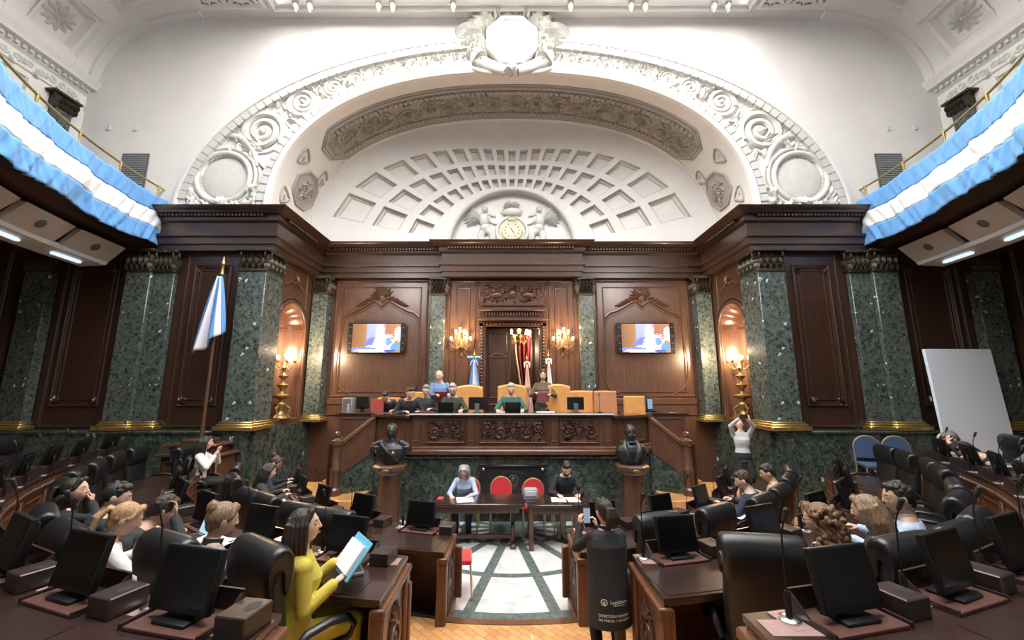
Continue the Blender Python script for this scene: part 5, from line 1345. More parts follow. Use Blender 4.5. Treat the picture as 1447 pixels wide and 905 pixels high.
dup(bc0, (3.62, 7.2, .17), RAD(60), 'red gold-framed banquet chair near the foot of the right rostrum stair')
dv = thing('desk_device', 'grey rounded electronic device with a red base on the table', 'device', (.33, 7.5, .75))
mb = MB(); mb.box(-.13, .13, -.07, .07, .02, .24, .05, seg=3); mb.build('housing', M['grey'], dv)
mb = MB(); mb.box(-.10, .10, -.085, -.066, .11, .2, .008); mb.build('front_plate', plain('pale_grey', (.45, .5, .52), .4), dv)
mb = MB(); mb.box(-.09, .09, -.07, .07, 0, .03, .01); mb.build('base', M['darkgrey'], dv)
def sheet(name, label, cat, loc, rz, w=.21, h=.297, m='white', group=None, t=.004, tilt=0, curl=0):
    mb = MB(); mb.loft([[V((w*(i/8-.5), -h/2, curl*((i/8-.5)*2)**2)), V((w*(i/8-.5), h/2, curl*((i/8-.5)*2)**2)), V((w*(i/8-.5), h/2, t+curl*((i/8-.5)*2)**2)), V((w*(i/8-.5), -h/2, t+curl*((i/8-.5)*2)**2))] for i in range(9)])
    o = mb.build(name, M[m]); o.location = loc; o.rotation_euler = (tilt, 0, rz); return tag(o, label, cat, group)
sheet('paper_sheet', 'white papers under the hands of the woman in pale blue', 'paper', (-.85, 7.62, .752), .2, .3, .34)
sheet('open_notebook', 'open white notebook before the man in dark sweater', 'notebook', (.84, 7.62, .752), -.05, .26, .3, curl=.0)
sheet('paper_sheet', 'white writing pad right of the open notebook', 'paper', (1.1, 7.62, .752), .08, .22, .3)
mb = MB(); mb.box(-.035, .035, -.07, .07, 0, .01, .003); ob = mb.build('mobile_phone', M['black']); ob.location = (1.3, 7.62, .751); tag(ob, 'black phone near the right corner of the stenographers table', 'phone')
mb = MB(); mb.box(-.05, .05, -.09, .09, 0, .02, .004); ob = mb.build('notebook', M['red']); ob.location = (-1.3, 7.68, .751); tag(ob, 'small red notebook at the left end of the stenographers table', 'notebook')
# ================================================================== LEATHER ARMCHAIRS
def exec_chair(label, loc, rz, group):
    c = thing('leather_armchair', label, 'chair', loc, rz, group)
    mb = MB(); mb.box(-.27, .27, -.24, .28, .35, .465, .05, seg=3); mb.build('seat', M['leather_seat'], c)
    mb = MB(); rings = []
    for z, y, w, t in ((.46, -.24, .25, .05), (.6, -.27, .27, .06), (.8, -.285, .275, .062), (.98, -.31, .272, .062), (1.1, -.325, .265, .06)):
        rings.append([V((x, y+yy, z)) for x, yy in ((-w, t*.4), (-w, -t*.4), (-w+.03, -t), (0, -t*1.15), (w-.03, -t), (w, -t*.4), (w, t*.4), (w-.04, t), (0, t*.8), (-w+.04, t))])
    mb.loft(rings); mb.build('backrest', M['leather_seat'], c, 50)
    mb = MB(); W = .275   # rolled headrest folding forward over the top
    prof = [(-.385, .92), (-.40, 1.0), (-.405, 1.08), (-.39, 1.15), (-.35, 1.20), (-.30, 1.215), (-.25, 1.20), (-.215, 1.15), (-.21, 1.06), (-.215, .98), (-.23, .92), (-.25, .90), (-.27, .93), (-.27, 1.04), (-.29, 1.08), (-.33, 1.06), (-.365, .93)]
    rings = []
    for x, k in ((-W, .55), (-W-.012, .8), (-W+.0, .93), (-W+.03, 1), (-.1, 1.015), (.1, 1.015), (W-.03, 1), (W, .93), (W+.012, .8), (W, .55)):
        rings.append([V((x, -.305+(y+.305)*k, 1.06+(z-1.06)*k)) for y, z in prof])
    mb.loft(rings); mb.build('headrest', M['leather'], c, 60)
    for s in (-1, 1):
        mb = MB(); mb.tube([(s*.3, -.24, .48), (s*.325, -.22, .56), (s*.33, -.12, .63), (s*.33, .05, .64), (s*.33, .19, .61), (s*.325, .25, .54), (s*.315, .22, .47), (s*.29, .12, .43)], [.022, .028, .034, .036, .034, .028, .024, .02], 10, flat=.75); mb.build('armrest', M['leather'], c, 60)
    mb = MB(); mb.lathe([(.035, .1), (.035, .25), (.028, .26), (.028, .32), (.1, .34), (.1, .36)], 16); mb.build('pedestal', M['blackplastic'], c)
    mb = MB()
    for k in range(5): a = 2*pi*k/5; mb.tube([(0, 0, .12), (.16*cos(a), .16*sin(a), .1), (.29*cos(a), .29*sin(a), .07)], [.04, .03, .02], 8)
    mb.build('star_base', M['blackplastic'], c)
    for k in range(5):
        a = 2*pi*k/5; mb = MB(); mb.lathe([(.0, -.02), (.03, -.02), (.03, .02), (0, .02)], 14, Mx=Matrix.Translation((.29*cos(a), .29*sin(a), .03)) @ rot('Z', math.degrees(a)) @ rot('X', 90)); mb.build('caster', M['blackplastic'], c)
    return c
# ================================================================== MONITORS, MICROPHONES
def monitor(label, loc, rz, group, tilt=12):
    t = thing('monitor', label, 'monitor', loc, rz, group)
    Mx = Matrix.Translation((0, -.0, .195)) @ rot('X', -tilt)
    mb = MB(); mb.box(-.195, .195, -.018, .02, -.16, .142, .008, Mx, 2); mb.box(-.15, .15, .02, .05, -.13, .12, .02, Mx, 2); mb.build('housing', M['blackplastic'], t)
    mb = MB(); mb.box(-.178, .178, -.0205, -.0165, -.125, .13, 0, Mx); mb.build('screen', M['screenoff'], t)
    mb = MB(); mb.box(-.04, .04, .025, .055, .01, .2, .008); mb.build('stand_neck', M['blackplastic'], t)
    mb = MB(); mb.box(-.11, .11, -.09, .08, 0, .018, .008, None, 2); mb.build('stand_base', M['blackplastic'], t)
    return t
def mic(label, loc, rz, group):
    t = thing('gooseneck_microphone', label, 'microphone', loc, rz, group)
    mb = MB(); mb.lathe([(.055, 0), (.055, .008), (.045, .016), (.02, .018)], 20); mb.build('base', M['chrome'], t)
    mb = MB(); mb.lathe([(.016, .015), (.016, .12), (.009, .14)], 14); mb.build('stem', M['blackplastic'], t)
    mb = MB(); mb.tube([(0, 0, .13), (0, 0, .3), (0, -.005, .42), (0, -.03, .5)], .0045, 8); mb.build('gooseneck', M['blackplastic'], t)
    mb = MB(); mb.capsule((0, -.03, .5), (0, -.05, .55), .012, .016, 12); mb.build('capsule', M['black'], t)
    return t
M['led'] = plain('green_led', (.1, .6, .1), .5, emit=(.2, 1, .2), es=3)
# ================================================================== RING DESKS
ROWS = {1: dict(rf=4.43, ru=5.17, x0=.76, ph0=15.0, dp=12.0, n=5, end=69, z=.75+.17, fz=0.0, uz=.17, nm='inner'),
        2: dict(rf=6.11, ru=6.85, x0=.95, ph0=13.8, dp=9.7, n=6, end=66, z=.75+.48, fz=.17, uz=.48, nm='middle'),
        3: dict(rf=7.70, ru=8.44, x0=1.24, ph0=12.6, dp=6.1, n=12, end=79.5, z=1.54, fz=.48, uz=.74, nm='outer')}
def sector(mb, R0, R1, x0, phe, z0, z1, sg, n=40, xo=0):
    rings = []
    for i in range(n+1):
        ring = []
        for Rr, zz in ((R0, z0), (R0, z1), (R1, z1), (R1, z0)):
            a0 = asin((x0+xo)/Rr); a = a0+(RAD(phe)-a0)*i/n; p = pol(Rr, sg*a); ring.append(V((p.x, p.y, zz)))
        rings.append(ring)
    mb.loft(rings)
ORD = ['first', 'second', 'third', 'fourth', 'fifth', 'sixth', 'seventh', 'eighth', 'ninth', 'tenth', 'eleventh', 'twelfth']
CHAIR0 = MON0 = MIC0 = None
SEATS = {}
SKIP_CHAIR = set()
TURN = {}
for rw, r in ROWS.items():
    for sg, sd in ((-1, 'left'), (1, 'right')):
        r = dict(r)
        if rw == 2 and sg > 0: r['x0'] = 1.10
        if rw == 3 and sg > 0: r['end'] = 74; r['ph0'] = 13.0
        d = thing('curved_desk', 'curved dark wooden desk, %s row, %s of the aisle' % (r['nm'], sd), 'desk', (0, 0, 0), 0, 'curved legislators desks')
        z = r['z']; W = []
        mb = MB(); sector(mb, r['rf']-.03, r['ru'], r['x0'], r['end'], z-.035, z, sg); sector(mb, r['rf']-.02, r['ru']-.015, r['x0']+.01, r['end'], z-.06, z-.035, sg); mb.build('worktop', M['desk_top'], d, 30)
        mb = MB(); sector(mb, r['rf'], r['rf']+.05, r['x0']+.05, r['end'], r['fz'], z-.06, sg)
        for zz, hh, tt in ((r['fz'], .12, .03), (z-.20, .05, .02), (z-.11, .05, .03)): sector(mb, r['rf']-tt, r['rf']+.01, r['x0']+.05, r['end'], zz, zz+hh, sg)
        mb.build('front_panel', M['desk_front'], d, 30)
        mb = MB()
        da = RAD(r['dp'])
        a = RAD(r['ph0'])-da/2
        while a < RAD(r['end'])-.02:
            p = pol(r['rf'], sg*a); mb.box(-.05, .05, -.02, .03, r['fz']+.12, z-.2, .01, TR(p.x, p.y, 0, sg*a))
            a2 = a+da/2
            if a2 < RAD(r['end'])-.02:
                p = pol(r['rf'], sg*a2); hw = r['rf']*da/2-.12; MM = TR(p.x, p.y, 0, sg*a2+pi)
                frame_rect(mb, lambda u, v, w: MM @ V((u, -w, v)), -hw, hw, r['fz']+.2, z-.26, .04, .025)
            a += da
        mb.build('panel_moulding', M['desk_front'], d)
        if rw == 3:
            mb = MB(); k = 0; a = RAD(10)
            while a < RAD(r['end']-1):
                p = pol(r['rf']-.02, sg*a); o = Orn(mb, (lambda MM: lambda u, v, w: MM @ V((u, -w, v)))(TR(p.x, p.y, z-.13, sg*a+pi))); o.leaf(0, -.035, pi/2, .07, .06, .025, 0); a += .0125
            mb.build('carved_border', M['wood_carve'], d, 60)
        # panel at the aisle end with carved scroll
        xa = sg*r['x0']; ya, yb = CY-sqrt(r['ru']**2-r['x0']**2), CY-sqrt((r['rf']-.03)**2-r['x0']**2)
        mb = MB(); T = lambda u, v, w: V((xa-sg*w, (ya+yb)/2+u, v)); hy = (yb-ya)/2
        mb.box(*sorted((xa, xa+sg*.06)), ya+.03, yb-.03, r['fz'], z-.05, .01)
        mb.box(*sorted((xa-sg*.03, xa+sg*.08)), ya+.0, ya+.13, r['fz'], z-.07, .015); mb.box(*sorted((xa-sg*.03, xa+sg*.08)), yb-.13, yb, r['fz'], z-.07, .015)
        mb.box(*sorted((xa-sg*.05, xa+sg*.08)), ya-.02, yb+.02, r['fz'], r['fz']+.14, .02); mb.box(*sorted((xa-sg*.042, xa+sg*.06)), ya-.012, yb+.012, z-.12, z-.061, .012)
        e = mb.build('end_panel', M['desk_front'], d)
        mb = MB(); o = Orn(mb, T); zc = (r['fz']+z)/2
        o.ring(0, zc+.06, .12, .02, 24); o.spiral(0, zc+.06, .1, 1.8, pi/2, 1, .022); o.tube([(0, zc+.3), (-.09, zc+.2), (-.14, zc+.05), (-.1, zc-.1), (-.16, zc-.25)], .025); o.tube([(.05, zc+.26), (.14, zc+.18), (.16, zc), (.1, zc-.12), (.15, zc-.25)], .025)
        for k in range(7): o.leaf(0, zc-.1, -pi/2+(k-3)*.35, .24, .08, .03)
        for k in range(5): o.leaf(0, zc+.2, pi/2+(k-2)*.4, .13, .06, .03)
        mb.build('scroll_carving', M['wood_carve'], e, 60)
        # things of each place
        mb = MB(); x_in = r['x0']+.02; a0 = x_in/r['ru']
        for k in range(r['n']):
            ph = r['ph0']+k*r['dp']
            a1, a2 = RAD(ph-r['dp']*.42), RAD(ph+r['dp']*.42)
            if ph > r['end']-2: continue
            W.append(ph)
            n = 8; rings = []
            for i in range(n+1):
                a = sg*(a1+(a2-a1)*i/n); q0, q1 = pol(r['rf']+.30, a), pol(r['ru']-.035, a)
                rings.append([V((q0.x, q0.y, z)), V((q0.x, q0.y, z+.004)), V((q1.x, q1.y, z+.004)), V((q1.x, q1.y, z))])
            m2 = MB(); m2.loft(rings); m2.build('writing_panel', M['desk_pad'], d, 30)
            # monitor tray with raised sides
            m2 = MB(); c = pol(r['rf']+.14, sg*RAD(ph)); MT = TR(c.x, c.y, z, sg*RAD(ph))
            m2.cur = 0; m2.box(-.225, .225, -.125, .12, 0, .02, .004, MT); m2.cur = 1
            m2.box(-.25, -.235, -.125, .13, 0, .03, 0, MT); m2.box(.235, .25, -.125, .13, 0, .03, 0, MT); m2.box(-.25, .25, .115, .13, 0, .13, 0, MT)
            m2.add([(-.25, .0, .02), (-.235, .0, .02), (-.235, .13, .13), (-.25, .13, .13), (-.25, .13, .02), (-.235, .13, .02)], [(0, 1, 2, 3), (0, 3, 4), (1, 5, 2), (3, 2, 5, 4)], MT)
            m2.add([(.235, .0, .02), (.25, .0, .02), (.25, .13, .13), (.235, .13, .13), (.235, .13, .02), (.25, .13, .02)], [(0, 1, 2, 3), (0, 3, 4), (1, 5, 2), (3, 2, 5, 4)], MT)
            m2.build('monitor_tray', [M['tray'], M['box_wood']], d)
            off = .36/r['rf']; bx = MB(); c = pol(r['rf']+.13, sg*(RAD(ph)+sg*off)); MT = TR(c.x, c.y, z, sg*(RAD(ph)+sg*off))
            bx.box(-.085, .085, -.10, .09, 0, .105, .006, MT); bx.cur = 1
            bx.add([(.03+.035*cos(2*pi*j/16), .01+.05*sin(2*pi*j/16), .1062) for j in range(16)], [tuple(range(16))], MT); bx.build('cable_box', [M['box_wood'], M['black']], d, 25)
            mp = pol(r['rf']+.07, sg*RAD(ph)-.30/r['rf']); SEATS[(rw, sg, k)] = ph
            pd = MB(); pd.box(-.055, .055, -.09, .09, 0, .004, 0, TR(mp.x, mp.y, z, sg*RAD(ph))); pd.build('microphone_pad', M['pinkpad'], d)
            lab = '%s row %s of the aisle, %s from the aisle' % (r['nm'], sd, ORD[k])
            c = pol(r['rf']+.13, sg*RAD(ph))
            if MON0 is None: MON0 = monitor('black desk monitor, '+lab, (c.x, c.y, z+.02), sg*RAD(ph), 'desk monitors')
            else: dup(MON0, (c.x, c.y, z+.02), sg*RAD(ph)+rng.uniform(-.06, .06), 'black desk monitor, '+lab)
            if MIC0 is None: MIC0 = mic('gooseneck microphone, '+lab, (mp.x, mp.y, z+.004), sg*RAD(ph), 'gooseneck microphones')
            else: dup(MIC0, (mp.x, mp.y, z+.004), sg*RAD(ph), 'gooseneck microphone, '+lab)
        # end pad beside the aisle
        p0 = pol((r['rf']+.12), sg*(asin(r['x0']/(r['rf']+.12)))); m2 = MB(); m2.box(*sorted((xa+sg*.04, xa+sg*.3)), yb-.2, yb-.06, z, z+.003); m2.build('corner_pad', M['pinkpad'], d)
        # armchairs
        CH = {(1, -1): (22, 27.5, 35.8, 40.5, 53.5, 64.5), (1, 1): (17, 25.5, 35.8, 44, 53.5, 62), (2, -1): (13.6, 19.9, 28, 33.8, 40.2, 46, 53, 58.5, 65, 71), (2, 1): (14.2, 22.9, 28.3, 32.9, 38.6, 44.8, 54, 59.5, 65.5, 71.5),
              (3, -1): (41, 47, 53, 59, 64.5, 70), (3, 1): (41, 47, 53, 57.5, 62, 66.5, 71)}[(rw, sg)]
        for k, ph in enumerate(CH):
            c = pol({1: 5.2, 2: 7.12 if 22 < ph < 36 else 6.95, 3: 8.72}[rw]+rng.uniform(-.03, .03), sg*RAD(ph)); rz = sg*RAD(ph)+rng.uniform(-.12, .12)
            if (rw, sg, k) == (2, -1, 0): c = V((-1.58, 3.26, 0)); rz = RAD(-33)
            if (rw, sg, k) == (2, 1, 0): c = V((1.86, 3.42, 0)); rz = RAD(-10)
            lab = 'black leather armchair, %s row %s of the aisle, %s from the aisle' % (r['nm'], sd, ORD[k])
            if CHAIR0 is None: CHAIR0 = exec_chair(lab, (c.x, c.y, r['uz']), rz, 'black leather armchairs')
            else: dup(CHAIR0, (c.x, c.y, r['uz']), rz, lab)
dup(CHAIR0, (-5.75, 7.72, .48), RAD(-75), 'black leather armchair under the woman before the flagpole plinth')
# ================================================================== BALCONIES, BANNERS
def bpol(R, a, z=0): return V((BC[0]+R*sin(a), BC[1]-R*cos(a), z))   # a from the near side, sg handled by sign
for sg, nm in ((-1, 'left'), (1, 'right')):
    bal = thing('balcony', 'dark wooden curved balcony along the %s side above the desks' % nm, 'balcony', (0, 0, 0), 0, 'curved balconies')
    A0, A1, NN = RAD(2), RAD(89.5), 60
    def brings(prof): return [[bpol(R, sg*(A0+(A1-A0)*i/NN), z) for R, z in prof] for i in range(NN+1)]
    mb = MB(); mb.loft(brings([(8.28, 7.05), (8.22, 7.0), (8.22, 6.9), (8.28, 6.86), (8.28, 6.2), (8.2, 6.16), (8.2, 6.04), (8.3, 5.98), (8.36, 5.86), (8.5, 5.84), (8.5, 7.05)])); mb.build('parapet', M['wood_dark'], bal, 30)
    mb = MB(); mb.loft(brings([(8.5, 5.95), (9.05, 5.72), (11.05, 5.72), (11.05, 6.35), (8.5, 6.35)])); mb.build('soffit', M['wood_dark'], bal, 30)
    mb = MB(); mb.tube([bpol(8.34, sg*(A0+(A1-A0)*i/NN), 7.42) for i in range(NN+1)], .022, 8); mb.build('brass_rail', M['brass'], bal, 60)
    for k in range(13):
        a = A1-RAD(1.2)-RAD(7.1)*k
        if a < A0: break
        p = bpol(8.34, sg*a); mb = MB(); mb.lathe([(.04, 7.05), (.04, 7.08), (.02, 7.1), (.016, 7.3), (.024, 7.34), (.028, 7.42), (.03, 7.45), (.0, 7.46)], 12, c=(p.x, p.y)); mb.build('rail_post', M['brass'], bal)
    # light duct and speaker boxes below
    for k in range(6):
        a = RAD(81.6)-RAD(8.1)*k; p = bpol(8.42, sg*a)
        s = thing('ceiling_speaker', 'beige panel speaker box under the %s balcony, %s from the front wall' % (nm, ORD[k]), 'speaker', (p.x, p.y, 5.74), sg*a+pi, 'speaker boxes')
        # local: +Y points away from the hall centre
        b = MB(); prof = [(0, 0), (.32, -.36), (.40, -.33), (.12, .02)]
        b.loft([[V((x, -(-y), z)) for y, z in prof] for x in (-.53, .53)]); 
        b.build('cabinet', M['beige'], s, 30)
        g = MB(); dr = V((0, .32, -.36)).normalized(); nn = V((0, -.36, -.32)).normalized(); c0 = V((0, .15, -.17))
        g.loft([[c0+nn*w+(V((1, 0, 0))*cos(2*pi*j/24)+dr*sin(2*pi*j/24))*r_ for j in range(24)] for r_, w in ((.085, -.01), (.085, .006), (.07, .01), (.0005, .01))]); g.build('grille', M['darkgrey'], s)
    du = thing('light_duct', 'long pale metal duct under the %s balcony behind the speaker boxes' % nm, 'duct', (0, 0, 0), 0, 'pale ducts')
    d0, d1 = RAD(30), RAD(85)
    mb = MB(); mb.loft([[bpol(R, sg*(d0+(d1-d0)*i/30), z) for R, z in ((8.72, 5.40), (8.76, 5.34), (9.25, 5.30), (9.25, 5.38), (8.8, 5.46))] for i in range(31)]); mb.build('trough', M['offwhite'], du, 30)
    for k in range(7): mb = MB(); p = bpol(8.97, sg*(d1-RAD(4+8.1*k))); mb.box(-.3, .3, -.04, .04, 5.27, 5.315, .01, TR(p.x, p.y, 0, sg*(d1-RAD(4+8.1*k)))); mb.build('lamp_strip', M['strip'], du)
    for k in range(7): mb = MB(); p = bpol(9.1, sg*(d1-RAD(4+8.1*k))); mb.tube([(p.x, p.y, 5.36), (p.x, p.y, 5.715)], .015, 6); mb.build('hanger', M['darkgrey'], du)
    # the striped cloth draped on the parapet
    ba = thing('flag_banner', 'long sky blue and white striped flag cloth draped along the %s balcony' % nm, 'banner', (0, 0, 0), 0, 'striped balcony flags')
    f0, f1, K = RAD(34), RAD(88.6), 260
    strips = []
    def bp(t, u):   # t along, u 0 top..1 bottom
        a = f0+(f1-f0)*t; s = t*9
        sag = .05*sin(s*2.1)+.03*sin(s*5.3+1)
        wv = (mnoise.noise(V((s*2.2+u*1.6*sin(s*1.3), u*.8, sg*3)))*.08+mnoise.noise(V((s*7+u*5.2, u*1.0, 9)))*.06+abs(mnoise.noise(V((s*4.1-u*3.4, u*.6, 4))))*.10+.03*abs(mnoise.noise(V((s*13+u*6, u, 2)))))*(.3+.7*u)
        top = 7.1-.03*abs(sin(s*1.7)); bot = 5.93+.035*sin(s*2.3)+.015*sin(s*6.1)+(.10 if t < .0 else 0)
        return bpol(8.16-.02-wv-.03*u, sg*a, top+(bot-top)*u)
    for nm2, u0, u1, mt in (('upper_blue_stripe', 0, .34, 'flag_blue'), ('white_stripe', .34, .67, 'flag_white'), ('lower_blue_stripe', .67, 1, 'flag_blue')):
        mb = MB(); mb.loft([[bp(i/K, u0+(u1-u0)*j/8) for j in range(9)] for i in range(K+1)], closed=False, caps=False)
        o_ = mb.build(nm2, M[mt], ba, 80, recalc=False); sm = o_.modifiers.new('s', 'SOLIDIFY'); sm.thickness = .006
    mb = MB()
    for i in range(K): mb.box(-.02, .02, -.02, .02, -.02, .0, 0, TR(*bp(i/K, 0)))
    mb.v = []; mb.f = []; mb.m = []
    mb.loft([[bp(i/K, 0)+V((0, 0, 0)), bpol(8.3, sg*(f0+(f1-f0)*i/K), 7.09)] for i in range(K+1)], closed=False, caps=False); mb.build('top_fold', M['flag_blue'], ba, 80)
# ================================================================== TELEVISIONS
for sg, nm in ((-1, 'left'), (1, 'right')):
    x = -3.78 if sg < 0 else 3.73
    t = thing('television', 'wall-mounted television showing a live picture, %s of the central door' % nm, 'television', (x, YB-.14, 4.11), 0, 'wall televisions')
    mb = MB(); mb.box(-.80, .80, -.03, .04, -.43, .43, .012); mb.build('housing', M['blackplastic'], t)
    mb = MB(); mb.box(-.67, .67, -.036, -.028, -.40, .40); mb.build('screen', M['tv'], t)
    mb = MB(); mb.box(-.2, .2, .04, .14, -.15, .15, .01); mb.build('wall_bracket', M['darkgrey'], t)
    mb = MB()
    for s in (-1, 1):
        for z in (.3, .06, -.14, -.3): mb.box(s*.735-.03, s*.735+.03, -.034, -.029, z-.012, z+.012)
    mb.build('side_logos', M['darkgrey'], t)
# ================================================================== WALL LAMPS AND CANDELABRA
def cup(mb, bulbs, p, s=1):
    mb.lathe([(.006, -.03*s), (.03*s, -.015*s), (.034*s, 0), (.012*s, .005), (.012*s, .045*s)], 10, Mx=Matrix.Translation(p)); bulbs.append(V(p)+V((0, 0, .075*s)))
for sg, nm in ((-1, 'left'), (1, 'right')):
    t = thing('wall_lamp', 'brass five-arm wall lamp with lit bulbs %s of the central door' % nm, 'lamp', (sg*1.43, YB, 3.95), 0, 'brass wall lamps')
    mb = MB(); o = Orn(mb, lambda u, v, w: V((u, -w, v))); o.dome(0, 0, .07, .22, .05); o.leaf(0, -.2, -pi/2, .22, .1, .05, 0); o.leaf(0, .15, pi/2, .2, .1, .05, 0); o.dome(0, -.42, .02, .05, .03); mb.build('backplate', M['brass_old'], t)
    bl = []
    for q, (dx, dy, h) in enumerate(((-.27, -.16, .06), (.27, -.16, .06), (-.13, -.26, .24), (.13, -.26, .24), (0, -.3, .30))):
        mb = MB(); mb.tube([(0, -.03, -.02), (dx*.4, dy*.5, -.12), (dx*.8, dy*.9, -.08), (dx, dy, h-.05), (dx, dy, h)], .012, 8); mb.ball((dx*.8, dy*.9, -.08), .02, n=8, k=6); cup(mb, bl, (dx, dy, h), 1.3); mb.build('arm', M['brass_old'], t)
    for b_ in bl: mb = MB(); mb.ball(b_, .03, .03, .048, 12, 8); mb.build('bulb', M['bulb'], t)
    lamp_loc = (sg*1.43, YB-.42, 4.2)
    t = thing('candelabrum', 'tall gilt candelabrum with lit bulbs standing in the %s niche' % nm, 'candelabrum', (sg*5.68, NY, 2.0), 0, 'niche candelabra')
    mb = MB(); mb.lathe([(.2, 0), (.2, .05), (.15, .08), (.1, .14), (.07, .2), (.12, .3), (.14, .36), (.06, .42), (.05, .46), (.2, .52), (.21, .56), (.06, .6), (.045, .7), (.12, .78), (.13, .82), (.04, .86), (.035, .95), (.1, 1.0), (.11, 1.04), (.035, 1.08), (.03, 1.2), (.08, 1.24), (.05, 1.3), (.03, 1.4)], 20); mb.build('stem', M['brass_old'], t, 75)
    for k in range(3):
        mb = MB(); a = 2*pi*k/3+.5; mb.tube([(.07*cos(a), .07*sin(a), .34), (.2*cos(a), .2*sin(a), .24), (.16*cos(a), .16*sin(a), .1), (.22*cos(a), .22*sin(a), .02)], [.03, .035, .03, .025], 8); mb.build('scroll_foot', M['brass_old'], t)
    bl = []
    for k in range(7):
        a = 2*pi*k/7; R_ = .24; mb = MB(); mb.tube([(0, 0, 1.26), (R_*.5*cos(a), R_*.5*sin(a), 1.2), (R_*cos(a), R_*sin(a), 1.3), (R_*cos(a), R_*sin(a), 1.38)], .011, 8); cup(mb, bl, (R_*cos(a), R_*sin(a), 1.4), 1.2); mb.build('arm', M['brass_old'], t)
    bl.append(V((0, 0, 1.55)))
    for b_ in bl: mb = MB(); mb.ball(b_, .028, .028, .045, 12, 8); mb.build('bulb', M['bulb'], t)
# chandelier and curtain in the room behind
t = thing('chandelier', 'lit brass chandelier seen through the open central door', 'chandelier', (.22, 12.5, 4.15))
mb = MB(); mb.lathe([(.02, 2.0), (.02, .5), (.08, .42), (.05, .3), (.1, .2), (.04, .05), (.06, 0), (.02, -.08), (0, -.1)], 14); mb.build('stem', M['brass'], t)
bl = []
for k in range(8): a = 2*pi*k/8; mb = MB(); mb.tube([(0, 0, .1), (.2*cos(a), .2*sin(a), -.04), (.34*cos(a), .34*sin(a), .1), (.34*cos(a), .34*sin(a), .2)], .014, 8); cup(mb, bl, (.34*cos(a), .34*sin(a), .22), 1.4); mb.build('arm', M['brass'], t)
for b_ in bl: mb = MB(); mb.ball(b_, .045, .045, .065, 12, 8); mb.build('bulb', M['bulb'], t)
t = thing('curtain', 'deep red curtain with pale trim hanging in the room behind the door', 'curtain', (.34, 12.9, 1.35))
mb = MB(); mb.loft([[V((x0+(x1-x0)*u, .05*sin(u*22), z)) for u in [i/24 for i in range(25)]] for z, x0, x1 in ((3.1, -.25, .3), (2.4, -.2, .26), (1.6, -.08, .24), (1.0, .05, .25), (.4, .08, .34), (.02, .08, .36))], closed=False, caps=False); o_ = mb.build('cloth', plain('curtain_red', (.15, .008, .018), .8), t, 80); o_.modifiers.new('s', 'SOLIDIFY').thickness = .02
mb = MB(); mb.tube([(-.27, -.06, 3.1), (-.22, -.06, 2.4), (-.1, -.06, 1.6), (.03, -.06, 1.0), (.07, -.06, .1)], .045, 8); mb.build('trim', plain('curtain_trim', (.62, .5, .4), .8), t, 60)
# ================================================================== FLAGS
def standing_flag(label, x, y, kind, H=2.75, top=1.85, rz=0):
    t = thing('standing_flag', label, 'flag', (x, y, PZ), rz, 'flags behind the presiding chairs')
    mb = MB(); mb.lathe([(.018, .02), (.018, H-.12), (.03, H-.1), (.03, H-.06), (.012, H-.02), (.0, H+.1)], 12); mb.build('pole', M['brass'], t)
    mb = MB(); mb.lathe([(.2, 0), (.2, .03), (.06, .08), (.03, .14)], 20); mb.build('base', M['brass'], t)
    def surf(u, v):  # u around -1..1, v down 0..1
        w = (.05+.26*v**1.1)*(.55 if kind != 'arg' else 1); x_ = u*w+.04*v; f = .05*(.4+v)*sin(u*9+v*2)-.06*(1-u*u)
        return V((x_, f-.03, H-.22-(H-.62)*v-.05*abs(u)))
    cols = {'arg': [('blue_cloth', -1, -.3, 'flag_blue'), ('white_cloth', -.3, .35, 'flag_white'), ('blue_cloth', .35, 1, 'flag_blue')], 'city': [('cloth', -1, 1, 'flag_pink')], 'white': [('cloth', -1, 1, 'flag_white')]}[kind]
    for n2, u0, u1, mt in cols:
        mb = MB(); mb.loft([[surf(u0+(u1-u0)*j/14, i/16) for j in range(15)] for i in range(17)], closed=False, caps=False); o_ = mb.build(n2, M[mt], t, 80); o_.modifiers.new('s', 'SOLIDIFY').thickness = .008
    if kind == 'arg':
        mb = MB()
        for s in (-1, 1): mb.ball((s*.10, -.06, H-.15), .1, .04, .045, 14, 8); mb.tube([(0, -.05, H-.17), (s*.06, -.07, H-.25), (s*.1, -.07, H-.36)], [.02, .04, .03], 8, flat=.5)
        mb.build('bow', M['flag_blue'], t, 60); mb = MB(); mb.ball((.05, -.135, 1.5), .045, .015, .055, 12, 8); mb.build('sun_emblem', M['gold'], t)
    else:
        mb = MB()
        for s in (-1, 1): mb.tube([(0, -.04, H-.17), (s*.06, -.06, H-.2), (s*.07, -.06, H-.32)], [.02, .035, .015], 8)
        mb.build('bow', M[cols[0][3]], t, 60)
        if kind == 'city': mb = MB(); o = Orn(mb, lambda u, v, w: V((u+.03, -.12-w, 1.4+v))); o.dome(0, 0, .06, .09, .02); mb.build('shield_emblem', plain('shield_tone', (.5, .28, .2), .7), t)
M['flag_pink'] = plain('flag_pale_pink', (.72, .55, .50), .75)
standing_flag('sky blue and white flag with a bow on a pole left of the door', -1.02, 10.85, 'arg', 2.35)
standing_flag('pale pinkish flag with an emblem standing in the doorway', .40, 10.8, 'city', 2.25)
standing_flag('plain white furled flag on a pole right of the door', 1.0, 10.98, 'white', 2.35)
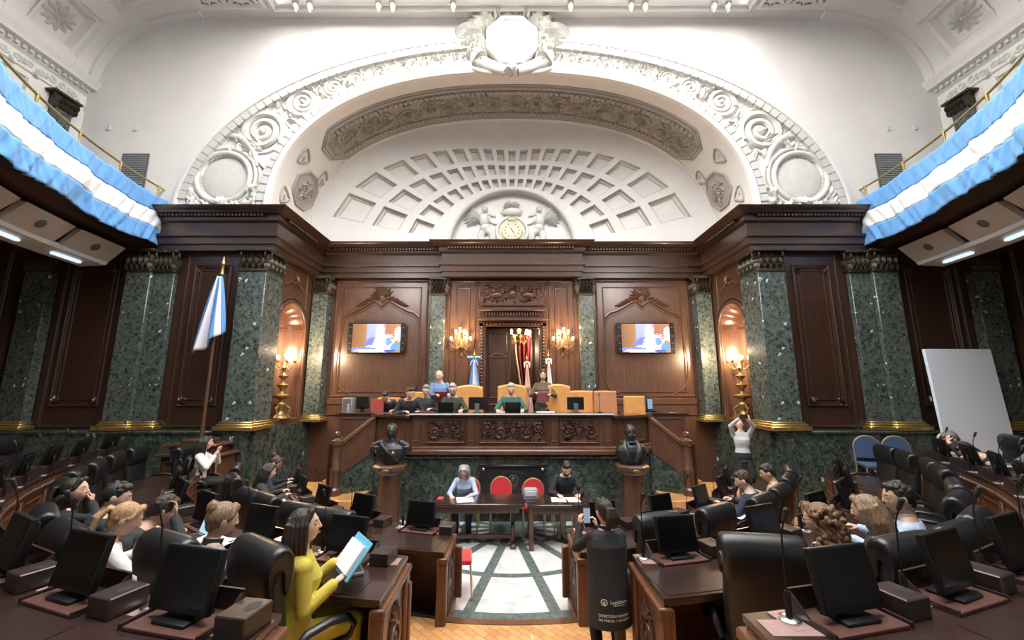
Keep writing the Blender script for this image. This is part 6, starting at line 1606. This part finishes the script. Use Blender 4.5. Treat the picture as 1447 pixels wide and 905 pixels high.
# big flag at the left on a wooden stand
FX, FY = -6.25, 8.3
t = thing('wooden_plinth', 'stepped dark wooden plinth at the front wall holding the tall flagpole', 'plinth', (FX, FY, 0))
mb = MB(); mb.box(-.55, .55, -.26, .28, .0, 1.42, .02); T = lambda u, v, w: V((u, -.26-w, v)); frame_rect(mb, T, -.47, .47, .9, 1.34, .05, .03); mb.build('cabinet', M['wood'], t)
mb = MB(); mb.box(-.62, .62, -.32, .29, 1.42, 1.48, .015); mb.box(-.42, .42, -.24, .24, 1.48, 1.6, .02); mb.box(-.5, .5, -.28, .28, 1.6, 1.66, .015); mb.box(-.25, .25, -.22, .22, 1.66, 1.74, .02); mb.build('stepped_top', M['wood'], t)
mb = MB(); mb.ball((.3, -.28, 1.2), .025); mb.build('door_knob', M['brass'], t)
t = thing('flagpole_flag', 'tall wooden flagpole with a limp sky blue and white flag by the left wall', 'flag', (FX, FY, 1.74))
PH = 3.75
mb = MB(); mb.lathe([(.04, 0), (.035, .4), (.028, PH-.35)], 12); mb.build('pole', M['wood'], t)
mb = MB(); mb.lathe([(.03, PH-.36), (.045, PH-.33), (.03, PH-.28), (.028, PH-.15), (.05, PH-.1), (.03, PH-.05), (.02, PH), (0, PH+.08)], 12); mb.build('finial', M['brass'], t)
def fl(u, v):   # u across -1..1, v down 0..1
    w = .05+.27*v**.8; dn = .40+1.55*v-.22*v*u-.14*v*abs(u+.1); f = .07*(.3+v)*sin(u*7+v*1.5)-.05*(1-u*u)
    return V((.0-.12*v+u*w, f-.05, PH-dn))
for n2, u0, u1, mt in (('blue_stripe', -1, -.62, 'flag_blue'), ('white_stripe', -.62, .0, 'flag_white'), ('blue_stripe', .0, .62, 'flag_blue'), ('white_stripe', .62, .8, 'flag_white'), ('blue_stripe', .8, 1, 'flag_blue')):
    mb = MB(); mb.loft([[fl(u0+(u1-u0)*j/10+.22*(i/24-.5)*(1 if abs(u0) < .9 and 0 else 0), i/24) for j in range(11)] for i in range(25)], closed=False, caps=False); o_ = mb.build(n2, M[mt], t, 80); o_.modifiers.new('s', 'SOLIDIFY').thickness = .008
# ================================================================== ROSTRUM FURNITURE
def tan_chair(label, x, y, rz, w=.6, h=1.12, m='leather_tan', arms=True, arch_=.06):
    t = thing('presiding_chair', label, 'chair', (x, y, PZ), rz, 'leather chairs on the rostrum')
    # faces -Y at rz=0
    mb = MB(); mb.box(-w/2, w/2, -.28, .25, .38, .5, .04, seg=2); mb.build('seat', M[m], t)
    mb = MB(); pts = [(-w/2, .48), (-w/2-.01, .8), (-w/2+.0, h-.05)]+[(w/2*(-1+2*k/8), h-.03+arch_*sin(pi*k/8)) for k in range(9)]+[(w/2, h-.05), (w/2+.01, .8), (w/2, .48)]
    mb.loft([[V((x_*sc, y_, .8+(z_-.8)*sc)) for x_, z_ in pts] for y_, sc in ((.34, .95), (.33, 1), (.26, 1), (.22, .94))]); mb.build('backrest', M[m], t, 40)
    mb = MB()
    for s in (-1, 1): mb.box(s*(w/2-.03)-.03, s*(w/2-.03)+.03, .24, .32, 0, .5, .008); mb.box(s*(w/2-.03)-.03, s*(w/2-.03)+.03, -.26, -.19, 0, .4, .008)
    # legs one by one
    mb.v, mb.f, mb.m = [], [], []
    for s in (-1, 1):
        for y0, y1, z1 in ((.24, .32, .5), (-.26, -.19, .4)):
            l = MB(); l.box(s*(w/2-.03)-.03, s*(w/2-.03)+.03, y0, y1, 0, z1, .008); l.build('leg', M['wood'], t)
        if arms:
            l = MB(); l.tube([(s*w/2, .27, .74), (s*(w/2+.02), .1, .72), (s*(w/2+.03), -.15, .70), (s*(w/2+.02), -.22, .64), (s*(w/2), -.2, .5)], [.025, .028, .03, .026, .022], 8); l.build('armrest', M['wood_carve'], t, 60)
    return t
tan_chair('tall tan leather armchair behind the man in dark green sweater', -1.12, 10.35, 0, .72, 1.44)
tan_chair('tall tan leather armchair behind the man in bright green sweater', .0, 10.25, 0, .74, 1.46)
tan_chair('tallest tan leather armchair, empty, right of the standing woman', 1.17, 9.9, .1, .64, 1.46)
tan_chair('tan leather chair just right of the tallest empty one, behind the small screen', 1.78, 10.3, -.1, .6, 1.34, arch_=.01)
tan_chair('brownish leather armchair, third empty one right of the door', 2.35, 10.1, -.12, .56, 1.34, 'leather_brown', arch_=.01)
tan_chair('small low tan chair at the right end of the rostrum', 3.0, 9.85, -.15, .5, 1.22, arms=False, arch_=.0)
tan_chair('tan chair behind the bowed man at the left end of the rostrum', -3.3, 10.72, .1, .6, 1.16, arms=False, arch_=.01)
tan_chair('tan chair partly hidden behind the grey-haired man in black', -2.45, 10.5, .1, .55, 1.3, arms=False, arch_=.02)
DT = PZ+.85
def laptop(label, loc, rz, glow=False, ang=105):
    t = thing('laptop', label, 'laptop', loc, rz)
    mb = MB(); mb.box(-.17, .17, -.12, .12, 0, .016, .005); mb.build('keyboard_base', M['darkgrey'] if not glow else M['grey'], t)
    mb = MB(); 
    for i in range(5):
        for j in range(11): mb.box(-.145+j*.0265, -.123+j*.0265, -.02+i*.025, -.001+i*.025, .016, .019)
    mb.build('keys', M['black'], t)
    L = Matrix.Translation((0, .12, .012)) @ rot('X', 90-ang if False else -(ang-90)); mb = MB(); mb.box(-.17, .17, -.004, .006, 0, .23, .004, L); mb.build('lid', M['blackplastic'], t)
    mb = MB(); mb.box(-.16, .16, -.006, -.004, .012, .22, 0, L); mb.build('screen', M['mirrorlap'] if glow else M['screenoff'], t)
laptop('dark laptop open before the man in dark green sweater', (-1.45, 9.05, DT), pi)
laptop('dark laptop open before the man in bright green sweater', (.02, 9.05, DT), pi)
def small_screen(label, loc, rz):
    t = thing('small_monitor', label, 'monitor', loc, rz, 'small screens on the rostrum desk')
    mb = MB(); mb.box(-.19, .19, -.02, .02, .06, .34, .008); mb.build('housing', M['blackplastic'], t)
    mb = MB(); mb.box(-.17, .17, .019, .022, .08, .32); mb.build('screen', M['screenoff'], t)
    mb = MB(); mb.box(-.05, .05, -.05, .02, 0, .2, .006); mb.box(-.1, .1, -.09, .09, 0, .015, .004); mb.build('stand', M['darkgrey'], t)
small_screen('small black monitor on the rostrum between the two green sweater men', (-.78, 9.1, DT), 0)
small_screen('small black monitor on the rostrum before the tan chairs at right', (1.42, 9.1, DT), .1)
t = thing('desk_telephone_screen', 'upright blue-lit phone screen with handset on the right counter', 'telephone', (3.5, 10.35, PZ+.785), .5)
mb = MB(); mb.box(-.10, .10, -.01, .03, .04, .36, .01); mb.build('housing', M['blackplastic'], t); mb = MB(); mb.box(-.085, .085, -.013, -.009, .08, .33); mb.build('screen', plain('phone_screen', (.1, .2, .3), .3, emit=(.2, .4, .6), es=.6), t); mb = MB(); mb.box(-.12, .12, -.12, .1, 0, .045, .01); mb.build('base', M['blackplastic'], t)
t = thing('desk_speaker', 'grey speaker box at the left end of the left counter', 'speaker', (-4.15, 10.35, PZ+.785)); mb = MB(); mb.box(-.12, .12, -.12, .12, 0, .36, .01); mb.build('cabinet', M['grey'], t); mb = MB(); mb.box(-.10, .10, -.125, -.118, .03, .33, .004); mb.build('grille', M['darkgrey'], t)
t = thing('small_monitor', 'black screen seen from behind beside the grey speaker box', 'monitor', (-3.8, 10.35, PZ+.785)); mb = MB(); mb.box(-.16, .16, -.02, .03, .08, .40, .01); mb.build('housing', M['blackplastic'], t); mb = MB(); mb.box(-.04, .04, -.02, .02, .01, .12); mb.box(-.1, .1, -.07, .07, 0, .015, .004); mb.build('stand', M['blackplastic'], t)
t = thing('document_binder', 'red binder standing on the left counter', 'binder', (-3.42, 10.33, PZ+.785), .1); mb = MB(); mb.box(-.16, .16, -.02, .02, 0, .32, .006); mb.build('cover', plain('binder_red', (.30, .05, .04), .6), t); mb = MB(); mb.box(-.15, .155, -.016, .016, .006, .312); mb.build('pages', M['white'], t)
t = thing('water_bottle', 'small clear bottle in front of the grey speaker box', 'bottle', (-4.1, 10.2, PZ+.785)); mb = MB(); mb.lathe([(.03, 0), (.032, .12), (.014, .16), (.014, .18)], 14); mb.build('body', plain('pet', (.6, .65, .68), .15, trans=.6), t); mb = MB(); mb.lathe([(.015, .18), (.015, .2), (.0, .2)], 12); mb.build('cap', M['white'], t)
sheet('paper_stack', 'white papers in front of the central seated man on the rostrum', 'paper', (-.12, 9.12, DT+.001), .2, .3, .21, t=.01)
sheet('paper_stack', 'white papers on the rostrum desk before the standing woman', 'paper', (.75, 9.15, DT+.001), -.1, .4, .25, t=.012)
sheet('paper_sheet', 'white paper near the phone of the man in black sweater', 'paper', (-2.2, 9.35, PZ+.79), .3, .25, .2, t=.008)
sheet('leather_folder', 'dark red folder lying flat on the rostrum beside dark green sweater', 'folder', (-1.9, 9.1, DT+.001), .1, .32, .24, 'maroon', t=.02)
mb = MB(); mb.tube([(0, 0, 0), (0, 0, .02)], .05, 12); mb.tube([(0, 0, .02), (0, 0, .25), (0, .03, .38)], .006, 8); mb.capsule((0, .03, .38), (0, .05, .42), .014, .014, 8); ob = mb.build('desk_microphone', M['black']); ob.location = (1.95, 9.05, DT); tag(ob, 'thin black microphone on the rostrum desk near the brown armchair', 'microphone')
# ================================================================== RIGHT SIDE: WHITE BOARD, CHAIRS BEHIND THE OUTER ROW
wb = thing('white_board', 'large blank pale panel leaning upright against the right front wall', 'board', (9.5, 8.38, 1.08))
mb = MB(); mb.box(-.71, .71, -.03, .03, 0, 2.48, .008, rot('X', -3)); mb.build('panel', M['white_flat'], wb)
for s in (-1, 1): mb = MB(); mb.box(s*.6-.04, s*.6+.04, .03, .12, 0, .9, .006); mb.build('foot', M['grey'], wb)
b0 = banquet_chair('blue gold-rimmed banquet chair, empty, farther left of two behind the outer right row', (7.22, 8.3, .70), RAD(160), M['bluechair'], 'blue banquet chairs'); b0.scale = (1.1, 1.1, 1.12)
dup(b0, (7.74, 8.22, .70), RAD(160), 'blue gold-rimmed banquet chair, empty, standing nearer the whiteboard')
cam_t = thing('equipment_stand', 'grey metal stand with a small table and dark screen right of the whiteboard', 'stand', (9.85, 7.3, 1.08), .1)
for x in (-.3, .3): mb = MB(); mb.tube([(x, 0, 0), (x, 0, .85)], .018, 8); mb.tube([(x, -.25, .02), (x, .25, .02)], .018, 8); mb.build('leg', M['grey'], cam_t)
mb = MB(); mb.box(-.45, .35, -.28, .28, .85, .89, .01); mb.build('table_top', M['darkgrey'], cam_t); mb = MB(); mb.box(-.1, .4, .0, .05, 1.0, 1.4, .01); mb.box(.1, .2, 0, .05, .89, 1.0); mb.build('screen', M['blackplastic'], cam_t); mb = MB(); mb.box(-.3, .3, -.02, .02, .3, .33); mb.build('crossbar', M['grey'], cam_t)
# loose things on the desks
sheet('orange_folder', 'orange folder lying on the inner left desk by the stair newel', 'folder', (*pol(4.75, RAD(-44))[:2], .925), -.7, .34, .26, 'orange', t=.02, tilt=.0)
sheet('paper_sheet', 'white open papers before the two women by the left stair', 'paper', (*pol(4.95, RAD(-51))[:2], .925), -.9, .42, .34, curl=.03)
sheet('paper_sheet', 'white sheets on the inner right desk before the navy suit man', 'paper', (*pol(4.98, RAD(39))[:2], .93), .6, .3, .3, curl=.05)
sheet('paper_sheet', 'crumpled bright sheet on the outer desk at the far right', 'paper', (*pol(8.08, RAD(21.5))[:2], 1.546), .5, .2, .12, curl=.01, m='offwhite')
sheet('paper_sheet', 'white sheet lying on the outer desk at the bottom left', 'paper', (*pol(8.25, RAD(-14.6))[:2], 1.546), -.5, .3, .2, m='offwhite')
# ================================================================== THE PEOPLE
def seat(R_, ph, z): p = pol(R_, RAD(ph), z); return (p.x, p.y, z)
G = 1
# ---- on the rostrum (all face the hall: rotz = pi)
person('bowed dark-haired man in black jacket sitting at the left end of the rostrum', (-3.3, 10.84, PZ), pi+.1, dict(lean=22, bend=22, hpitch=45, L=(-.2, .3, .755), R=(.2, .3, .755)), dict(top='jacket', tc=(.025, .025, .03), hc='dark', near=G, scale=1.09, skin='mid'))
person('man with dark hair and black sweater looking down at his phone on the rostrum', (-2.55, 9.98, PZ), pi+.35, dict(lean=16, bend=12, hpitch=28, L=(-.2, .34, .765), R=(.12, .33, .765), hyaw=10), dict(top='sweater', tc=(.022, .024, .026), hc='dark', near=G, scale=1.09))
mb = MB(); mb.box(-.035, .035, -.07, .07, 0, .01, .003); ob = mb.build('mobile_phone', M['black']); ob.location = (-2.55, 9.5, PZ+.80); ob.rotation_euler = (.0, 0, .3); tag(ob, 'black phone under the hands of the man in black sweater on the rostrum', 'phone')
person('grey-haired man in black jacket seated behind the black sweater man', (-2.2, 10.42, PZ), pi+.1, dict(lean=8, hpitch=22, L=(-.16, .34, .80), R=(.16, .34, .80)), dict(top='jacket', tc=(.03, .03, .034), hc='salt', near=G, scale=1.09, collar=(.35, .2, .2), skin='fair', glasses=True))
pp, inf = person('bald man in blue shirt standing on the rostrum holding a dark red folder', (-1.9, 10.62, PZ), pi, dict(mode='stand', lean=3, hpitch=16, hyaw=-8, L=(-.30, .30, 1.13), R=(.02, .36, 1.12), curl=40), dict(top='shirt', tc=(.13, .22, .38), lc=(.03, .035, .06), hair='bald', hc='salt', near=G, scale=1.09, collar=(.15, .25, .42), beard=None, skin='fair'))
t = thing('document_folder', 'dark red folder held by the standing bald man in blue', 'folder', (-1.78, 10.22, 2.5), 0); mb = MB(); mb.box(-.16, .16, -.012, .012, -.13, .16, .004, rot('X', 22)); mb.build('cover', M['maroon'], t); mb = MB(); mb.box(-.15, .15, .0, .022, -.12, .15, 0, rot('X', 22)); mb.build('pages', M['white'], t)
person('grey-haired man with glasses in dark green sweater seated at the rostrum desk', (-1.42, 9.78, PZ), pi+.05, dict(lean=6, pz=.58, hpitch=20, L=(-.24, .42, .815), R=(.18, .42, .815)), dict(top='sweater', tc=(.03, .045, .032), hc='grey', near=G, scale=1.09, collar=(.5, .5, .55), glasses=True, beard='grey', skin='fair'))
person('grey-haired man in bright green sweater presiding at the centre of the rostrum', (-.02, 9.75, PZ), pi, dict(lean=6, pz=.58, hpitch=22, L=(-.25, .42, .81), R=(.28, .44, .81)), dict(top='sweater', tc=(.025, .11, .085), hc='grey', near=G, scale=1.1, collar=(.6, .6, .62), skin='fair'))
person('woman with long brown hair standing right of the centre holding a pink folder', (.78, 10.22, PZ), pi-.1, dict(mode='stand', lean=2, hpitch=10, hyaw=6, L=(-.18, .30, 1.14), R=(.16, .30, 1.16), curl=40), dict(fem=True, top='jacket', tc=(.10, .07, .05), lc=(.015, .015, .017), hair='long', hc='brown', near=G, scale=1.09, skin='fair'))
t = thing('document_folder', 'pinkish folder held open by the standing long-haired woman', 'folder', (.76, 9.83, 2.52), .1); mb = MB(); mb.box(-.15, .15, -.01, .01, -.12, .14, .004, rot('X', 25)); mb.build('cover', plain('dusty_pink', (.36, .13, .16), .6), t); mb = MB(); mb.box(-.14, .14, .0, .02, -.11, .13, 0, rot('X', 25)); mb.build('pages', M['white'], t)
mb = MB(); mb.loft([[V((.78+a*cos(2*pi*j/20), 10.14+.15*sin(2*pi*j/20), z)) for j in range(20)] for z, a in ((PZ+.95, .12), (PZ+1.1, .13), (PZ+1.3, .12))])
# ---- stenographers
person('grey-haired woman in pale blue sweater writing at the left stenographer table', (-.92, 8.27, 0), pi, dict(lean=14, bend=14, hpitch=34, L=(-.14, .48, .775), R=(.2, .50, .775), curl=35), dict(fem=True, top='sweater', tc=(.42, .52, .68), lc=(.02, .025, .05), hair='long', hl=.17, hc='grey', near=G, glasses=True, skin='fair'))
person('bearded man in dark sweater and khaki trousers writing at the right stenographer table', (1.02, 8.3, 0), pi+.1, dict(lean=14, bend=10, hpitch=34, L=(-.16, .52, .775), R=(.22, .50, .775), curl=35), dict(top='sweater', tc=(.016, .018, .026), lc=(.30, .25, .18), hair='short', hc='dark', near=G, beard='dark', skin='fair', scale=1.03))
# ---- left side
person('dark-haired woman in white blouse sitting before the flagpole plinth, hands at her mouth', (-5.78, 7.72, .5), RAD(-75), dict(lean=4, hyaw=8, hpitch=4, L=(.02, .27, 1.06), R=(.09, .26, 1.0), dL=(-.1, .1, 1), dR=(-.4, .2, .8), curl=45, pz=.56), dict(fem=True, top='shirt', tc=(.68, .66, .64), hair='long', hc='black', near=G, lc=(.015, .015, .016), skin='fair'))
person('dark-haired woman with ponytail resting her chin on her hand, middle row far left', seat(7.34, -38.8, .48), RAD(-40), dict(lean=16, hyaw=-34, hpitch=-4, L=(-.12, .42, .88), R=(.13, .27, 1.10), dR=(-.35, .1, .9), nR=(-.4, -.8, 0), curl=55), dict(fem=True, top='sweater', tc=(.012, .012, .013), hair='pony', pl=.16, hc='dark', near=2, skin='fair'))
person('young man in black suit with white collar looking down, middle row left', seat(7.16, -33.8, .48), RAD(-38), dict(lean=14, hyaw=-22, hpitch=18, L=(-.2, .42, .86), R=(.2, .40, .86)), dict(top='jacket', tc=(.02, .024, .03), hair='short', hc='black', near=2, collar=(.72, .74, .78), lapel=True, skin='fair'))
person('dark-haired man leaning over a laptop with a hand on his forehead, middle row left', seat(7.16, -29.7, .48), RAD(-36), dict(lean=26, bend=14, hyaw=-14, hpitch=30, L=(-.1, .5, .84), R=(.14, .44, 1.07), dR=(-.3, .1, 1), nR=(0, -1, 0), eR=(.6, .5, -.8), curl=22), dict(top='sweater', tc=(.03, .03, .034), hair='short', thick=1.04, hc='dark', near=2, skin='mid', sleeve=.9))
person('blonde woman with ponytail in white jacket seen from behind, middle row left', seat(7.36, -26.3, .48), RAD(-30), dict(lean=8, bend=6, hyaw=-26, hpitch=24, L=(-.2, .42, .86), R=(.22, .42, .86)), dict(fem=True, top='jacket', tc=(.66, .65, .63), hair='pony', pl=.2, hc='blonde', near=2, skin='fair'))
person('fair-haired woman with a pinned bun and grey knit jacket, middle row left', seat(7.06, -19.8, .48), RAD(-26), dict(lean=10, hyaw=-18, hpitch=14, L=(-.2, .38, .86), R=(.2, .4, .86)), dict(fem=True, top='sweater', tc=(.24, .26, .28), hair='bun', bz=.085, hc='ash', near=2, collar=(.02, .02, .022), thick=1.05, skin='fair'))
PY, INY = person('young woman in bright yellow blazer with long dark hair, holding a blue folder', (-1.59, 3.2, .48), RAD(-52), dict(lean=4, twist=0, hyaw=-24, hpitch=-6, L=(-.08, .30, .90), R=(.15, .24, .84), dL=(.4, .8, .1), dR=(-.1, .9, .45), nL=(.6, 0, .5), eL=(-.25, -.4, -1), eR=(.22, -.45, -1), curl=40, kL=(-.12, .42, .53), kR=(.12, .40, .53)), dict(fem=True, top='jacket', tc=(.50, .41, .055), lc=(.48, .39, .05), hair='long', hl=.24, back=True, hc='dark', near=2, skin='fair', sleeve=.9))
w_ = wpos(INY, (.06, .38, .95)); t = thing('document_folder', 'pale blue folder with white paper held by the woman in yellow', 'folder', w_, RAD(-52)); MM = rot('X', -38)
mb = MB(); mb.box(-.17, .17, -.006, .006, -.13, .16, .003, MM); mb.build('cover', M['teal'], t); mb = MB(); mb.box(-.15, .13, -.03, -.007, -.10, .11, 0, MM); mb.build('sheet', M['white'], t)
person('long dark-haired woman in dark jacket at the inner desk by the left stair', seat(5.2, -53, .17), RAD(-56), dict(lean=12, hyaw=-10, hpitch=16, L=(-.18, .4, .84), R=(.2, .4, .84)), dict(fem=True, top='jacket', tc=(.045, .04, .038), hair='long', hc='black', near=G, skin='fair'))
person('woman with brown bun in dark blue sweater reading papers by the left stair', seat(5.12, -64, .17), RAD(-66), dict(lean=14, hyaw=-10, hpitch=30, L=(-.16, .42, .84), R=(.18, .42, .84)), dict(fem=True, top='sweater', tc=(.016, .022, .034), hair='bun', bz=.1, hc='brown', near=G, skin='fair', glasses=True))
# ---- right side
PPH, INP = person('photographer in dark press vest standing in the aisle, raising a phone', (.88, 4.0, .17), RAD(6), dict(mode='stand', lean=3, hyaw=14, hpitch=0, L=(-.19, .33, 1.36), R=(.0, .33, 1.33), dL=(.1, .15, 1), dR=(-.15, .15, 1), nL=(.9, .3, 0), nR=(-.9, .3, 0), eL=(-.5, .1, -.9), eR=(.6, .1, -.9), curl=38, fL=(-.1, .02, .085), fR=(.1, -.02, .085)), dict(fem=True, top='vest', tc=(.022, .024, .028), sc=(.012, .012, .014), lc=(.012, .012, .014), hair='pony', pl=.13, hc='dark', near=2, skin='fair', scale=.9, collar=(.012, .012, .014)))
w_ = wpos(INP, (-.10, .36, 1.44)); t = thing('mobile_phone', 'phone with bright screen held up by the photographer in the vest', 'phone', w_, RAD(6)); mb = MB(); mb.box(-.038, .038, -.005, .005, -.08, .08, .004); mb.build('body', M['black'], t); mb = MB(); mb.box(-.034, .034, -.0065, -.0045, -.07, .07); mb.build('screen', plain('phone_picture', (.2, .25, .35), .3, emit=(.35, .42, .6), es=.6, noise=.3, nscale=30), t)
# lettering and emblem on the back of the vest
def vest_y(z):
    for (a, A, b), (c, B, d) in zip(VEST, VEST[1:]):
        if a <= z <= c: return b+(d-b)*(z-a)/(c-a)
    return .15
def text_on(par, txt, size, x, z, mat, name, ax=1.9, rotz=0):
    c = bpy.data.curves.new('t', 'FONT'); c.body = txt; c.size = size; c.align_x = 'CENTER'; c.extrude = .0012; c.resolution_u = 3
    o = bpy.data.objects.new('t', c); COL.objects.link(o); dg = bpy.context.evaluated_depsgraph_get(); dg.update()
    me = bpy.data.meshes.new_from_object(o.evaluated_get(dg)); bpy.data.objects.remove(o)
    P0 = INP['Mt']
    for v in me.vertices:
        u, vv, ww = v.co.x+x, v.co.y+z, v.co.z
        half = .214; s_ = max(-.97, min(.97, u/half)); y = -(vest_y(vv)+.012)*sqrt(1-s_*s_)-ww
        v.co = P0 @ V((u, y, vv))
    me.materials.append(mat); ob = bpy.data.objects.new(name, me); COL.objects.link(ob); ob.parent = par; return ob
prn = plain('vest_print', (.62, .58, .5), .8)
text_on(PPH, 'DIRECCIÓN GENERAL', .031, .0, -.235, prn, 'lettering'); text_on(PPH, 'DE PRENSA Y DIFUSIÓN', .029, .0, -.272, prn, 'lettering'); text_on(PPH, 'Legislatura', .042, .045, -.12, prn, 'lettering')
text_on(PPH, 'Ciudad de Buenos Aires', .012, .045, -.138, prn, 'lettering')
mb = MB(); P0 = INP['Mt']; cx_ = -.10
def Tv(u, v, w): s_ = max(-.97, min(.97, u/.214)); return P0 @ V((u, -(vest_y(v)+.012)*sqrt(1-s_*s_)-w, v))
o = Orn(mb, Tv); o.ring(cx_, -.11, .026, .004, 24); o.dome(cx_, -.117, .012, .016, .003); mb.build('emblem', prn, PPH, 60)
person('woman in pale grey sweater standing by the right stair, raising a phone with both hands', (4.85, 8.72, .5), RAD(165), dict(mode='stand', lean=-3, hpitch=-30, L=(-.1, .26, 1.70), R=(.1, .26, 1.70), dL=(.7, .1, .6), dR=(-.7, .1, .6), eL=(-.9, .1, .2), eR=(.9, .1, .2), curl=45), dict(fem=True, top='sweater', tc=(.50, .51, .53), lc=(.012, .012, .015), hair='bun', hc='dark', near=G, skin='fair', scale=.94))
t = thing('mobile_phone', 'dark phone held overhead by the woman in grey sweater', 'phone', (4.78, 8.44, 2.16), RAD(165)); mb = MB(); mb.box(-.08, .08, -.005, .005, -.04, .04, .004); mb.build('body', M['black'], t)
person('brown-haired man in navy suit reading white sheets, inner row right', seat(5.2, 43.2, .17), RAD(46), dict(lean=10, hyaw=14, hpitch=22, L=(-.2, .42, .86), R=(.2, .38, .86)), dict(top='jacket', tc=(.016, .024, .046), hair='short', hc='brown', near=2, collar=(.7, .72, .76), lapel=True, skin='fair'))
person('black-haired man in beige top beside the navy suit man', seat(5.36, 52.5, .17), RAD(54), dict(lean=10, hyaw=14, hpitch=20, L=(-.2, .4, .86), R=(.2, .38, .86)), dict(top='sweater', tc=(.42, .36, .29), hair='short', hc='black', near=G, skin='mid'))
person('woman with long curly brown hair in black jacket, middle row right', seat(7.08, 20.6, .48), RAD(26), dict(lean=6, hyaw=18, hpitch=8, L=(-.2, .38, .86), R=(.2, .4, .86)), dict(fem=True, top='jacket', tc=(.014, .014, .016), hair='curly', hc='curl', near=2, skin='fair', glasses=True, collar=(.3, .28, .26)))
person('woman with straight ash-blonde hair in black jacket, middle row right', seat(7.12, 26.2, .48), RAD(30), dict(lean=10, hyaw=14, hpitch=14, L=(-.2, .4, .86), R=(.2, .4, .86)), dict(fem=True, top='jacket', tc=(.014, .015, .017), hair='long', hl=.26, back=True, hc='ash', near=2, skin='fair'))
person('dark-haired man in light blue shirt turned away, middle row right', seat(7.1, 30.4, .48), RAD(44), dict(lean=5, hyaw=28, hpitch=8, L=(-.2, .4, .86), R=(.2, .4, .86)), dict(top='shirt', tc=(.36, .46, .60), hair='short', hc='black', near=2, collar=(.36, .46, .60), skin='mid', scale=1.03))
person('grey-haired person bent over the outer right desk holding the head in both hands', seat(8.56, 71, .74), RAD(74), dict(lean=20, bend=22, hpitch=36, L=(-.13, .50, 1.08), R=(.13, .50, 1.08), dL=(.35, -.2, 1), dR=(-.35, -.2, 1), nL=(.3, -1, 0), nR=(-.3, -1, 0), eL=(-.7, .5, -.6), eR=(.7, .5, -.6), curl=30), dict(top='sweater', tc=(.02, .02, .023), hair='short', thick=1.05, hc='salt', near=G, skin='fair', sleeve=.7))
person('brown-haired person with face down over the outer right desk, one hand forward', seat(8.54, 66.5, .74), RAD(68), dict(lean=30, bend=26, hpitch=52, L=(-.2, .55, .86), R=(.15, .62, .86)), dict(top='jacket', tc=(.024, .024, .027), hair='short', hc='brown', near=G, skin='fair'))
person('dark-haired man with white shirt under grey jacket at the far right edge', seat(8.58, 62, .76), RAD(70), dict(lean=4, hyaw=28, hpitch=10, L=(-.2, .42, .86), R=(.2, .42, .86)), dict(top='jacket', tc=(.14, .15, .17), hair='short', hc='black', near=G, collar=(.7, .7, .72), lapel=True, beard='dark', skin='mid'))
# ---- things by the people
def lap2(label, loc, rz):
    laptop(label, loc, rz, True, 108)
p_ = pol(6.5, RAD(-29.5)); lap2('silver laptop with glowing screen, middle row left', (p_.x, p_.y, 1.234), RAD(-32))
p_ = pol(6.42, RAD(-26.5)); sheet('paper_sheet', 'large white paper beside the silver laptop', 'paper', (p_.x, p_.y, 1.236), RAD(-10), .42, .30, curl=.05)
p_ = pol(6.35, RAD(-15.8)); 
p_ = V((-1.3, 3.62, 1.234)); t = thing('handheld_device', 'grey-edged black handset lying on the middle left desk beside the cable box', 'device', p_, .5); mb = MB(); mb.box(-.05, .05, -.11, .11, 0, .03, .012, None, 2); mb.build('body', M['grey'], t); mb = MB(); mb.box(-.042, .042, -.1, .1, .028, .033, .003); mb.build('face', M['black'], t)
p_ = pol(6.3, RAD(22.5)); sheet('paper_sheet', 'white papers between the curly-haired and the ash-blonde woman', 'paper', (p_.x, p_.y, 1.236), .5, .3, .22, curl=.02)
# ================================================================== LIGHTS, CAMERA
def lamp(kind, name, loc, energy, col=(1, 1, 1), size=.1, rot=None, **k):
    l = bpy.data.lights.new(name, kind); l.energy = energy; l.color = col
    if kind == 'POINT': l.shadow_soft_size = size
    if kind == 'AREA':
        l.shape = 'RECTANGLE'; l.size = size if isinstance(size, (int, float)) else size[0]; l.size_y = l.size if isinstance(size, (int, float)) else size[1]
    if kind == 'SPOT': l.shadow_soft_size = size; l.spot_size = k.get('spot', RAD(60)); l.spot_blend = .6
    o = bpy.data.objects.new(name, l); COL.objects.link(o); o.location = loc
    if rot: o.rotation_euler = rot
    return o
WARM = (1, .62, .30)
for sx, ty in ((-1, -2.2), (1, 2.2)):
    p_ = V((sx*5.2, 2.2, 7.6)); d_ = V((ty*.4, 10.2, 2.2))-p_
    lamp('SPOT', 'gallery_spotlight', p_, 900, (1, .96, .92), .25, d_.to_track_quat('-Z', 'Y').to_euler(), spot=RAD(75))
lamp('POINT', 'chandelier_light', (.95, 12.5, 4.3), 130, (1, .8, .55), .12)
for sg in (-1, 1):
    lamp('POINT', 'wall_lamp_light', (sg*1.43, YB-.5, 4.25), 100, (1, .68, .38), .06)
    lamp('POINT', 'candelabrum_light', (sg*5.45, NY-.05, 3.66), 190, (1, .72, .45), .06)
w = bpy.data.worlds.new('World'); SC.world = w; w.use_nodes = True
bg = w.node_tree.nodes['Background']; bg.inputs[0].default_value = (.85, .9, 1, 1); bg.inputs[1].default_value = .33
cam = bpy.data.cameras.new('Camera'); cam.sensor_width = 36; cam.lens = FPX/1447*36; cam.clip_start = .05; cam.clip_end = 100
co = bpy.data.objects.new('Camera', cam); COL.objects.link(co); co.location = (0, 0, CAMZ); co.rotation_euler = (pi/2+PITCH, 0, 0); SC.camera = co
vs = SC.view_settings; vs.view_transform = 'Standard'; vs.look = 'None'; vs.gamma = 1; vs.use_curve_mapping = False; vs.exposure = 0.08
